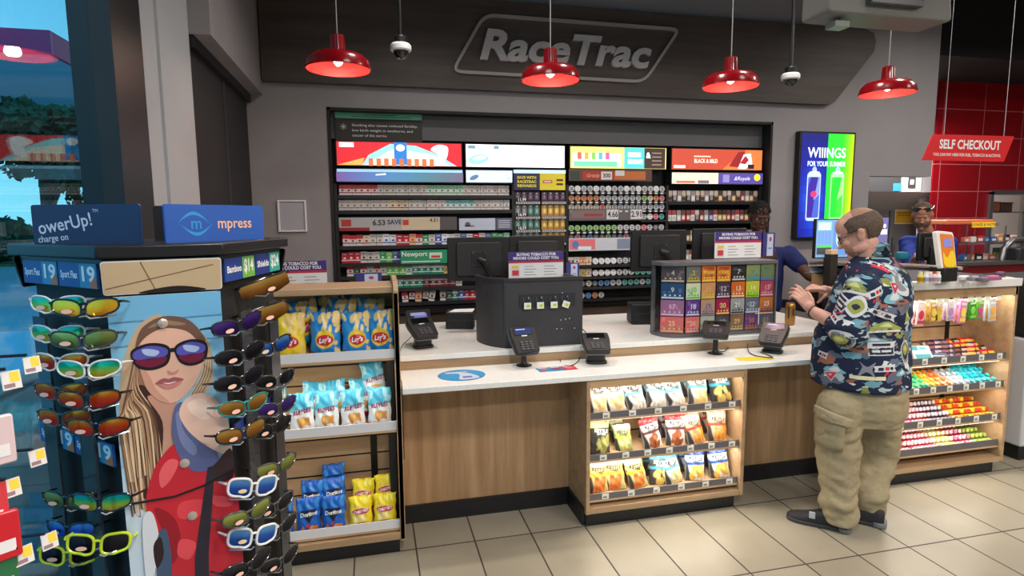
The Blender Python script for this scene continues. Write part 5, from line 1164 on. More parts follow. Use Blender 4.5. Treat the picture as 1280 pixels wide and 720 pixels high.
for nm, z, it in rows:
    for i, (px, k) in enumerate(it):
        x = Xat(px, {'top': 495, 'middle': 548, 'bottom': 596}[nm], 2.99)
        z_ = z+.01; s = 1.0 if k != 'k_lime' else .82
        if nm == 'top' and i == 6: s = 1.06
        place_bag(k, x, 2.985+.008*(i % 2), z_, (6, -8, 10, -5, 12, -4, -8)[i], 14, '%s kettle chip bag, %s from left on the %s snack case shelf' % (kdesc[k], ORD[i], nm), 'kettle chip bags on the %s shelf of the snack case' % nm, s, (3, -4, -8, 2, -8, 3, -5)[i])
        if nm != 'bottom' or True:
            place_bag(k, x+.012, 3.085, z_+.022, (-8, 6)[i % 2], 14, '%s kettle chip bag behind the %s one, %s snack shelf' % (kdesc[k], ORD[i], nm), 'second row of kettle chip bags', s*.93, (5, -6)[i % 2])

# ================================================================== candy unit contents
def tray_z(lip, y): return lip-.042+.05*(y-(YF+.025))/(3.24-(YF+.025))
def wrap_bar(c1, c2, c3):
    """short round-ended wrapped bar pointing at the shopper, with twisted film ends"""
    g = G(Matrix.Rotation(PI/2, 4, 'X')); r = .0135
    g.lathe([(.004, -.055), (.010, -.048), (.0135, -.044), (.0135, .030)], M(c1, .3), 10, Matrix.Translation((0, r, 0)))
    g.lathe([(.0137, .012), (.0137, .026)], M(c3, .3), 10, Matrix.Translation((0, r, 0)), caps=False)
    g.lathe([(.0136, .030), (.0125, .034), (0, .035)], M(c2, .35), 10, Matrix.Translation((0, r, 0)), caps=False)
    o = g.build('candy_roll'); tag(o, 'x', 'candy'); return Proto(o)
CB = {'red': wrap_bar((196, 40, 60), (236, 190, 196), (240, 236, 236)), 'pink': wrap_bar((226, 90, 120), (250, 200, 210), (250, 240, 240)), 'orange': wrap_bar((240, 150, 40), (200, 60, 40), (250, 210, 60)), 'yellow': wrap_bar((244, 210, 50), (250, 190, 60), (250, 240, 140)), 'brown': wrap_bar((110, 60, 60), (226, 206, 200), (200, 60, 70)), 'black': wrap_bar((46, 40, 50), (214, 204, 214), (150, 110, 140)), 'cream': wrap_bar((236, 230, 150), (246, 240, 200), (226, 220, 110)), 'green': wrap_bar((120, 150, 60), (170, 190, 90), (220, 226, 130)), 'blue': wrap_bar((50, 110, 200), (150, 200, 235), (235, 240, 245)), 'magenta': wrap_bar((180, 40, 120), (230, 120, 170), (250, 220, 235))}
def pile(lip, runs, nmrow, rows_n, group, y0=2.965):
    cnt = [0]*rows_n
    """runs: (x0, x1, kind)"""
    for x0, x1, kinds in runs:
        n = max(1, int((x1-x0)/.0285))
        for r_ in range(rows_n):
            for i in range(n):
                k = kinds[(i+r_) % len(kinds)] if isinstance(kinds, list) else kinds
                y = y0+r_*.052; x = x0+(i+.5+(r_ % 2)*.35)*(x1-x0)/n
                CB[k].place((x, y, tray_z(lip, y)+r_*.012+.001+.004), (R(-14), 0, R(-3+3*((i*7+r_) % 3))), '%s candy roll, %s from left in row %s of the %s candy shelf' % (k, ORD[cnt[r_]], ('one', 'two', 'three', 'four')[r_], nmrow), group); cnt[r_] += 1
pile(.212, [(2.965, 3.02, 'yellow'), (3.02, 3.37, ['red', 'brown', 'red']), (3.37, 3.55, ['pink', 'red']), (3.55, 3.69, 'cream'), (3.69, 3.83, ['red', 'magenta', 'red']), (3.83, 3.97, 'green')], 'lowest', 4, 'candy rolls on the lowest candy shelf')
pile(.392, [(2.965, 3.06, 'blue'), (3.06, 3.34, ['pink', 'magenta', 'red']), (3.34, 3.46, 'red'), (3.46, 3.64, 'black'), (3.64, 3.97, ['orange', 'yellow', 'orange'])], 'second lowest', 4, 'candy rolls on the second lowest candy shelf')
def gum(cb, cc):
    g = G(); g.lathe([(.014, 0), (.017, .003), (.017, .034), (.013, .04)], M(cb, .3), 14); g.lathe([(.0145, .038), (.0145, .052), (.012, .055), (0, .0555)], M(cc, .3), 14); g.lathe([(.0172, .010), (.0172, .026)], M(tuple(min(255, c+60) for c in cc), .4), 14, caps=False)
    o = g.build('gum_bottle'); tag(o, 'x', 'gum'); return Proto(o)
GM = {'cyan': gum((120, 220, 230), (20, 170, 190)), 'green': gum((190, 230, 190), (60, 180, 120)), 'yellow': gum((240, 220, 120), (230, 180, 50)), 'orange': gum((240, 200, 170), (230, 130, 70)), 'white': gum((235, 235, 235), (190, 200, 210)), 'teal': gum((200, 230, 226), (60, 180, 190))}
cnt = [0]*4
for (x0, x1, k) in [(3.02, 3.25, 'cyan'), (3.25, 3.42, 'green'), (3.42, 3.50, 'yellow'), (3.50, 3.60, 'orange'), (3.60, 3.74, 'white'), (3.74, 3.96, 'teal')]:
    n = max(1, int((x1-x0)/.038))
    for r_ in range(4):
        for i in range(n):
            y = 2.965+.045*r_; kk = 'cyan' if (k == 'teal' and r_ > 0) else k; dz = .03 if (k == 'teal' and r_ > 1) else 0
            GM[kk].place((x0+(i+.5)*(x1-x0)/n, y, tray_z(.612, y)+.003+r_*.006+dz*.6), (R(25), 0, R(10*((i+r_) % 3)-10)), '%s gum bottle, %s from left in row %s of the gum shelf' % (kk, ORD[cnt[r_]], ('one', 'two', 'three', 'four')[r_]), 'gum bottles on the third lowest candy shelf'); cnt[r_] += 1
# top shelf: boxes and bags
def candy_box(label, x, y, z, w, h, d, c1, c2, rz=0, tilt=20, txt=None):
    t = thing('candy_box', label, 'box', (x, y, z), R(rz)); T = WM[t.name] @ Matrix.Rotation(R(-tilt), 4, 'X')
    G(T).box((-w/2, 0, 0), (w/2, d, h), M(c1, .4)).build('carton', t, bev=.001)
    g = G(T @ Matrix.Rotation(PI/2, 4, 'X')); g.rect(-w*.4, h*.1, w*.4, h*.4, M(c2, .4), .0006); g.rect(-w*.3, h*.5, w*.35, h*.62, M((250, 250, 250), .4), .0006); g.ell(w*.1, h*.8, w*.2, h*.09, M(tuple(min(255, c+40) for c in c2), .4), .0007, 14); g.rect(-w*.45, h*.68, -w*.15, h*.95, M(c2, .4), .0006)
    g.build('carton_print', t, smooth=False); return t
zz = tray_z(.80, 2.98)+.008
for i in range(4):
    candy_box('upright white and red candy carton, %s from left beside the arm of the customer' % ORD[i], 3.14+.045*i, 2.96+.01*i, zz, .038, .15-.01*i, .02, (240, 226, 224), (206, 50, 60), -28, 12)
candy_box('white candy carton with teal print in the middle of the top candy shelf', 3.40, 2.97, zz, .13, .10, .04, (236, 232, 240), (60, 180, 190), -8, 35)
candy_box('slanted blue grey candy bag on the top candy shelf', 3.50, 2.955, zz, .11, .05, .02, (110, 130, 150), (60, 80, 110), -20, 45)
def mini_bag(c1, c2):
    g = G(); n = 8; w, h, d = .062, .05, .022
    vs = []; fs = []
    for j in range(n+1):
        for i in range(n+1):
            u = 2*i/n-1; v = 2*j/n-1; e = max(0, 1-u**4)*max(0, 1-v**4); vs.append((u*w/2, -d/2*e**.5+.001*math.sin(9*u), (v+1)/2*h))
    m0 = len(vs)
    for j in range(n+1):
        for i in range(n+1):
            u = 2*i/n-1; v = 2*j/n-1; e = max(0, 1-u**4)*max(0, 1-v**4); vs.append((u*w/2, d/2*e**.5, (v+1)/2*h))
    fa = [(j*(n+1)+i, j*(n+1)+i+1, (j+1)*(n+1)+i+1, (j+1)*(n+1)+i) for j in range(n) for i in range(n)]
    mid = [q for k, q in enumerate(fa) if 2 <= k//n <= 4 and 1 <= k % n <= 6]; oth = [q for q in fa if q not in mid]
    g.add(vs, oth+[tuple(m0+i for i in q[::-1]) for q in fa], M(c1, .25)); k0 = len(g.v)
    g.f += mid; g.mi += [g._m(M(c2, .3))]*len(mid)
    o = g.build('candy_bag'); tag(o, 'x', 'candy bag'); return Proto(o)
MBG = {'black': mini_bag((44, 38, 44), (170, 90, 110)), 'purple': mini_bag((80, 50, 100), (220, 200, 220)), 'red': mini_bag((210, 30, 40), (250, 200, 60)), 'dark': mini_bag((60, 40, 40), (226, 190, 170))}
for r_ in range(4):
    for i in range(8):
        x = 3.56+i*.054; y = 2.965+.05*r_; k = (['black', 'purple', 'black', 'dark'][(i+r_) % 4] if i < 4 else ['red', 'red', 'dark'][(i+r_) % 3])
        MBG[k].place((x, y, tray_z(.80, y)+.006+.008*r_), (R(-38), 0, R(14*((i*3+r_) % 4)-20)), '%s candy bag, %s from left in row %s of the top candy shelf' % (k, ORD[i], ('one', 'two', 'three', 'four')[r_]), 'small candy bags on the top candy shelf')
# hanging packets on pegs with white tags
hb_y = YF+.07
pegs = [(1148, (244, 220, 220), (210, 60, 90)), (1162, (206, 160, 90), (240, 210, 90)), (1170, (240, 200, 170), (230, 190, 60)), (1183, (226, 206, 220), (190, 150, 190)), (1200, (240, 150, 200), (250, 220, 90)), (1210, (70, 150, 50), (130, 210, 80)), (1221, (110, 190, 60), (210, 80, 150)), (1235, (214, 214, 220), (240, 180, 90))]
G().box((RCX0+.03, hb_y+.02, 1.165), (RCX1-.03, hb_y+.03, 1.175), BLACK).build('peg_bar', rc, smooth=False)
for i, (px, c1, c2) in enumerate(pegs):
    x = Xat(px, 390, hb_y); zt_ = 1.155; 
    nm = ['pink and white', 'gold', 'cream', 'lilac', 'bright pink', 'dark green', 'green and pink', 'silver'][i]
    for k in range(2):
        t = thing('hanging_packet', '%s gum packet %s, %s candy peg from left' % (nm, ('in front', 'behind the front one')[k], ORD[i]), 'candy packet', (x, hb_y-.02+.03*k, zt_), group='gum packets hanging on the pegs')
        X = Matrix.Translation((x, hb_y-.02+.03*k, zt_)) @ Matrix.Rotation(R(4*(-1)**i), 4, 'Y')
        h = .15 if i in (0, 4, 7) else .13; w = .058
        G(X).prism(rounded([(-w/2, -h), (w/2, -h), (w/2, 0), (-w/2, 0)], .004), -.007, .004, M(c1, .3), Matrix.Rotation(PI/2, 4, 'X')).build('pouch', t, bev=.003)
        g = G(X @ Matrix.Rotation(PI/2, 4, 'X')); g.ell(0, -h*.55, w*.34, h*.2, M(c2, .35), .0085, 16); g.rect(-w*.4, -h*.93, w*.4, -h*.78, M(c2, .35), .0085); g.rect(-w*.35, -h*.24, w*.35, -h*.14, M((250, 250, 250), .35), .0085); g.build('packet_print', t, smooth=False)
    q = G(); q.cyl((x, hb_y+.03, 1.165), (x, hb_y-.06, 1.16), .002, CHROME, 6); hk = q.build('peg_hook', rc)
    part(G().box((x-.024, hb_y-.064, 1.148), (x+.02, hb_y-.062, 1.18), M((246, 246, 226), .5)).build('price_tag', hk, smooth=False), 'white price tag on the peg end')

# ================================================================== top of the island
for i, (px, c) in enumerate([(1150, (226, 196, 80)), (1157, (226, 226, 230)), (1162, (210, 190, 200)), (1167, (226, 200, 205)), (1172, (235, 230, 235))]):
    a_ = at(px, 354, z=1.292); t = thing('small_bottle', '%s small bottle, %s in the line of five on the island counter' % (['yellow', 'white', 'mauve', 'pink', 'pale'][i], ORD[i]), 'bottle', a_, group='energy shot bottles on the island')
    G(WM[t.name]).lathe([(.013, 0), (.015, .003), (.015, .045), (.009, .056)], M(c, .35), 16).build('bottle_body', t); G(WM[t.name]).lathe([(.010, .056), (.010, .068), (0, .068)], M((200, 60, 60) if i == 3 else (230, 230, 210), .4), 14).build('cap', t)
    G(WM[t.name]).lathe([(.0153, .012), (.0153, .035)], M(tuple(max(0, v-70) for v in c), .4), 16, caps=False).build('label_band', t)
a_ = at(1187, 352, z=1.292)
t = thing('game_terminal', 'orange and yellow upright terminal with a small purple screen on the island counter', 'terminal', (a_.x, a_.y, 1.292), R(6)); T = WM[t.name]; X = T @ Matrix.Translation((0, 0, .05)) @ Matrix.Rotation(PI/2-R(10), 4, 'X')
ow, oh = .125, .26
k = .8
G(X).prism([(x*k*1.05, (y+.01)*k) for x, y in rounded([(-.085, .03), (.075, .0), (.075, .30), (-.095, .315)], .025)], -.03, .0, M((236, 232, 226), .4)).build('shell', t, bev=.004)
g = G(X); g.sheet([(x*k, y*k) for x, y in rounded([(-.068, .04), (.068, .02), (.068, .29), (-.072, .302)], .02)], M((232, 128, 40), .4), .001); g.sheet([(x*k, y*k) for x, y in spline([(-.05, .06), (.055, .05), (.062, .15), (.03, .17), (-.02, .12), (-.055, .16)])], M((246, 206, 40), .4), .002); g.build('front_print', t, smooth=False)
part(G(X).rect(-.045*k, .20*k, .045*k, .262*k, em((110, 110, 170), .8), .003).build('screen', t, smooth=False), 'small purple screen')
G(T).box((-.06, -.005, 0), (.06, .09, .085), BLACK).build('stand', t, bev=.005)
for i, (px, py, nm, c, sz) in enumerate([(1205, 350, 'white pen tray', (210, 206, 206), (.07, .05, .02)), (1217, 351, 'grey key fob rack', (150, 140, 150), (.06, .05, .022)), (1228, 352, 'grey lighter box', (110, 100, 110), (.05, .05, .02)), (1240, 350, 'pink and purple card box', (170, 90, 130), (.12, .05, .02)), (1250, 345, 'low dark card box', (90, 70, 90), (.08, .05, .02))]):
    a_ = at(px, py, z=1.292); t = thing('counter_tray', '%s on the dark island counter top' % nm, 'tray', a_, R(10*i-20)); T = WM[t.name]
    G(T).prism(rounded([(-sz[0]/2, -sz[1]/2), (sz[0]/2, -sz[1]/2), (sz[0]/2, sz[1]/2), (-sz[0]/2, sz[1]/2)], .01), 0, sz[2], M(c, .4)).build('tray_body', t, bev=.002)
    G(T).box((-sz[0]*.35, -sz[1]*.3, sz[2]), (sz[0]*.35, sz[1]*.3, sz[2]+.008), M(tuple(min(255, v+40) for v in c), .4)).build('tray_contents', t, bev=.002)
# dark equipment between customer and rear clerk
a_ = at(1160, 350, Y=4.1)
t = thing('register_monitor', 'black register monitor back in front of the rear clerk', 'monitor', (Xat(1158, 320, 4.15), 4.15, 1.292)); x_ = Xat(1158, 320, 4.15)
G().box((x_-.12, 4.12, 1.30), (x_+.10, 4.15, 1.54), BLACK).build('housing', t, bev=.008); G().box((x_-.08, 4.10, 1.33), (x_+.06, 4.12, 1.50), M((36, 36, 38), .5)).build('back_bulge', t, bev=.006); G().box((x_-.03, 4.08, 1.24), (x_+.03, 4.12, 1.42), BLACK).build('stand', t, bev=.004)
t = thing('island_cabinet', 'dark cabinet carrying the island register', 'cabinet', (4.6, 4.2, 0))
G().box((3.95, 4.07, 0), (5.0, 4.35, 1.24), M((40, 38, 40), .5)).build('carcass', t, bev=.004); G().box((3.93, 4.05, 1.24), (5.02, 4.37, 1.262), M((60, 56, 58), .3)).build('cabinet_top', t, bev=.002)
# waste bin at right edge
a_ = at(1257, 575, z=0.0)
t = thing('waste_bin', 'white waste bin with black domed lid cut off by the right picture edge', 'waste bin', (4.62, 3.25, 0))
G().box((4.30, 3.0, 0), (4.95, 3.5, .10), BLACK).build('bin_base', t, bev=.01)
G().box((4.28, 2.98, .10), (4.97, 3.52, .86), M((216, 214, 214), .4)).build('bin_body', t, bev=.02)
G().box((4.27, 2.97, .86), (4.98, 3.53, 1.25), BLACKM).build('lid', t, bev=.03); G().box((4.34, 2.955, .92), (4.9, 2.975, 1.12), M((10, 10, 10), .5)).build('flap', t, bev=.006)
part(G().box((4.28, 2.972, .76), (4.97, 2.982, .86), M((170, 170, 170), .4)).build('rim_strip', t, smooth=False), 'grey rim strip')

# ================================================================== food counter and kitchen beyond
YC = 5.0
fx0 = Xat(1180, 330, YC); zcn = Zat(1200, 328, YC)
t = thing('food_counter', 'stainless topped food counter in front of the red tiled wall', 'counter', (8.0, 5.2, 0))
G().box((5.9, YC, zcn-.04), (9.8, 5.9, zcn), STEEL).build('counter_top', t, bev=.003); G().box((5.95, YC+.04, .1), (9.75, 5.85, zcn-.04), M((120, 20, 30), .4)).build('front_panel', t, bev=.003); G().box((6, YC+.06, 0), (9.7, 5.8, .1), BLACK).build('toe_kick', t)
YD = 5.15; dx0, dx1 = Xat(1181, 300, YD), Xat(1250, 300, YD); dz1 = Zat(1215, 278, YD); dzm = Zat(1215, 303, YD)
t = thing('pastry_case', 'clear self-serve pastry case with orange top and yellow header strip', 'display case', ((dx0+dx1)/2, YD+.2, zcn))
ORG = M((236, 130, 90), .4)
G().box((dx0, YD, dz1-.02), (dx1-.1, YD+.4, dz1+.03), ORG).build('case_top', t, bev=.01)
g = G(); g.box((dx0+.35, YD-.012, dz1-.055), (dx1-.1, YD-.002, dz1+.0), M((246, 206, 60), .4, emit=.3)); g.text('COOKIES & PASTRIES', (dx0+dx1)/2+.13, 0, .03, M((120, 80, 30), .5), 0, bold=.02, X=face_y((0, YD-.0125, dz1-.027))); part(g.build('header_strip', t, smooth=False), 'yellow strip with small lettering')
G().box((dx0, YD, zcn), (dx0+.008, YD+.4, dz1-.02), CLEAR).build('side_pane', t, smooth=False); G().box((dx1-.108, YD, zcn), (dx1-.1, YD+.4, dz1-.02), CLEAR).build('side_pane', t, smooth=False)
G().box((dx0+.3, YD-.06, dzm-.012), (dx1, YD+.38, dzm), STEEL).box((dx0+.3, YD-.06, dzm-.012), (dx0+.312, YD-.05, zcn), STEEL).box((dx1-.012, YD-.06, zcn), (dx1, YD-.05, dzm+.18), STEEL).box((dx1-.012, YD+.37, zcn), (dx1, YD+.38, dzm+.18), STEEL).build('wire_shelf', t, smooth=False)
ry = random.Random(3)
cs = [(236, 130, 110), (240, 180, 160), (60, 110, 180), (236, 236, 230), (226, 110, 90), (220, 150, 90), (200, 60, 70), (120, 170, 60), (40, 36, 36), (70, 140, 200)]
cn_ = ['coral', 'peach', 'blue', 'white', 'orange', 'tan', 'red', 'green', 'black', 'sky blue']
for lvl, zz_ in enumerate((dzm, zcn)):
    for i in range(8):
        x = dx0+.38+i*.095; c = cs[(i*3+lvl*2) % 10]; h = .05+.03*ry.random()
        t = thing('snack_packet', '%s snack packet, %s from left on the %s of the pastry case' % (cn_[(i*3+lvl*2) % 10], ORD[i], ('upper wire shelf', 'floor')[lvl]), 'packet', (x, YD+.06, zz_), R(ry.uniform(-20, 20)), 'snack packets in the pastry case')
        G(WM[t.name]).prism(rounded([(-.04, 0), (.04, 0), (.038, h), (-.038, h)], .008), -.045, 0, M(c, .35), Matrix.Rotation(PI/2, 4, 'X')).build('packet_body', t, bev=.006)
        G(WM[t.name]).rect(-.026, .012, .02, h*.6, M((240, 236, 228), .4), .0006, Matrix.Rotation(PI/2, 4, 'X')).build('packet_label', t, smooth=False)
t = thing('slushy_spout', 'stainless arm fixture on the food counter by the right picture edge', 'fixture', (Xat(1262, 320, 5.1), 5.1, zcn)); x_ = Xat(1262, 325, 5.1)
G().tube([(x_-.12, 5.1, zcn+.0), (x_-.1, 5.1, zcn+.12), (x_+.02, 5.1, zcn+.22), (x_+.5, 5.1, zcn+.23)], .035, STEEL, 12).build('arm', t); G().box((x_+.0, 5.0, zcn), (x_+.6, 5.3, zcn+.13), M((60, 60, 62), .3, .3)).build('arm_base', t, bev=.006)
# kitchen shelf seen through the opening
t = thing('kitchen_rack', 'steel kitchen rack seen through the pick-up opening', 'rack', (8.9, 6.6, 0))
kx0, kx1 = KX0+.1, KX0+1.1
for x in (kx0, kx1): G().box((x-.015, 6.3, 0), (x+.015, 6.33, 2.3), STEEL).build('rack_post', t)
kz = [Zat(1255, y, 6.4) for y in (265, 303, 328)]
for z in kz: G().box((kx0, 6.28, z-.012), (kx1, 6.75, z), STEEL).build('rack_shelf', t)
for i, (c, w, h) in enumerate([((190, 100, 40), .16, .20), ((200, 110, 50), .16, .2), ((150, 110, 80), .22, .13), ((90, 70, 60), .2, .12)]):
    x = kx0+.10+i*.23; bt2 = thing('kitchen_bin', '%s kitchen container, %s from left on the upper rack shelf' % (['orange', 'amber', 'tan', 'dark'][i], ORD[i]), 'container', (x, 6.4, kz[0]))
    G(WM[bt2.name]).box((-w/2, 0, 0), (w/2, .2, h), M(c, .35)).build('bin_body', bt2, bev=.008); G(WM[bt2.name]).box((-w/2-.006, -.006, h), (w/2+.006, .206, h+.012), M(tuple(int(v*.7) for v in c), .4)).build('bin_lid', bt2, bev=.003)
# stainless hood and cooler behind the passage opening
kx = Xat(1087, 240, 6.2); 
t = thing('stainless_cooler', 'tall grey stainless cooler behind the passage opening', 'refrigerator', (6.6, 6.7, 0))
G().box((5.7, 6.45, 0), (7.5, 7.2, Zat(1110, 262, 6.45)), M((132, 130, 128), .5)).build('cooler_body', t, bev=.006)
G().box((6.62, 6.44, .1), (6.64, 6.452, 1.75), M((90, 90, 92), .4)).build('door_gap', t); G().box((6.55, 6.41, 1.0), (6.575, 6.44, 1.4), STEEL).box((6.68, 6.41, 1.0), (6.705, 6.44, 1.4), STEEL).build('handle', t, bev=.004)
z0_, z1_ = Zat(1110, 240, 6.0), Zat(1110, 218, 6.0)
t = thing('extractor_hood', 'grey extractor hood with a blue tag above the passage', 'hood', (6.3, 6.2, z0_))
G().box((5.6, 6.0, z0_), (Xat(1126, 230, 6.0), 6.5, z1_+.25), M((96, 94, 92), .4, .4)).build('hood_shell', t, bev=.004)
G(face_y((0, 5.995, 0))).rect(Xat(1116, 230, 6), Zat(1120, 239, 6), Xat(1126, 230, 6), Zat(1120, 229, 6), M((70, 160, 210), .5), .002).build('blue_tag', t, smooth=False)
G().add([(5.65, 6.02, z0_), (7.4, 6.02, z0_), (7.4, 6.5, z0_-.24), (5.65, 6.5, z0_-.24), (5.65, 6.5, z0_), (7.4, 6.5, z0_)], [(0, 3, 2, 1), (0, 1, 5, 4), (2, 3, 4, 5), (0, 4, 3), (1, 2, 5)], M((176, 172, 166), .5)).build('hood_apron', t, smooth=False)
xb0, xb1 = Xat(1128, 230, 6), Xat(1152, 230, 6)
t = thing('wall_box', 'white wall box with a grey square dial above the passage', 'box', ((xb0+xb1)/2, 6.1, z0_))
G().box((xb0, 6.0, z0_), (xb1, 6.3, z1_+.2), M((226, 214, 204), .5)).build('box_body', t, bev=.004); G(face_y((0, 5.996, 0))).rect(xb0+.08, z0_+.05, xb0+.19, z0_+.19, M((80, 78, 78), .5), .002).rect(xb0+.105, z0_+.09, xb0+.165, z0_+.15, M((220, 220, 220), .5), .003).build('dial', t, smooth=False)
xw0, xw1 = Xat(1153, 240, 6.15), Xat(1163, 240, 6.15)
tag(G().box((xw0, 6.15, 0), (xw1+.0, 6.2, 2.4), M((222, 222, 220), .5)).build('white_cupboard', at_=(xw0, 6.15, 0), bev=.004), 'tall narrow white cupboard beside the red tiled wall', 'cupboard')
yz0, yz1 = Zat(1130, 280, 6.43), Zat(1130, 262, 6.43); yx0, yx1 = Xat(1119, 270, 6.43), Xat(1144, 270, 6.43)
t = thing('yellow_notice', 'yellow notice taped to the stainless cooler left of the rear clerk', 'notice', ((yx0+yx1)/2, 6.43, yz0))
G(face_y((0, 6.435, 0))).rect(yx0, yz0, yx1, yz1, M((246, 236, 180), .6), 0).rect(yx0+.015, yz0+.015, yx1-.015, yz1-.015, M((238, 186, 50), .6), .001).rect(yx0+.04, yz1-.05, yx1-.04, yz1-.04, M((190, 130, 40), .6), .002).rect(yx0+.04, yz1-.08, yx1-.05, yz1-.07, M((190, 130, 40), .6), .002).build('sheet', t, smooth=False)

# ================================================================== outside the window
struct(G().box((-60, -25, -.12), (-1.12, 60, -.06), noisy('concrete_outside', (168, 178, 178), 6, 1, .8)).build('ground'))
tag(G().box((-34, 27.5, -.06), (-1.2, 36, .02), noisy('lawn', (70, 120, 60), 14, 5, .9)).build('lawn_strip', at_=(-8, 18, 0)), 'green lawn strip beyond the parking area outside', 'grass', kind='stuff')
def tree(label, x, y, h, r, seed, col):
    t = thing('tree', label, 'tree', (x, y, .02 if y > 27 else -.06)); q = random.Random(seed)
    g = G(); g.tube([(x, y, .02 if y > 27 else -.06), (x+.1, y, h*.35), (x, y+.1, h*.7)], [.22, .16, .08], M((70, 60, 50), .9), 10)
    for k in range(7): a = q.random()*6.28; g.tube([(x, y, h*(.35+.04*k)), (x+r*.6*math.cos(a), y+r*.6*math.sin(a), h*(.55+.05*k))], [.07, .02], M((70, 60, 50), .9), 6)
    g.build('trunk', t)
    g = G(); lm = noisy('leaves_%d' % seed, col, 14, 3, .8)
    cl = [(q.gauss(0, .45)*r, q.gauss(0, .45)*r, h*.72+q.gauss(0, .3)*r) for _ in range(26)]
    vs = []; fs = []
    for c in cl:
        rr_ = r*(.22+.16*q.random())
        for _ in range(150):
            d = Vector((q.gauss(0, 1), q.gauss(0, 1), q.gauss(0, 1))).normalized()*rr_*(.55+.5*q.random()); p = Vector((x, y, 0))+Vector(c)+d; a = Vector((q.gauss(0, 1), q.gauss(0, 1), q.gauss(0, 1))).normalized(); b = a.orthogonal().normalized(); s = .13
            n = len(vs); vs += [tuple(p+a*s), tuple(p+b*s*.6), tuple(p-a*s), tuple(p-b*s*.6)]; fs.append((n, n+1, n+2, n+3))
    g.add(vs, fs, lm); g.build('crown', t, smooth=False)
tree('dark green spreading tree beyond the fuel canopy', -13.0, 31.0, 6.2, 2.2, 1, (38, 74, 40))
tree('thin young tree outside between window and fuel canopy', -6.9, 15.0, 4.8, .9, 2, (50, 84, 56))
tree('dark tree further left beyond the fuel canopy', -21.5, 31.5, 6.0, 2.2, 3, (40, 78, 44))
t = thing('fuel_canopy', 'pink and red edged fuel station canopy high outside the window', 'canopy', (-10, 14, 0))
G().box((-26, 17, 5.75), (-7.4, 26, 6.0), M((150, 190, 205), .6)).build('canopy_roof', t, bev=.02); G().box((-26, 16.9, 5.7), (-7.3, 17, 6.25), M((214, 60, 110), .5)).box((-7.4, 17, 5.7), (-7.3, 26, 6.25), M((200, 30, 70), .5)).build('canopy_band', t)
for x, y in ((-13.5, 18.5), (-22, 18.5), (-22, 24.5)): G().box((x-.2, y-.2, -.06), (x+.2, y+.2, 5.75), M((190, 200, 205), .5)).build('canopy_column', t)
for i in range(7):
    q = random.Random(50+i); x = -6-4.6*i; y = 28.8+i*.1
    t = thing('shrub', 'round green shrub in the hedge line outside, %s from the building' % ORD[i], 'shrub', (x, y, .02), group='shrubs beyond the parking area')
    g = G(); vs = []; fs = []
    for _ in range(900):
        d = Vector((q.gauss(0, 1)*1.3, q.gauss(0, 1)*.8, abs(q.gauss(0, 1))*.8)); d = d.normalized()*(.8+.4*q.random()); p = Vector((x+d.x*1.9, y+d.y*.9, d.z*1.5+.2)); a = Vector((q.gauss(0, 1), q.gauss(0, 1), q.gauss(0, 1))).normalized(); b = a.orthogonal().normalized(); s = .16; n = len(vs); vs += [tuple(p+a*s), tuple(p+b*s*.6), tuple(p-a*s), tuple(p-b*s*.6)]; fs.append((n, n+1, n+2, n+3))
    g.add(vs, fs, M((60, 100, 60), .8)); g.ball((x, y, .98), (1.6, .7, .95), M((40, 70, 44), .9)); g.build('foliage', t, smooth=False)
t = thing('ice_chest', 'pale teal ice chest standing on the pavement just outside the window', 'ice chest', (-1.75, 2.1, -.06))
G().box((-2.3, 1.2, .0), (-1.35, 3.6, 1.05), M((150, 205, 215), .5)).build('cabinet_body', t, bev=.03); G().box((-2.32, 1.18, 1.05), (-1.33, 3.62, 1.12), M((176, 220, 228), .5)).build('lid', t, bev=.02)
for y in (1.8, 2.9): G().box((-1.35, y-.12, .75), (-1.325, y+.12, .80), DGREY).build('handle', t, bev=.004)
G().box((-2.28, 1.22, -.06), (-1.38, 3.58, 0), BLACK).build('chest_base', t)
t = thing('outdoor_bin', 'dark grey square bin outside the window behind the ice chest', 'bin', (-3.4, 4.6, -.06))
G().box((-3.7, 4.3, -.06), (-3.1, 4.9, 1.15), M((50, 62, 70), .6)).build('bin_body', t, bev=.02); G().box((-3.74, 4.26, 1.15), (-3.06, 4.94, 1.3), M((40, 50, 56), .6)).build('bin_hood', t, bev=.03)

# ================================================================== people
def frame(loc, fwd, up=(0, 0, 1)):
    f = Vector(fwd).normalized(); u = Vector(up); r = f.cross(u).normalized(); u = r.cross(f).normalized()
    return Matrix(((r.x, f.x, u.x, loc[0]), (r.y, f.y, u.y, loc[1]), (r.z, f.z, u.z, loc[2]), (0, 0, 0, 1)))
def head_prims(T, s=1.0):
    """local: x right, y face forward, z up; origin mid head; height about .235"""
    def P(x, y, z): return T @ (Vector((x, y, z))*s)
    Rm = T.to_3x3().to_4x4()
    def E(c, r, rot=None): return ('ell', P(*c), tuple(v*s for v in r), Rm @ rot if rot else Rm)
    pr = [E((0, -.012, .030), (.077, .098, .088)), E((0, .022, -.03), (.062, .070, .083)), E((0, .040, -.078), (.040, .045, .034)), E((0, .030, .045), (.064, .062, .060)),
          E((0, .088, -.022), (.011, .018, .026), Matrix.Rotation(R(-14), 4, 'X')), E((0, .101, -.036), (.015, .013, .010)), E((0, .082, .018), (.046, .014, .010)),
          E((0, .083, -.066), (.024, .011, .006)), E((0, .080, -.075), (.021, .011, .007)), E((0, .075, -.102), (.021, .018, .014))]
    for sx in (-1, 1):
        pr += [E((sx*.036, .060, -.03), (.022, .026, .020)), E((sx*.045, .02, -.07), (.022, .040, .024)), E((sx*.077, -.008, -.012), (.007, .018, .031), Matrix.Rotation(R(8), 4, 'X')), E((sx*.080, -.014, .004), (.008, .014, .016))]
    return pr
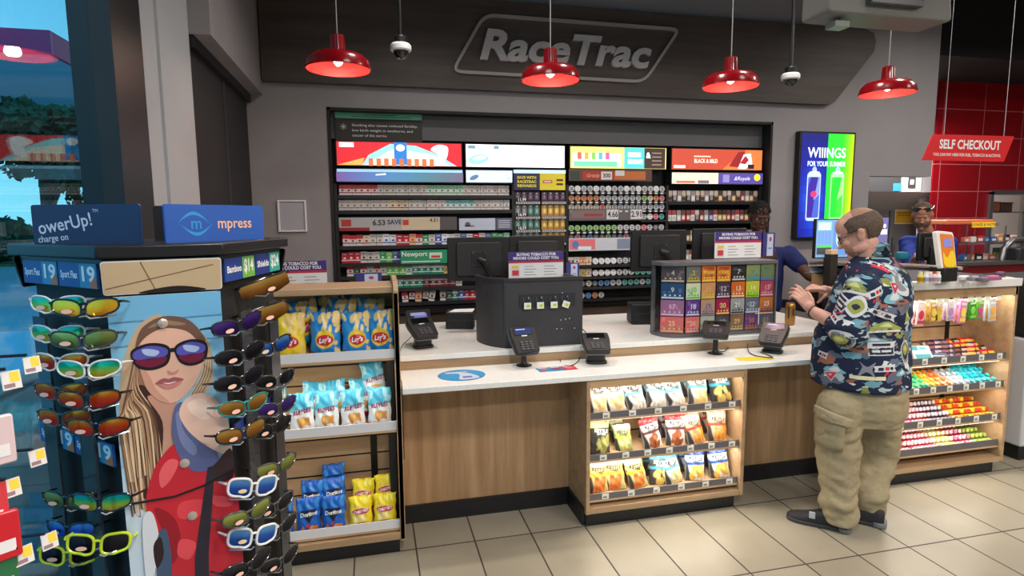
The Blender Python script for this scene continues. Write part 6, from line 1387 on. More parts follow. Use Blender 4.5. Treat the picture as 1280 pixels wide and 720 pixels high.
def hand_prims(T, side, curls=(35, 40, 45, 50), thumb=30, s=1.0, spread=4):
    """local: y towards the fingertips, z out of the back of the hand, x to the right; side +1 = thumb on -x"""
    pr = []
    def P(v): return T @ (Vector(v)*s)
    pr.append(('cap', P((0, -.01, 0)), P((0, .02, 0)), .024*s, .028*s)); 
    for x in (-.026, -.009, .009, .025): pr.append(('cap', P((x*.75, .015, 0)), P((x, .082, .001)), .0125*s, .0105*s))
    for i, (x, l) in enumerate([(-.028, (.040, .024, .019)), (-.0095, (.044, .028, .021)), (.009, (.041, .026, .020)), (.026, (.033, .020, .017))]):
        x *= side; p = Vector((x, .086, 0)); a = 0; c = curls[i]; sp = R((i-1.5)*spread)*-side*-1
        for k in range(3):
            a += R(c*(.9, 1.1, .7)[k]); d = Vector((math.sin(sp), math.cos(a), -math.sin(a))); q = p+d*l[k]; r0 = (.0090, .0082, .0074)[k]; pr.append(('cap', P(p), P(q), r0*s, (r0-.0008)*s)); p = q
    p = Vector((-.020*side, .012, -.006)); 
    for l, r0, ax, az in ((.040, .0135, 46, 22), (.032, .0105, 30, thumb), (.024, .0092, 18, thumb+14)):
        d = Vector((-side*math.sin(R(ax))*math.cos(R(az)), math.cos(R(ax))*math.cos(R(az)), -math.sin(R(az)))); q = p+d*l; pr.append(('cap', P(p), P(q), r0*s, (r0-.001)*s)); p = q
    return pr
def shell(name, parent, T, s, c, r, keep, mat, thick=.004, seg=72, rings=48, amp=.0015, seed=0):
    """hair-like shell hugging an ellipsoid of the head, kept where keep(x,y,z) in head space; has real thickness"""
    g = G(); idx = {}; vo = []; fs = []
    def pt(i, k, off):
        ph = PI*i/rings; th = 2*PI*k/seg; d = Vector((math.sin(ph)*math.cos(th), math.sin(ph)*math.sin(th), -math.cos(ph)))
        n = noise.noise(d*9+Vector((seed, 0, 0)))*amp*2
        return Vector((c[0]+d.x*(r[0]+off+n), c[1]+d.y*(r[1]+off+n), c[2]+d.z*(r[2]+off+n)))
    kept = []
    for i in range(rings):
        for k in range(seg):
            p = (pt(i, k, 0)+pt(i+1, k+1, 0))/2
            if keep(p.x, p.y, p.z): kept.append((i, k))
    ks = set(kept)
    def vid(i, k, L_):
        key = (i, k % seg, L_)
        if key not in idx: idx[key] = len(vo); vo.append(pt(i, k % seg, thick if L_ else -.006))
        return idx[key]
    for i, k in kept:
        fs.append((vid(i, k, 1), vid(i, k+1, 1), vid(i+1, k+1, 1), vid(i+1, k, 1))); fs.append((vid(i, k, 0), vid(i+1, k, 0), vid(i+1, k+1, 0), vid(i, k+1, 0)))
        for (ni, nk, a, b) in ((i-1, k, (i, k+1), (i, k)), (i+1, k, (i+1, k), (i+1, k+1)), (i, (k+1) % seg, (i+1, k+1), (i, k+1)), (i, (k-1) % seg, (i, k), (i+1, k))):
            if (ni, nk) not in ks: fs.append((vid(*a, 1), vid(*b, 1), vid(*b, 0), vid(*a, 0)))
    g.add([tuple(T @ (p*s)) for p in vo], fs, mat); return g.build(name, parent, angle=180)
def skin(c, seed=0):
    def fn(nt, b):
        v = wpos(nt); n = N(nt, 'TexNoise'); n.inputs['Scale'].default_value = 40; nt.links.new(v, n.inputs['Vector'])
        nt.links.new(ramp(nt, n.outputs['Fac'], [(.3, tuple(int(x*.93) for x in c)), (.7, c)]), b.inputs['Base Color'])
        b.inputs['Subsurface Weight'].default_value = .08; b.inputs['Subsurface Radius'].default_value = (.01, .004, .002)
    return nodes_mat('skin', fn, .5, .4)
def glasses(parent, T, s, mat, w=.066, temple=True, z=-.004, y=.092, lens=None, rx=.025, rz=.016):
    g = G(T @ Matrix.Scale(s, 4))
    for sx in (-1, 1):
        pts = [(sx*.032+rx*math.copysign(abs(math.cos(t))**.7, math.cos(t)), y-.004*abs(math.cos(t)), z+rz*math.copysign(abs(math.sin(t))**.7, math.sin(t))) for t in [2*PI*i/24 for i in range(24)]]
        g.tube(pts, .0022, mat, 6, closed=True)
        if temple: g.tube([(sx*(.032+rx), y-.004, z+.006), (sx*.075, y-.03, z+.007), (sx*.082, -.005, z+.012), (sx*.082, -.022, z-.004)], .0022, mat, 6)
    g.tube([(-.008, y, z+.004), (0, y+.003, z+.006), (.008, y, z+.004)], .002, mat, 6)
    fr = g.build('glasses', parent)
    if lens:
        h = G(T @ Matrix.Scale(s, 4))
        for sx in (-1, 1): h.add([(sx*.032+rx*.95*math.cos(t), y-.002, z+rz*.95*math.sin(t)) for t in [2*PI*i/20 for i in range(20)]], [tuple(range(20))], lens)
        h.build('lens', fr)
    return fr
def eyes(parent, T, s, iris=(70, 50, 40)):
    g = G(T @ Matrix.Scale(s, 4))
    for sx in (-1, 1): g.ball((sx*.031, .0675, -.004), .0118, M((176, 168, 164), .35), None, 14, 10); g.ball((sx*.031, .0765, -.005), .0055, M(iris, .2), None, 10, 8)
    return g.build('eyes', parent)
def rings_loft(specs, n=40):
    """specs: (center, fwd_dir(2D), half_side, half_front, half_back) stacked"""
    out = []
    for c, f, hs, hf, hb in specs:
        f = Vector((f[0], f[1], 0)).normalized(); r = Vector((f.y, -f.x, 0)); ring_ = []
        for k in range(n):
            t = 2*PI*k/n; cs, sn = math.cos(t), math.sin(t); ex = .85
            a = math.copysign(abs(cs)**ex, cs)*hs; b = math.copysign(abs(sn)**ex, sn)*(hf if sn > 0 else hb)
            ring_.append(tuple(Vector(c)+r*a+f*b))
        out.append(ring_)
    return ('loft', out)
def folds(amp, sc, seed=0, stretch=(1, 1, 1)):
    def d(v, n): 
        q = Vector((v.x*sc*stretch[0]+seed, v.y*sc*stretch[1], v.z*sc*stretch[2])); return amp*(noise.noise(q)+.5*noise.noise(q*2.3))
    return d

# ---------------- the customer in the patterned shirt
FW = Vector((-.56, .83, 0)).normalized(); LF = Vector((-FW.y, FW.x, 0))      # facing, his left
base = (2.50, 2.60, 0)
cu = thing('person', 'man in navy patterned shirt and khaki cargo trousers, both hands raised at the counter', 'person', base)
sk = skin((206, 154, 134))
HT = frame(at(1074, 291, Y=2.66), (-.66, .70, -.42)); HS = 1.08
hc = HT.translation
S = at(1092, 352, Y=2.62); Wc = at(1083, 440, Y=2.62); Hp = at(1078, 492, Y=2.61)
lsh = S+LF*.20+Vector((0, 0, -.02)); rsh = S-LF*.20+Vector((0, 0, -.02))
lel = at(1060, 413, Y=2.50); lwr = at(1016, 389, Y=2.69); rel = at(1088, 402, Y=2.94); rwr = at(1036, 364, Y=2.86)
lhip = at(1053, 498, Y=2.57); rhip = at(1098, 498, Y=2.66); lkn = at(1047, 570, Y=2.58); rkn = at(1096, 565, Y=2.68); lan = at(1048, 648, Y=2.545); ran = at(1085, 640, Y=2.60)
nb = S+Vector((0, 0, .035))+FW*.03
pr = head_prims(HT, HS)
pr += [('cap', nb+Vector((0, 0, -.03)), HT @ (Vector((0, -.012, -.06))*HS), .066, .056), ('cap', S+Vector((0, 0, -.03)), Wc, .13, .15), ('cap', Wc, Hp, .15, .13), ('cap', lsh, rsh, .07, .07)]
pr += [('cap', lsh, lel, .058, .050), ('cap', lel, lwr, .049, .029), ('cap', rsh, rel, .058, .050), ('cap', rel, rwr, .049, .029)]
pr += [('cap', lhip-Vector((0, 0, .05)), lkn, .085, .062), ('cap', lkn, lan, .060, .042), ('cap', rhip-Vector((0, 0, .05)), rkn, .085, .062), ('cap', rkn, ran, .060, .042)]
ldir = (at(998, 366, Y=2.74)-lwr).normalized(); LH = frame(lwr+ldir*.012, ldir, (-.25, -.85, .35)); pr += hand_prims(LH, -1, (22, 28, 34, 42), 24, 1.0)
rdir = (at(1006, 356, Y=2.86)-rwr).normalized(); RH = frame(rwr+rdir*.012, rdir, (.05, -.35, .95)); pr += hand_prims(RH, 1, (8, 46, 56, 60), 40, 1.0)
organic('body', pr, .0045, sk, cu, smooth=3)
hm = noisy('hair_brown', (84, 66, 54), 14, 120, .7, .3)
def keep_hair(x, y, z): return (z < .078 and y < .040 and z > -.085 and not (abs(x) > .06 and z < .015 and y > -.035 ) and (z > .0 or y < -.03) and z < .085-.55*max(0, y))
shell('hair', cu, HT, HS, (0, -.012, .030), (.077, .098, .088), keep_hair, hm, .004, amp=.002)
shell('thin_crown_hair', cu, HT, HS, (0, -.012, .030), (.077, .098, .088), lambda x, y, z: z >= .070 and y < -.005, noisy('hair_thin', (150, 116, 96), 10, 120, .6, .2), .0015, amp=.0012)
shell('beard', cu, HT, HS, (0, .018, -.052), (.066, .074, .068), lambda x, y, z: z < -.062 and y > .040 and z > -.125 and not (abs(x) < .026 and z > -.085), noisy('beard', (160, 120, 102), 10, 150, .8, .3), .0008, amp=.0012)
eyes(cu, HT, HS)
glasses(cu, HT, HS, M((26, 22, 24), .3), lens=CLEAR)
# shirt
def fabric_shirt(nt, b):
    v = wpos(nt)
    wn_ = N(nt, 'TexNoise'); wn_.inputs['Scale'].default_value = 9; nt.links.new(v, wn_.inputs['Vector'])
    ad = N(nt, 'MixRGB', blend_type='ADD'); ad.inputs[0].default_value = .09; nt.links.new(v, ad.inputs[1]); nt.links.new(wn_.outputs['Color'], ad.inputs[2])
    cur = None
    base_c = (*lin((34, 42, 66)), 1)
    layers = [((7, 7, 19), 0, (112, 158, 172), .60), ((9, 9, 22), 3.3, (170, 186, 188), .63), ((8, 8, 12), 7.7, (96, 104, 120), .59), ((7, 7, 10), 12.1, (138, 142, 84), .645), ((13, 13, 26), 17.9, (214, 214, 212), .66), ((9, 9, 14), 23.0, (150, 96, 80), .665), ((11, 11, 11), 31.0, (196, 50, 70), .69)]
    prev = None
    for sc_, off, c, th in layers:
        mp = N(nt, 'Mapping'); mp.inputs['Scale'].default_value = sc_; mp.inputs['Location'].default_value = (off, off*.7, off*.3); nt.links.new(ad.outputs[0], mp.inputs[0])
        n = N(nt, 'TexNoise'); n.inputs['Scale'].default_value = 1.0; n.inputs['Detail'].default_value = 2.5; nt.links.new(mp.outputs[0], n.inputs['Vector'])
        gt = N(nt, 'Math', operation='GREATER_THAN'); gt.inputs[1].default_value = th; nt.links.new(n.outputs['Fac'], gt.inputs[0])
        mx = N(nt, 'Mix', data_type='RGBA'); nt.links.new(gt.outputs[0], mx.inputs[0]); mx.inputs[7].default_value = (*lin(c), 1)
        if prev is None: mx.inputs[6].default_value = base_c
        else: nt.links.new(prev, mx.inputs[6])
        prev = mx.outputs[2]
    nt.links.new(prev, b.inputs['Base Color'])
SHIRT = nodes_mat('island_print_cotton', fabric_shirt, .8, .2)
def C_(px, py, Y): return at(px, py, Y=Y)
tor = [(C_(1090, 320, 2.64), FW, .085, .085, .085), (C_(1092, 327, 2.63), FW, .13, .105, .105), (C_(1093, 337, 2.62), FW, .200, .14, .145), (C_(1094, 358, 2.62), FW, .235, .185, .165), (C_(1090, 390, 2.62), FW, .245, .225, .175), (C_(1085, 425, 2.62), FW, .25, .262, .19), (C_(1083, 450, 2.61), FW, .252, .268, .20), (C_(1082, 470, 2.61), FW, .25, .262, .205), (C_(1082, 478, 2.61), FW, .250, .262, .208)]
sp_ = [rings_loft(tor)]
def sleeve(a, b, t0, t1, r0, r1): return ('cap', a.lerp(b, t0), a.lerp(b, t1), r0, r1)
sp_ += [sleeve(lsh, lel, 0, .88, .092, .098), sleeve(rsh, rel, 0, .85, .092, .095), sleeve(lel, lwr, -.05, .20, .088, .078)]
def shirt_post(v, n): return v
zh = C_(1082, 478, 2.61).z
shirt = organic('shirt', sp_, .009, SHIRT, cu, smooth=4, disp=lambda v, n: folds(.009, 7, 3, (1, 1, .8))(v, n)+.004*math.sin(v.z*60+6*noise.noise(v*5))*max(0, 1-abs(v.z-(zh+.35))/.18))
# collar standing at the neck and printed emblem patches laid on the cloth
from mathutils.bvhtree import BVHTree
def bvh(o): me = o.data; return BVHTree.FromPolygons([WM[o.name] @ v.co for v in me.vertices], [tuple(p.vertices) for p in me.polygons])
TREE = bvh(shirt)
def decal(g, px, py, w, h, rot, fn, off=.0016):
    """printed motif hugging the cloth round the point seen at px,py; fn gives [(mat, [(u,v)...])] pieces in -1..1"""
    o = Vector((0, 0, CAMH)); d = (at(px, py, Y=2.6)-o).normalized(); hit, nrm, _, _ = TREE.ray_cast(o, d)
    if hit is None: return
    if nrm.dot(d) > 0: nrm = -nrm
    up = Vector((0, 0, 1)); r = up.cross(nrm).normalized(); u = nrm.cross(r).normalized()
    c, s = math.cos(R(rot)), math.sin(R(rot)); r2 = r*c+u*s; u2 = -r*s+u*c
    for li, (m, poly) in enumerate(fn):
        n = len(poly); cx = sum(p[0] for p in poly)/n; cy = sum(p[1] for p in poly)/n
        K = 3; vs = []; fs = []
        def proj(a, b):
            p = hit+r2*(a*w/2)+u2*(b*h/2); q, nn, _, _ = TREE.ray_cast(p+nrm*.12, -nrm, .3)
            if q is None: return None
            return tuple(q+nrm*(off+.0004*li))
        ok = True; grid = []
        for k in range(K+1):
            t = k/K; row = []
            for (a, b) in poly:
                q = proj(cx+(a-cx)*t, cy+(b-cy)*t)
                if q is None: ok = False; break
                row.append(q)
            if not ok: break
            grid.append(row)
        if not ok: continue
        for row in grid: vs += row
        for k in range(K):
            for i in range(n): j = (i+1) % n; fs.append((k*n+i, k*n+j, (k+1)*n+j, (k+1)*n+i))
        g.add(vs, fs, m)
def dens(poly, m=4):
    out = []
    for i in range(len(poly)):
        a, b = poly[i], poly[(i+1) % len(poly)]
        for k in range(m): out.append((a[0]+(b[0]-a[0])*k/m, a[1]+(b[1]-a[1])*k/m))
    return out
cW, cN, cO, cT, cR, cG, cB = M((206, 205, 206), .8), M((30, 34, 52), .8), M((150, 156, 76), .8), M((120, 176, 188), .8), M((200, 46, 66), .8), M((130, 132, 140), .8), M((146, 100, 84), .8)
sq = [(-1, -1), (1, -1), (1, 1), (-1, 1)]
def arc(x, y, rx, ry, n=16): return [(x+rx*math.cos(2*PI*i/n), y+ry*math.sin(2*PI*i/n)) for i in range(n)]
banner = [(cW, dens([(-1, -.7), (1, -.9), (.85, 0), (1, .9), (-1, .8), (-.9, 0)])), (cN, dens([(-.7, -.4), (-.2, -.5), (-.15, .3), (-.6, .4)])), (cR, dens([(-.05, -.4), (.3, -.45), (.35, .35), (0, .4)])), (cN, dens([(.4, -.35), (.7, -.4), (.7, .3), (.45, .35)]))]
board = [(cW, dens(sq)), (cN, dens([(-.92, -.85), (.92, -.85), (.92, .15), (-.92, .15)])), (cW, dens([(-.75, -.5), (-.2, -.55), (-.2, -.2), (-.75, -.15)])), (cW, dens([(-.1, -.5), (.7, -.5), (.7, -.2), (-.1, -.2)])), (cN, dens([(-.7, .4), (.6, .4), (.6, .75), (-.7, .75)]))]
island = [(cW, arc(0, 0, 1, .95)), (cG, arc(0, 0, .88, .8)), (cN, arc(0, .05, .76, .62)), (cO, arc(0, .2, .62, .42)), (M((190, 190, 110), .8), arc(0, .3, .35, .18))]
leafi = [(cW, spline([(-1, -.2), (0, -1), (1, -.1), (.5, .9), (-.4, .8)], 4)), (cO, spline([(-.8, -.1), (0, -.7), (.75, 0), (.35, .6), (-.3, .55)], 4)), (cN, spline([(-.4, 0), (0, -.35), (.4, 0), (0, .2)], 4))]
penn = [(cW, dens([(-.95, 1), (.95, .95), (-.1, -1.1)])), (cR, dens([(-.8, .85), (.8, .8), (-.1, -.85)])), (cW, dens([(-.4, .5), (.2, .5), (-.05, .1)]))]
ringd = [(cW, spline([(-1, .9), (-.6, 1), (.1, -.2), (.8, .1), (1, -.5), (.2, -1), (-.5, -.5)], 4)), (cG, spline([(-.8, .7), (-.55, .8), (.1, -.4), (.7, -.2), (.2, -.75), (-.35, -.4)], 4))]
cloud = [(cT, spline([(-1, -.3), (-.4, -.6), (.4, -.5), (1, -.2), (.5, .3), (.1, .9), (-.3, .4), (-.7, .3)], 4)), (cW, spline([(-.5, -.1), (0, -.3), (.5, 0), (.1, .5)], 4))]
mount = [(cO, spline([(-1, -.6), (-.4, .4), (.1, .8), (.6, .2), (1, -.6)], 4)), (M((196, 200, 140), .8), spline([(-.3, 0), (.1, .5), (.4, -.1)], 4)), (cW, dens([(-1, -1), (1, -1), (.9, -.65), (-.9, -.65)]))]
car = [(cB, spline([(-1, -.6), (-.7, .2), (0, .8), (.7, .4), (1, -.4), (0, -.9)], 4)), (cN, dens([(-.4, -.2), (.4, -.2), (.3, .3), (-.3, .3)]))]
decs = [(1115, 338, .13, .05, -48, ringd), (1125, 352, .16, .13, -40, ringd), (1100, 332, .12, .035, -45, banner), (1101, 335, .09, .03, -50, [(cR, dens(sq, 3))]), (1095, 366, .095, .045, 22, banner), (1068, 350, .13, .05, -8, cloud), (1066, 357, .17, .08, -6, mount), (1050, 366, .13, .05, -14, cloud),
    (1118, 372, .11, .10, 5, cloud), (1119, 361, .06, .07, -5, penn), (1127, 377, .11, .035, 0, car), (1050, 376, .13, .07, -20, board), (1070, 383, .10, .12, -10, leafi), (1042, 395, .12, .04, -22, banner), (1097, 391, .15, .04, -12, banner), (1107, 408, .18, .06, 4, mount), (1049, 428, .14, .12, 0, island),
    (1075, 436, .10, .05, 0, car), (1103, 436, .13, .07, 2, board), (1131, 440, .09, .14, 12, island), (1028, 443, .07, .035, -5, banner), (1043, 462, .12, .07, 0, cloud), (1039, 470, .085, .05, 12, penn), (1084, 462, .09, .09, 0, [(cG, spline([(-.9, -.9), (-.5, .2), (-.8, .8), (0, .3), (.8, .9), (.5, 0), (.9, -.9), (0, -.3)], 4))]), (1107, 461, .11, .04, 5, banner), (1127, 466, .09, .05, 0, cloud), (1090, 425, .14, .03, 3, cloud), (1134, 395, .05, .08, 0, mount), (1132, 355, .04, .06, 20, cloud), (1085, 473, .16, .02, 2, [(M((226, 220, 180), .8), dens(sq))])]
g = G()
for px_, py_, w_, h_, r_, f_ in decs: decal(g, px_, py_, w_, h_, r_, f_)
part(g.build('shirt_print', shirt, smooth=False), 'printed island, banner and pennant motifs')
g = G(); cc = C_(1090, 317, 2.645); n = 28
ring0 = []; ring1 = []
for k in range(n):
    t = 2*PI*k/n; d = LF*math.cos(t)+FW*math.sin(t); ring0.append(cc+d*.088+Vector((0, 0, -.005))); ring1.append(cc+d*.079+Vector((0, 0, .045-.02*math.sin(t)))+FW*.02)
ring2 = [cc+(p-cc)*1.28+Vector((0, 0, -.035)) for p in ring1]
vs = [tuple(p) for p in ring0+ring1+ring2]; fs = [(i, (i+1) % n, n+(i+1) % n, n+i) for i in range(n)]+[(n+i, n+(i+1) % n, 2*n+(i+1) % n, 2*n+i) for i in range(n)]
g.add(vs, fs, SHIRT); col = g.build('collar', shirt, angle=180); so = col.modifiers.new('s', 'SOLIDIFY'); so.thickness = .003
# trousers
KH = noisy('khaki_cotton', (156, 142, 112), 5, 60, .85, .15, .2)
def leg_loft(pts): return ('loft', pts)
hipc = C_(1080, 486, 2.61)
tp = [rings_loft([(hipc+Vector((0, 0, .10)), FW, .20, .21, .18), (hipc, FW, .225, .19, .20), (hipc+Vector((0, 0, -.10)), FW, .225, .165, .20), (hipc+Vector((0, 0, -.17)), FW, .205, .14, .18)])]
tp += [('cap', lhip+Vector((0, 0, -.04)), lkn, .122, .108), ('cap', lkn, lan+Vector((0, 0, .06)), .104, .084), ('cap', lan+Vector((0, 0, .10)), lan+Vector((0, 0, .015))-FW*.01, .096, .082),
       ('cap', rhip+Vector((0, 0, -.04)), rkn, .122, .106), ('cap', rkn, ran+Vector((0, 0, .06)), .102, .082), ('cap', ran+Vector((0, 0, .10)), ran+Vector((0, 0, .015))-FW*.01, .094, .08)]
def pants_disp(v, n):
    d = folds(.014, 6, 9, (1, 1, .7))(v, n)+folds(.006, 13, 4, (1, 1, 2.2))(v, n)
    low = max(0, min(1, (.34-v.z)/.22)); d += low*.0065*math.sin(v.z*62+11*noise.noise(Vector((v.x*6, v.y*6, v.z*3))))
    kn = max(0, 1-abs(v.z-.52)/.12); d += kn*.005*math.sin(v.z*60+7*noise.noise(v*6)); return d
tr = organic('cargo_trousers', tp, .009, KH, cu, smooth=5, disp=pants_disp, post=lambda v, n: Vector((v.x, v.y, max(v.z, .045))))
TREE = bvh(tr); S_TREE = TREE
g = G()
pk = dens([(-1, -1), (1, -1), (1, .8), (-1, .8)], 5)
decal(g, 1036, 537, .15, .19, -4, [(KH, pk)], off=.014); decal(g, 1038, 520, .17, .06, -8, [(noisy('khaki_flap', (164, 150, 120), 5, 60, .85, .1, .2), dens([(-1, -.6), (0, -1), (1, -.7), (1, .8), (-1, .9)], 4))], off=.022)
pg = g.build('cargo_pocket', tr, smooth=True, angle=60); so = pg.modifiers.new('s', 'SOLIDIFY'); so.thickness = .012; so.offset = -1
# shoes
def shoe(heel, fdir, L_=.31, sgn=1):
    f = Vector((fdir[0], fdir[1], 0)).normalized(); T = frame((heel[0], heel[1], 0), f)
    secs = [(.0, .030, .035, .085), (.03, .040, .04, .10), (.09, .042, .045, .105), (.15, .044, .05, .085), (.21, .050, .05, .062), (.26, .048, .045, .050), (.295, .035, .035, .040), (.31, .012, .012, .028)]
    rings = []
    for (y, wl, wr, h) in secs:
        rg = []
        for k in range(24):
            t = 2*PI*k/24; cx, sn = math.cos(t), math.sin(t); x = (wr if cx > 0 else wl)*math.copysign(abs(cx)**.8, cx); z = .016+(h-.016)*(sn**.9 if sn > 0 else 0); rg.append(tuple(T @ Vector((x, y, max(z, .016) if sn > 0 else .014))))
        rings.append(rg)
    so_ = organic('shoe', [('loft', rings)], .004, M((30, 28, 30), .7), cu, smooth=3)
    g = G(T); out = [(-wl-.004, y) for y, wl, wr, h in secs]+[(wr+.004, y) for y, wl, wr, h in secs[::-1]]; g.prism(spline(out[::1], 2), 0.0005, .02, M((52, 50, 52), .6)); g.prism(spline([(-.040, -.006), (.045, -.006), (.05, .05), (-.045, .05)], 4), .004, .028, M((110, 110, 116), .5)); g.build('sole', so_, bev=.003)
    g = G(T)
    for k in range(4): g.tube([(-.022, .13+.022*k, .098-.014*k), (0, .132+.022*k, .106-.015*k), (.022, .13+.022*k, .098-.014*k)], .0025, M((60, 58, 60), .7), 6)
    g.tube([(0, .125, .105), (.02, .11, .125), (.03, .12, .105)], .002, M((24, 24, 26), .7), 6); g.build('laces', so_)
    part(G(T).box((-.058, .165, .05), (-.044, .195, .085), M((190, 190, 200), .3, .3)).build('side_label', so_, bev=.002), 'small silver patch')
lh = at(1062, 664, z=0.0); lt_ = at(983, 646, z=0.0); rh = at(1105, 658, z=0.); rt_ = at(1060, 632, z=0.)
shoe(lh, lt_-lh, min(.32, (lt_-lh).length)); shoe(rh, (lt_-lh)*.9+Vector((.02, .0, 0)))
# phone-like dark wallet and wrist band
wb = lwr-(lwr-lel).normalized()*.0; T = frame(wb, (lwr-lel).normalized())
g = G(T); g.tube([(.034*math.cos(t), .0, .034*math.sin(t)) for t in [2*PI*i/20 for i in range(20)]], .003, M((30, 24, 24), .5), 6, closed=True); g.build('wristband', cu)

# ---------------- clerk behind the counter, reaching across
ck = thing('person', 'clerk in navy polo and glasses behind the lottery case, reaching out one arm', 'person', (3.12, 4.52, 0))
sk2 = skin((88, 56, 44))
YCK = 4.5
HT = frame(at(949, 271, Y=YCK), (-.30, -.9, -.22)); HS = 1.03
S = at(952, 312, Y=YCK+.02); FC = Vector((-.05, -1, 0)).normalized(); LC = Vector((-FC.y, FC.x, 0))
lsh = at(986, 318, Y=YCK-.02); rsh = at(915, 318, Y=YCK+.04); lel = at(1012, 345, Y=YCK-.28); lwr = at(1038, 359, Y=YCK-.48); rel = rsh+Vector((-.04, .02, -.28)); rwr = rel+Vector((.04, -.22, -.05))
wz = Vector((S.x, YCK+.03, 1.02))
pr = head_prims(HT, HS)+[('cap', S+Vector((0, 0, .0)), HT @ (Vector((0, -.03, -.06))*HS), .060, .055), ('cap', S-Vector((0, 0, .06)), wz, .13, .13), ('cap', wz, Vector((S.x, YCK+.03, .9)), .13, .14), ('cap', lsh, rsh, .06, .06)]
pr += [('cap', lsh, lel, .052, .043), ('cap', lel, lwr, .043, .028), ('cap', rsh, rel, .052, .043), ('cap', rel, rwr, .042, .027)]
for sx in (-1, 1): a = Vector((S.x+sx*.09, YCK+.03, .9)); b = Vector((S.x+sx*.1, YCK+.02, .48)); c = Vector((S.x+sx*.1, YCK+.05, .08)); pr += [('cap', a, b, .085, .06), ('cap', b, c, .058, .04)]
d = (lwr-lel).normalized(); pr += hand_prims(frame(lwr+d*.01, d, (0, -.2, 1)), -1, (25, 30, 35, 40), 30)
d = (rwr-rel).normalized(); pr += hand_prims(frame(rwr+d*.01, d, (0, 0, 1)), 1, (35, 40, 45, 45), 30)
organic('body', pr, .005, sk2, ck, smooth=3)
shell('hair', ck, HT, HS, (0, -.016, .036), (.080, .100, .088), lambda x, y, z: (z > .04 and y < .09) or (y < -.03 and z > -.04), noisy('hair_black', (14, 13, 14), 4, 90, .9, .6), .008, amp=.005, seed=3)
eyes(ck, HT, HS, (30, 20, 18)); glasses(ck, HT, HS, M((60, 50, 46), .3, .4), lens=CLEAR)
NAVY = noisy('navy_polo', (34, 44, 92), 4, 70, .85, .1, .2)
tor = [(S+Vector((0, 0, .005)), FC, .07, .07, .07), (S+Vector((0, 0, -.03)), FC, .16, .09, .09), (S+Vector((0, 0, -.08)), FC, .20, .115, .11), (S+Vector((0, 0, -.25)), FC, .195, .13, .12), (Vector((S.x, YCK+.03, 1.05)), FC, .19, .14, .13), (Vector((S.x, YCK+.03, .88)), FC, .20, .145, .14)]
organic('polo_shirt', [rings_loft(tor), ('cap', lsh, lsh.lerp(lel, .5), .080, .072), ('cap', lsh+Vector((0, 0, -.01)), rsh+Vector((0, 0, -.01)), .078, .078), ('cap', rsh, rsh.lerp(rel, .8), .078, .07)], .01, NAVY, ck, smooth=4, disp=folds(.006, 8, 1))
organic('trousers', [rings_loft([(Vector((S.x, YCK+.03, .92)), FC, .18, .13, .13), (Vector((S.x, YCK+.03, .78)), FC, .19, .13, .13)])]+[('cap', Vector((S.x+sx*.09, YCK+.03, .82)), Vector((S.x+sx*.1, YCK+.03, .1)), .10, .07) for sx in (-1, 1)], .012, M((30, 30, 34), .8), ck, smooth=3)
for sx in (-1, 1): G().prism(spline([(S.x+sx*.1-.05, YCK-.14), (S.x+sx*.1+.05, YCK-.14), (S.x+sx*.1+.045, YCK+.12), (S.x+sx*.1-.045, YCK+.12)], 4), .0, .09, BLACK).build('shoe', ck, bev=.01)
# ---------------- older clerk at the back right, looking down
bk_ = thing('person', 'bearded clerk in blue polo at the back, sunglasses on his head, looking down', 'person', (5.45, 4.78, 0))
sk3 = skin((190, 132, 108)); YB_ = 4.75
HT = frame(at(1153, 269, Y=YB_), (-.72, -.62, -.34)); HS = 1.06; FB = Vector((-.65, -.75, 0)).normalized(); LB = Vector((-FB.y, FB.x, 0))
S = at(1160, 298, Y=YB_+.05); lsh = S+LB*.17+Vector((0, 0, -.05)); rsh = S-LB*.17+Vector((0, 0, -.05))
rwr = at(1146, 322, Y=YB_-.32); rel = at(1138, 336, Y=YB_-.06)
lwr = at(1168, 322, Y=YB_-.30); lel = at(1186, 334, Y=YB_-.02)
ce = Vector((S.x, S.y, 1.0))
pr = head_prims(HT, HS)+[('cap', S+Vector((0, 0, 0)), HT @ (Vector((0, -.03, -.06))*HS), .068, .06), ('cap', S-Vector((0, 0, .08)), ce, .14, .16), ('cap', ce, ce-Vector((0, 0, .15)), .16, .16), ('cap', lsh, rsh, .065, .065), ('cap', lsh, lel, .058, .05), ('cap', lel, lwr, .048, .03), ('cap', rsh, rel, .058, .05), ('cap', rel, rwr, .048, .03)]
for sx in (-1, 1): a = ce+LB*.1*sx-Vector((0, 0, .15)); b = Vector((a.x, a.y, .48)); c = Vector((a.x, a.y+.02, .08)); pr += [('cap', a, b, .09, .062), ('cap', b, c, .06, .042)]
d = (rwr-rel).normalized(); pr += hand_prims(frame(rwr+d*.01, d, (0, -.3, 1)), 1, (35, 40, 45, 45), 30)
d = (lwr-lel).normalized(); pr += hand_prims(frame(lwr+d*.01, d, (0, -.3, 1)), -1, (35, 40, 45, 45), 30)
organic('body', pr, .0055, sk3, bk_, smooth=3)
hg = noisy('hair_grey_brown', (92, 74, 64), 12, 120, .8, .3)
shell('hair', bk_, HT, HS, (0, -.012, .030), (.077, .098, .088), lambda x, y, z: (z > .055 and y < .05) or (y < -.02 and z > -.05), hg, .005, amp=.002)
shell('beard', bk_, HT, HS, (0, .018, -.052), (.066, .074, .068), lambda x, y, z: z < -.045 and y > -.02 and not (abs(x) < .016 and z > -.078 and z < -.068), noisy('beard_grey', (110, 84, 72), 12, 150, .8, .3), .004, amp=.0015)
eyes(bk_, HT, HS)
glasses(bk_, HT, HS*1.04, M((20, 20, 22), .2), lens=M((30, 28, 30), .08, coat=1), z=.075, y=.078, rx=.027, rz=.017)
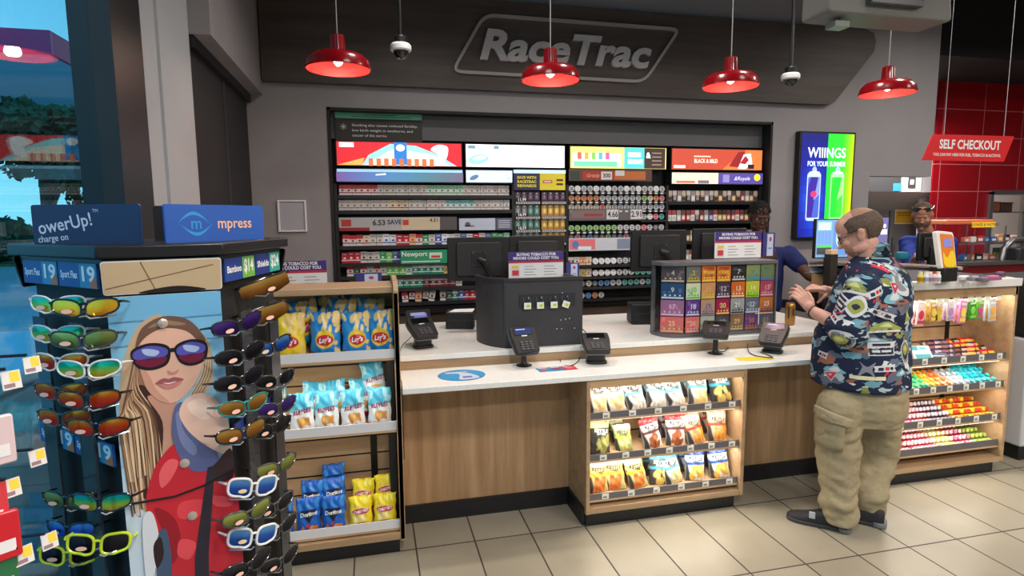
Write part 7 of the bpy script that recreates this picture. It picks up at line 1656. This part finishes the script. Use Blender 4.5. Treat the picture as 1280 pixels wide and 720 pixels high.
POLO = noisy('royal_polo', (40, 56, 136), 4, 70, .85, .1, .2)
tor = [(S+Vector((0, 0, .01)), FB, .08, .08, .08), (S+Vector((0, 0, -.03)), FB, .17, .10, .10), (S+Vector((0, 0, -.08)), FB, .205, .13, .125), (S+Vector((0, 0, -.28)), FB, .205, .165, .135), (ce, FB, .21, .185, .15), (ce-Vector((0, 0, .15)), FB, .21, .18, .15)]
organic('polo_shirt', [rings_loft(tor), ('cap', lsh, lsh.lerp(lel, .8), .075, .07), ('cap', lsh, rsh, .08, .08), ('cap', rsh, rsh.lerp(rel, .8), .075, .07)], .011, POLO, bk_, smooth=4, disp=folds(.007, 8, 5))
organic('trousers', [('cap', ce+LB*.1*sx-Vector((0, 0, .16)), Vector(((ce+LB*.1*sx).x, (ce+LB*.1*sx).y+.02, .1)), .12, .075) for sx in (-1, 1)], .012, M((34, 34, 40), .8), bk_, smooth=3)
for sx in (-1, 1):
    c = ce+LB*.1*sx; G(frame((c.x, c.y, 0), FB)).prism(spline([(-.05, -.1), (.05, -.1), (.05, .17), (-.05, .17)], 4), .0, .09, BLACK).build('shoe', bk_, bev=.01)
t = thing('teal_cup', 'small teal cup held low beside the back clerk', 'cup', at(1128, 317, Y=4.45))
q = at(1128, 318, Y=4.45); q.z = max(q.z-.05, 1.0); 
G(Matrix.Translation((q.x, q.y, q.z))).lathe([(.04, 0), (.055, .01), (.06, .04), (.05, .07), (0, .075)], M((40, 130, 160), .5), 20).build('cup_body', t)

# ================================================================== sunglasses tower in the foreground
TWC = Vector((-.46, 1.40, 0))
tw_ = thing('sunglasses_display', 'black sunglasses tower with a tall model poster and blue header signs, left foreground', 'display stand', TWC)
dv_ = Vector((-.2957, .9553, 0)); rv = Vector((.9553, .2957, 0))
A_ = Vector((-.284, 1.22, 0)); ang = R(17.2)
def adv(p, a, l): return p+Vector((math.cos(a), math.sin(a), 0))*l
B_ = adv(A_, ang+R(60), .30); B2 = adv(B_, ang+R(120), .18); D_ = adv(B2, ang+R(180), .30); C2 = adv(D_, ang+R(240), .18); C1 = adv(C2, ang+R(300), .30)   # C2 left rear corner, C1 left poster edge
hexa = [A_, B_, B2, D_, C2, C1]
cen = sum(hexa, Vector())/6
def scl(k): return [((p-cen)*k+cen).to_2d() for p in hexa]
def Zw(y): return at(205, y, Y=1.2).z
zsl = Zw(306); ztop = Zw(320); zpost = Zw(367)
TB = M((24, 24, 27), .35)
G().prism(scl(.93), .05, ztop, BLACKM).build('core_column', tw_, smooth=False)
G().prism(scl(1.10), ztop, ztop+.022, TB).prism(scl(1.02), ztop-.02, ztop, TB).build('top_slab', tw_, bev=.003)
G().prism(scl(1.05), .0, .06, TB).build('base_plinth', tw_, bev=.004)
def wallframe(p, a, z):
    """panel frame with x running along angle a, y up, z outward to the right-hand side of travel"""
    x = Vector((math.cos(a), math.sin(a), 0)); n = Vector((x.y, -x.x, 0)); return Matrix(((x.x, 0, n.x, p.x), (x.y, 0, n.y, p.y), (0, 1, 0, z), (0, 0, 0, 1)))
# poster
PH = .80; zp0 = zpost-PH; PT = wallframe(C1+dv_*-.006, ang, zpost)
kx, ky = .18/285, .515/705
def q_(pts): return [((x-18)*kx, -(y-15)*ky) for x, y in pts]
g = G(PT)
g.prism(rounded([(0, -PH), (.18, -PH), (.18, 0), (0, 0)], .008), -.006, 0, M((235, 235, 238), .3)); g.build('poster_board', tw_, smooth=False)
g = G(PT); lay = [0]
def ps(c, pts, sm=True, r=.3): lay[0] += 1; g.sheet(q_(spline(pts, 5) if sm else pts), M(c, r), .0004+.00008*lay[0])
for i in range(8): lay[0] = 0; ps((112+9*i, 178+5*i, 218+2*i), [(18, 15+60*i), (303, 15+60*i), (303, 80+60*i), (18, 80+60*i)], False)
ps((196, 214, 228), [(18, 480), (303, 480), (303, 1110), (18, 1110)], False)
ps((196, 168, 136), [(150, 72), (98, 80), (62, 130), (36, 210), (24, 330), (30, 470), (60, 560), (120, 570), (160, 430), (140, 330), (120, 200)])
ps((206, 180, 148), [(205, 86), (252, 128), (268, 200), (262, 262), (225, 285), (196, 300), (232, 240), (240, 180)])
ps((150, 112, 86), [(95, 110), (75, 160), (62, 250), (52, 350), (60, 450), (86, 360), (90, 260)])
ps((62, 38, 36), [(66, 260), (90, 240), (130, 290), (160, 330), (150, 430), (110, 540), (60, 520), (52, 420)])
ps((196, 148, 128), [(96, 268), (165, 290), (165, 350), (150, 420), (120, 440), (128, 340)])
qh = random.Random(5)
for i in range(30):
    lay[0] = 8+i % 3; f0 = i/29; x0 = 100-30*f0; y0 = 108+70*f0; xe = 36+95*(1-f0)*.9; ye = 470+110*qh.random(); w_ = 2.2+2*qh.random(); c = [(224, 196, 160), (120, 86, 64), (176, 140, 108), (92, 62, 50)][i % 4]; P_ = [(x0, y0), (x0-28-8*f0, y0+120), (xe-14*qh.random(), 330), (xe, ye)]; sp3 = spline(P_, 5, closed=False); g.sheet(q_([(x-w_, y) for x, y in sp3]+[(x+w_*.6, y) for x, y in sp3[::-1]]), M(c, .3), .0004+.00008*(11+i*.08))
for i in range(12):
    f0 = i/11; w_ = 1.8; c = [(232, 206, 170), (140, 104, 78), (190, 156, 122)][i % 3]; P_ = [(214+16*f0, 96+8*f0), (250+12*f0, 150), (240+26*f0, 225), (205+30*f0, 280)]; sp3 = spline(P_, 5, closed=False); g.sheet(q_([(x-w_, y) for x, y in sp3]+[(x+w_*.6, y) for x, y in sp3[::-1]]), M(c, .3), .0004+.00008*(11+i*.1))
lay[0] = 14
ps((226, 178, 156), [(84, 160), (98, 112), (150, 92), (212, 100), (242, 140), (243, 200), (218, 252), (176, 288), (140, 292), (104, 262), (86, 215)])
ps((206, 152, 132), [(84, 180), (92, 240), (120, 280), (150, 292), (120, 255), (104, 215)])
ps((110, 82, 68), [(76, 145), (96, 95), (150, 70), (214, 84), (254, 136), (240, 146), (206, 112), (150, 100), (106, 116)])
ps((150, 120, 98), [(110, 96), (150, 80), (205, 92), (190, 96), (150, 92)])
for cx, rx in ((112, 47), (215, 42)):
    ps((24, 22, 30), [(cx-rx, 150), (cx, 134), (cx+rx, 148), (cx+rx-6, 190), (cx, 203), (cx-rx+10, 190)])
    ps((86, 84, 176), [(cx-rx+7, 153), (cx, 141), (cx+rx-7, 152), (cx+rx-10, 170), (cx, 172), (cx-rx+9, 172)])
    ps((170, 190, 226), [(cx-20, 148), (cx+5, 150), (cx+22, 158), (cx+10, 168), (cx-14, 162)])
    ps((112, 26, 58), [(cx-rx+10, 174), (cx, 174), (cx+rx-10, 172), (cx+rx-14, 187), (cx, 196), (cx-rx+16, 186)])
ps((24, 22, 30), [(155, 152), (178, 152), (176, 162), (158, 162)], False)
ps((196, 138, 120), [(150, 208), (165, 214), (180, 208), (172, 218), (156, 218)])
ps((202, 128, 124), [(126, 240), (152, 244), (184, 239), (172, 250), (152, 255), (136, 251)]); ps((160, 88, 92), [(118, 237), (138, 227), (152, 230), (166, 227), (190, 235), (174, 240), (134, 241)]); ps((236, 226, 222), [(136, 238), (152, 240), (172, 238), (152, 243)])
ps((198, 36, 52), [(118, 430), (158, 400), (175, 440), (205, 480), (245, 486), (306, 500), (318, 760), (320, 1110), (105, 1110), (110, 720), (84, 630), (70, 545), (92, 470)])
ps((236, 96, 104), [(110, 470), (135, 440), (160, 450), (140, 490), (112, 510)]); ps((226, 66, 78), [(160, 560), (230, 570), (200, 610), (150, 600)]); ps((150, 20, 36), [(90, 560), (140, 600), (150, 680), (120, 720), (110, 640)]); ps((228, 80, 90), [(240, 560), (300, 580), (290, 600), (250, 590)]); ps((160, 22, 38), [(250, 640), (305, 650), (300, 680), (255, 670)]); ps((228, 76, 86), [(150, 660), (190, 680), (170, 720), (140, 700)])
ps((90, 100, 146), [(160, 310), (182, 296), (182, 350), (215, 400), (262, 440), (262, 480), (205, 486), (168, 446), (150, 380)]); ps((122, 132, 176), [(162, 330), (172, 320), (180, 370), (210, 420), (200, 440), (170, 400)])
ps((238, 198, 178), [(172, 318), (200, 282), (250, 282), (290, 330), (303, 400), (303, 455), (262, 440), (215, 400), (184, 360)]); ps((250, 220, 202), [(196, 300), (236, 292), (262, 330), (240, 350), (206, 330)])
ps((50, 30, 36), [(262, 470), (303, 440), (303, 520), (250, 520), (240, 490)])
ps((42, 38, 52), [(236, 480), (256, 478), (222, 720), (214, 900), (172, 900), (184, 720)], False)
ps((214, 218, 224), [(58, 590), (84, 570), (96, 650), (78, 730), (56, 760)]); ps((66, 86, 112), [(92, 640), (118, 630), (120, 760), (84, 780)]); ps((40, 26, 30), [(80, 660), (100, 640), (104, 690), (84, 720)])
part(g.build('poster_print', tw_, smooth=False), 'photo print of a long-haired woman in sunglasses and a red top')
gg = G(PT); gg.tube([(0-.004, -(535-15)*ky, .003), (.08, -(540-15)*ky, .004), (.13, -(527-15)*ky, .004), (.184, -(498-15)*ky, .003)], .0022, TB, 6); gg.build('panel_seam', tw_)
for (x, y) in ((148, 87), (176, 457), (186, 603)): gg = G(PT); gg.lathe([(.0085, 0), (.0085, .002), (.005, .0035), (0, .004)], M((206, 190, 180), .3, .5), 18, Matrix.Translation(((x-18)*kx, -(y-15)*ky, .0025))); gg.build('snap_button', tw_)
# tilted header card over the poster and the flaps of the hidden sides
def header(p, a, w, front=True):
    T = wallframe(p, a, Zw(364)) @ Matrix.Rotation(R(14), 4, 'X') @ Matrix.Translation((0, 0, .004)); h = .062
    q = rounded([(-.004, 0), (w+.004, 0), (w+.004, h), (-.004, h)], .006)
    b = G(T).prism(q, -.003, 0, M((238, 236, 232), .4) if front else TB).build('header_card', tw_, smooth=False)
    if front:
        h_ = G(T); h_.sheet([(x*.985+.001, y*.94+.002) for x, y in q], M((214, 186, 148), .5), .0006)
        ln = M((120, 92, 70), .6)
        for (a1, b1, a2, b2) in ((.055, .060, .075, .006), (.0, .012, .17, .05)): d = Vector((a2-a1, b2-b1)).normalized(); nn = Vector((-d.y, d.x))*.0008; h_.sheet([(a1+nn.x, b1+nn.y), (a1-nn.x, b1-nn.y), (a2-nn.x, b2-nn.y), (a2+nn.x, b2+nn.y)], ln, .0009)
        h_.sheet(spline([(.05, .001), (.085, .010), (.12, .011), (.155, .001)], 4), M((30, 24, 24), .5), .0011)
        h_.build('card_print', b, smooth=False)
header(C1, ang, .18)
header(B_, ang+R(120), .18, False); header(D_, ang+R(240), .18, False)
for (p, a, nm) in ((B_, ang+R(60), 'r'), (C2+Vector((0, 0, 0)), ang+R(300), 'l')):
    T = wallframe(p if nm == 'l' else A_, ang+R(60) if nm == 'r' else ang+R(300), 0)
    cols = (((40, 70, 150), 'Bamboo', '$14', (120, 190, 70)), ((40, 60, 140), 'Shields', '$24', (60, 180, 160))) if nm == 'r' else (((34, 78, 150), 'Sport Flex', '19', (190, 110, 60)), ((34, 78, 150), 'Sport Flex', '19', (190, 110, 60)))
    for (zc2, hh) in ((Zw(342), .045), (Zw(558), .042)):
        g = G(T)
        for k in (0, 1):
            c, s, pr_t, c3 = cols[k]; x0 = .012+.14*k
            g.box((x0, zc2-hh/2, .002), (x0+.136, zc2+hh/2, .006), M(c, .35)); g.rect(x0+.076, zc2-hh/2+.001, x0+.134, zc2+hh/2-.001, M((60, 140, 180) if nm == 'l' else c3, .35), .0063); g.rect(x0+.11, zc2-hh/2+.001, x0+.134, zc2-.002, M(c3, .35), .0066)
            g.text(s, x0+.039, zc2, .013, M((240, 240, 245), .4), .0068, bold=.03, width=.062); g.text(pr_t, x0+.104, zc2+.002, .026, M((245, 245, 245), .4), .007, bold=.03, width=.045)
        g.build('price_strip', tw_, smooth=False)
    # clear lens columns and pegs
    g = G(T)
    for k in (0, 1):
        g.box((.05+.14*k, .35, .010), (.10+.14*k, zpost-.05, .014), M((58, 60, 66), .15))
    g.build('mirror_strip', tw_, smooth=False)
# crown signs
zs0, zs1 = Zw(305)-.002, Zw(254)
def crown(name_label, p, a, w, col, fn):
    T = wallframe(p, a, zs0); h = zs1-zs0
    b = G(T).prism(rounded([(0, 0), (w, 0), (w, h), (0, h)], .006), -.004, 0, M(col, .4)).build('crown_sign', tw_, smooth=False); part(b, name_label)
    h_ = G(T); fn(h_, w, h); h_.build('sign_print', b, smooth=False); return b
P1 = Vector((-.378, 1.244, 0)); 
def f_mp(g, w, h):
    lb = M((60, 150, 214), .4); og = M((240, 190, 150), .4)
    g.rect(.002, .002, w-.002, h-.002, M((48, 92, 176), .4), .0004)
    for sg in (1, -1):
        up = [(.028+.075*t, h*.5+sg*.024*math.sin(PI*min(1, t*1.05))) for t in [i/12 for i in range(13)]]; lo_ = [(x, h*.5+(y-h*.5)*.72) for x, y in up]; g.sheet([((x-.003*sg), y) for x, y in (up+lo_[::-1])], lb, .0008)
    g.text('m', .066, h*.5, .024, lb, .001, bold=.01); g.text('mpress', .158, h*.50, .022, og, .001, bold=.01, width=.085); g.text('sun', .2, h*.22, .008, M((60, 110, 190), .4), .001)
crown('bright blue sign with light blue eye mark and peach letters', P1, ang+R(35), .235, (48, 92, 176), f_mp)
P2 = Vector((-.414, 1.232, 0)); P2e = adv(P2, R(162.4), .215)
def f_pu(g, w, h):
    wh = M((206, 214, 232), .4); g.rect(.002, .002, w-.002, h-.002, M((36, 48, 88), .4), .0004)
    g.text('owerUp!', .066, h*.52, .024, wh, .001, bold=.012, width=.108, rot=R(9)); g.text('TM', .128, h*.84, .006, wh, .001); g.text('charge on', .04, h*.17, .012, wh, .001, bold=.01, width=.06, rot=R(5))
crown('dark navy sign with pale rounded letters', P2e, R(162.4)-PI, .215, (36, 48, 88), f_pu)
P3 = (P1+P2)/2+dv_*.16; crown('plain dark rear sign', adv(P3, ang, -.0), ang, .10, (22, 22, 24), lambda g, w, h: g.rect(.002, .002, w-.002, h-.002, TB, .0004))

# ---- sunglasses
def mirror(cs):
    def fn(nt, b):
        v = coords(nt, (1, 1, 1), 'Generated'); sp2 = N(nt, 'SeparateXYZ'); nt.links.new(v, sp2.inputs[0]); n = len(cs)
        nt.links.new(ramp(nt, sp2.outputs['Z'], [(i/(n-1), c) for i, c in enumerate(cs)]), b.inputs['Base Color'])
    return nodes_mat('mirror_lens', fn, .12, .5, .65)
ML = {'green orange': mirror([(230, 130, 30), (190, 210, 60), (30, 190, 120), (30, 160, 190)]), 'red orange': mirror([(200, 30, 40), (226, 70, 30), (240, 150, 30)]), 'yellow': mirror([(230, 120, 20), (250, 190, 40), (240, 220, 80)]), 'blue': mirror([(20, 50, 130), (40, 90, 190), (110, 180, 240)]), 'dark': mirror([(16, 16, 20), (30, 30, 36), (60, 60, 70)]), 'gold brown': mirror([(60, 36, 16), (150, 100, 40), (210, 170, 90)]), 'purple': mirror([(30, 20, 60), (60, 36, 110), (100, 70, 170)]), 'smoke green': mirror([(60, 70, 40), (120, 130, 60), (180, 190, 110)])}
def sunglass(kind, fcol, lens):
    """local: x across, z up, -y outwards; temples run back to the panel"""
    root = bpy.data.objects.new('sunglasses', None); C.objects.link(root); root.empty_display_size = .02; WM[root.name] = Matrix(); tag(root, 'x', 'sunglasses')
    fm = M(fcol, .25, coat=.5); g = G(); gl = G(); n = 28
    def bow(x): return .012*(x/.07)**2
    if kind == 'shield':
        xs = [-.068+.136*i/20 for i in range(21)]
        topc = [(x, bow(x)*1.6, .022-.004*abs(x/.068)) for x in xs]; bot = [(x, bow(x)*1.6, -.022+.010*abs(x/.068)+(.012*max(0, 1-abs(x)/.014))) for x in xs]
        vs = topc+bot; fs = [(i, i+1, 21+i+1, 21+i) for i in range(20)]; vs2 = [(x, y+.002, z) for x, y, z in vs]; gl.add(vs, [q[::-1] for q in fs], ML[lens]); gl.add(vs2, fs, ML[lens]); g.tube([(x, y+.001, z+.002) for x, y, z in topc], .0026, fm, 6)
        hx, hz = .068, .018
    else:
        sq_ = .62 if kind == 'square' else .8
        rx, rz = (.027, .021) if kind == 'square' else (.030, .017)
        for sx in (-1, 1):
            pts = []
            for i in range(n):
                t = 2*PI*i/n; cx, sn = math.cos(t), math.sin(t); x = sx*.034+rx*math.copysign(abs(cx)**sq_, cx); z = rz*math.copysign(abs(sn)**sq_, sn)+(.004*sx*cx if kind == 'sport' else .002*sx*cx); z -= (.003 if sn < 0 and sx*cx < 0 else 0); pts.append((x, bow(x), z))
            g.tube(pts, .0032 if kind == 'square' else .0022, fm, 8, closed=True)
            c = (sx*.034, bow(.034)-.002, 0); gl.add([c]+pts, [(0, 1+(i+1) % n, 1+i) if True else 0 for i in range(n)], ML[lens])
            gl.add([(c[0], c[1]+.003, c[2])]+[(a, b+.001, d) for a, b, d in pts], [(0, 1+i, 1+(i+1) % n) for i in range(n)], ML[lens])
        g.tube([(-.008, 0, .006), (0, -.001, .008), (.008, 0, .006)], .003, fm, 8); hx, hz = .066, .010
    g.build('frame', root)
    lo_ = gl.build('lens', root)
    h = G(); h.ell(-.030 if kind != 'shield' else .004, -.008, .011, .005, M((236, 190, 170) if lens != 'blue' else (220, 200, 150), .5), .0, 16, Matrix.Translation((0, -.0035, 0)) @ Matrix.Rotation(PI/2, 4, 'X')); part(h.build('sticker', lo_, smooth=False), 'small oval paper sticker')
    for sx in (-1, 1):
        G().tube([(sx*hx, bow(hx), hz), (sx*(hx+.003), .018, hz), (sx*(hx+.001), .05, hz-.004)], [.0034, .003, .0024], fm, 6).build('temple', root)
    return Proto(root)
SG = {}
def sg(kind, fc, lens):
    k = (kind, fc, lens)
    if k not in SG: SG[k] = sunglass(*k)
    return SG[k]
W_F, Y_F, B_F, G_F, T_F = (226, 224, 220), (206, 226, 40), (22, 22, 24), (60, 62, 60), (30, 120, 110)
FN = {W_F: 'white-framed', Y_F: 'neon yellow framed', B_F: 'black-framed', G_F: 'grey-framed', T_F: 'green-framed'}
def put(face, px, py, kind, fc, lens, tiltz=0, roll=0, off=.045):
    a = ang+R(60) if face == 'r' else ang+R(300); p0 = A_ if face == 'r' else C1; nrm = Vector((math.sin(a), -math.cos(a), 0))
    pl = p0+nrm*off; o = Vector((0, 0, CAMH)); d = at(px, py, Y=1)-o; t = (pl-o).dot(nrm)/d.dot(nrm); hit = o+d*t
    return hit, a
def place_sg(face, items):
    for i, it in enumerate(items):
        px, py, kind, fc, lens, wd = it[:6]; turn = it[6] if len(it) > 6 else 0; roll = it[7] if len(it) > 7 else 0
        hit, a = put(face, px, py, kind, fc, lens)
        sg(kind, fc, lens).place(hit, (R(-4), R(roll), a+R(turn)), '%s %s lens sunglasses %s, %s tower face' % (FN[fc], lens, wd, 'right' if face == 'r' else 'left'), None, .80 if kind != 'shield' else .82)
        pg_ = G(); nrm = Vector((math.sin(a), -math.cos(a), 0)); xv = Vector((math.cos(a), math.sin(a), 0))
        for sx in (-1, 1): 
            p = hit+xv*.018*sx-Vector((0, 0, .018)); pg_.tube([p-nrm*.042, p+nrm*.0, p+nrm*.006+Vector((0, 0, .006))], .0014, M((190, 195, 200), .15, .6), 6)
        pg_.build('peg', tw_)
place_sg('l', [(68, 380, 'sport', W_F, 'green orange', 'at the top left', 25), (104, 384, 'sport', B_F, 'yellow', 'at the top beside the poster', 40), (68, 417, 'sport', W_F, 'green orange', 'second from top at left', 25), (102, 424, 'sport', G_F, 'smoke green', 'second from top beside the poster', 40),
    (72, 452, 'sport', W_F, 'red orange', 'third from top at left', 25), (108, 461, 'sport', W_F, 'green orange', 'third from top beside the poster', 35), (72, 489, 'sport', G_F, 'red orange', 'fourth from top at left', 25), (108, 499, 'sport', B_F, 'red orange', 'fourth from top beside the poster', 35),
    (76, 522, 'sport', G_F, 'red orange', 'fifth from top at left', 25), (120, 534, 'sport', B_F, 'red orange', 'fifth from top beside the poster', 35), (82, 625, 'sport', B_F, 'smoke green', 'below lower strip at left', 25), (124, 628, 'sport', B_F, 'green orange', 'below lower strip beside the poster', 30),
    (84, 662, 'sport', B_F, 'blue', 'low at left behind the yellow ones', 20), (122, 680, 'square', Y_F, 'dark', 'right one of the two yellow pairs', 45, 6), (84, 694, 'square', Y_F, 'dark', 'left one of the two yellow pairs', 40, 4)])
place_sg('r', [(336, 358, 'shield', B_F, 'gold brown', 'topmost, glowing amber', -40, -14), (334, 394, 'shield', B_F, 'gold brown', 'second amber pair from the top', -38, -10), (300, 405, 'sport', B_F, 'purple', 'purple pair beside the poster edge', -32, -8), (342, 432, 'sport', B_F, 'blue', 'below the amber pairs at the outer column', -30, -6), (304, 442, 'sport', B_F, 'dark', 'inner column below the purple pair', -32, -6),
    (303, 474, 'sport', B_F, 'dark', 'inner column two below the purple pair', -32, -5), (347, 474, 'sport', G_F, 'dark', 'outer column below the blue pair', -30), (308, 506, 'sport', T_F, 'gold brown', 'green pair in the inner column', -32), (349, 508, 'sport', G_F, 'purple', 'outer column beside the green pair', -30), (305, 540, 'sport', B_F, 'gold brown', 'inner column above lower strip', -32), (342, 534, 'sport', B_F, 'dark', 'outer column above lower strip', -30),
    (318, 608, 'square', W_F, 'blue', 'the upper of the two white pairs', -42, 14), (349, 582, 'sport', G_F, 'smoke green', 'outer column below lower strip', -30), (312, 642, 'sport', G_F, 'smoke green', 'between the two white pairs', -32), (345, 632, 'sport', G_F, 'dark', 'outer column beside the upper white pair', -30), (318, 670, 'square', W_F, 'blue', 'the lower of the two white pairs', -42, 14), (350, 660, 'sport', G_F, 'dark', 'outer column beside the lower white pair', -30), (312, 706, 'sport', B_F, 'dark', 'lowest in the inner column', -32), (352, 700, 'sport', G_F, 'dark', 'lowest in the outer column', -30)])

# ================================================================== peg rack at the far left edge
rk = thing('peg_rack', 'black wire peg rack with price tags cut off by the left picture edge', 'rack', (-.98, .62, 0))
G().box((-1.02+.16, .40, .0), (-.84, .44, 1.35), TB).box((-1.02+.16, .88, 0), (-.84, .92, 1.35), TB).build('rack_post', rk, bev=.003)
G().box((-.86, .3, 0), (-.60, 1.0, .04), TB).build('rack_base', rk, bev=.004)
for i, (px, py) in enumerate([(14, 475), (40, 456), (14, 610), (47, 572), (30, 694), (62, 676)]):
    p = at(px, py, Y=.82+.1*(i % 2)); 
    hk = G().tube([(-.85, p.y-.012, p.z+.012), (p.x, p.y-.01, p.z+.016)], .0022, TB, 6).build('peg', rk)
    T = Matrix.Translation(p) @ Matrix.Rotation(R(50), 4, 'Z') @ Matrix.Rotation(R(80), 4, 'X')
    T = T @ Matrix.Scale(.7, 4)
    part(G(T).box((-.014, -.016, -.001), (.014, .016, .001), M((226, 222, 222), .4)).rect(-.002, -.004, .012, .014, M((240, 210, 70), .4), .0012).rect(-.012, -.013, .004, -.006, M((150, 120, 130), .4), .0012).build('price_tag', hk, smooth=False), 'white and yellow price tag')
for i, (px, py, c, nm) in enumerate([(-8, 548, (226, 200, 204), 'pink and white'), (0, 668, (206, 30, 44), 'bright red'), (-16, 632, (216, 60, 70), 'light red'), (-2, 716, (40, 110, 70), 'green')]):
    p = at(px, py, Y=.80); t = thing('blister_pack', '%s packet hanging on the peg rack at the left picture edge' % nm, 'packet', p, R(40)); T = WM[t.name]
    G(T).prism(rounded([(-.02, -.035), (.02, -.035), (.02, .025), (-.02, .025)], .004), -.008, 0, M(c, .3), Matrix.Rotation(PI/2, 4, 'X')).build('packet_card', t, bev=.002)
    G(T @ Matrix.Rotation(PI/2, 4, 'X')).rect(-.014, -.025, .014, -.01, M((240, 236, 236), .4), .0006).build('packet_print', t, smooth=False)
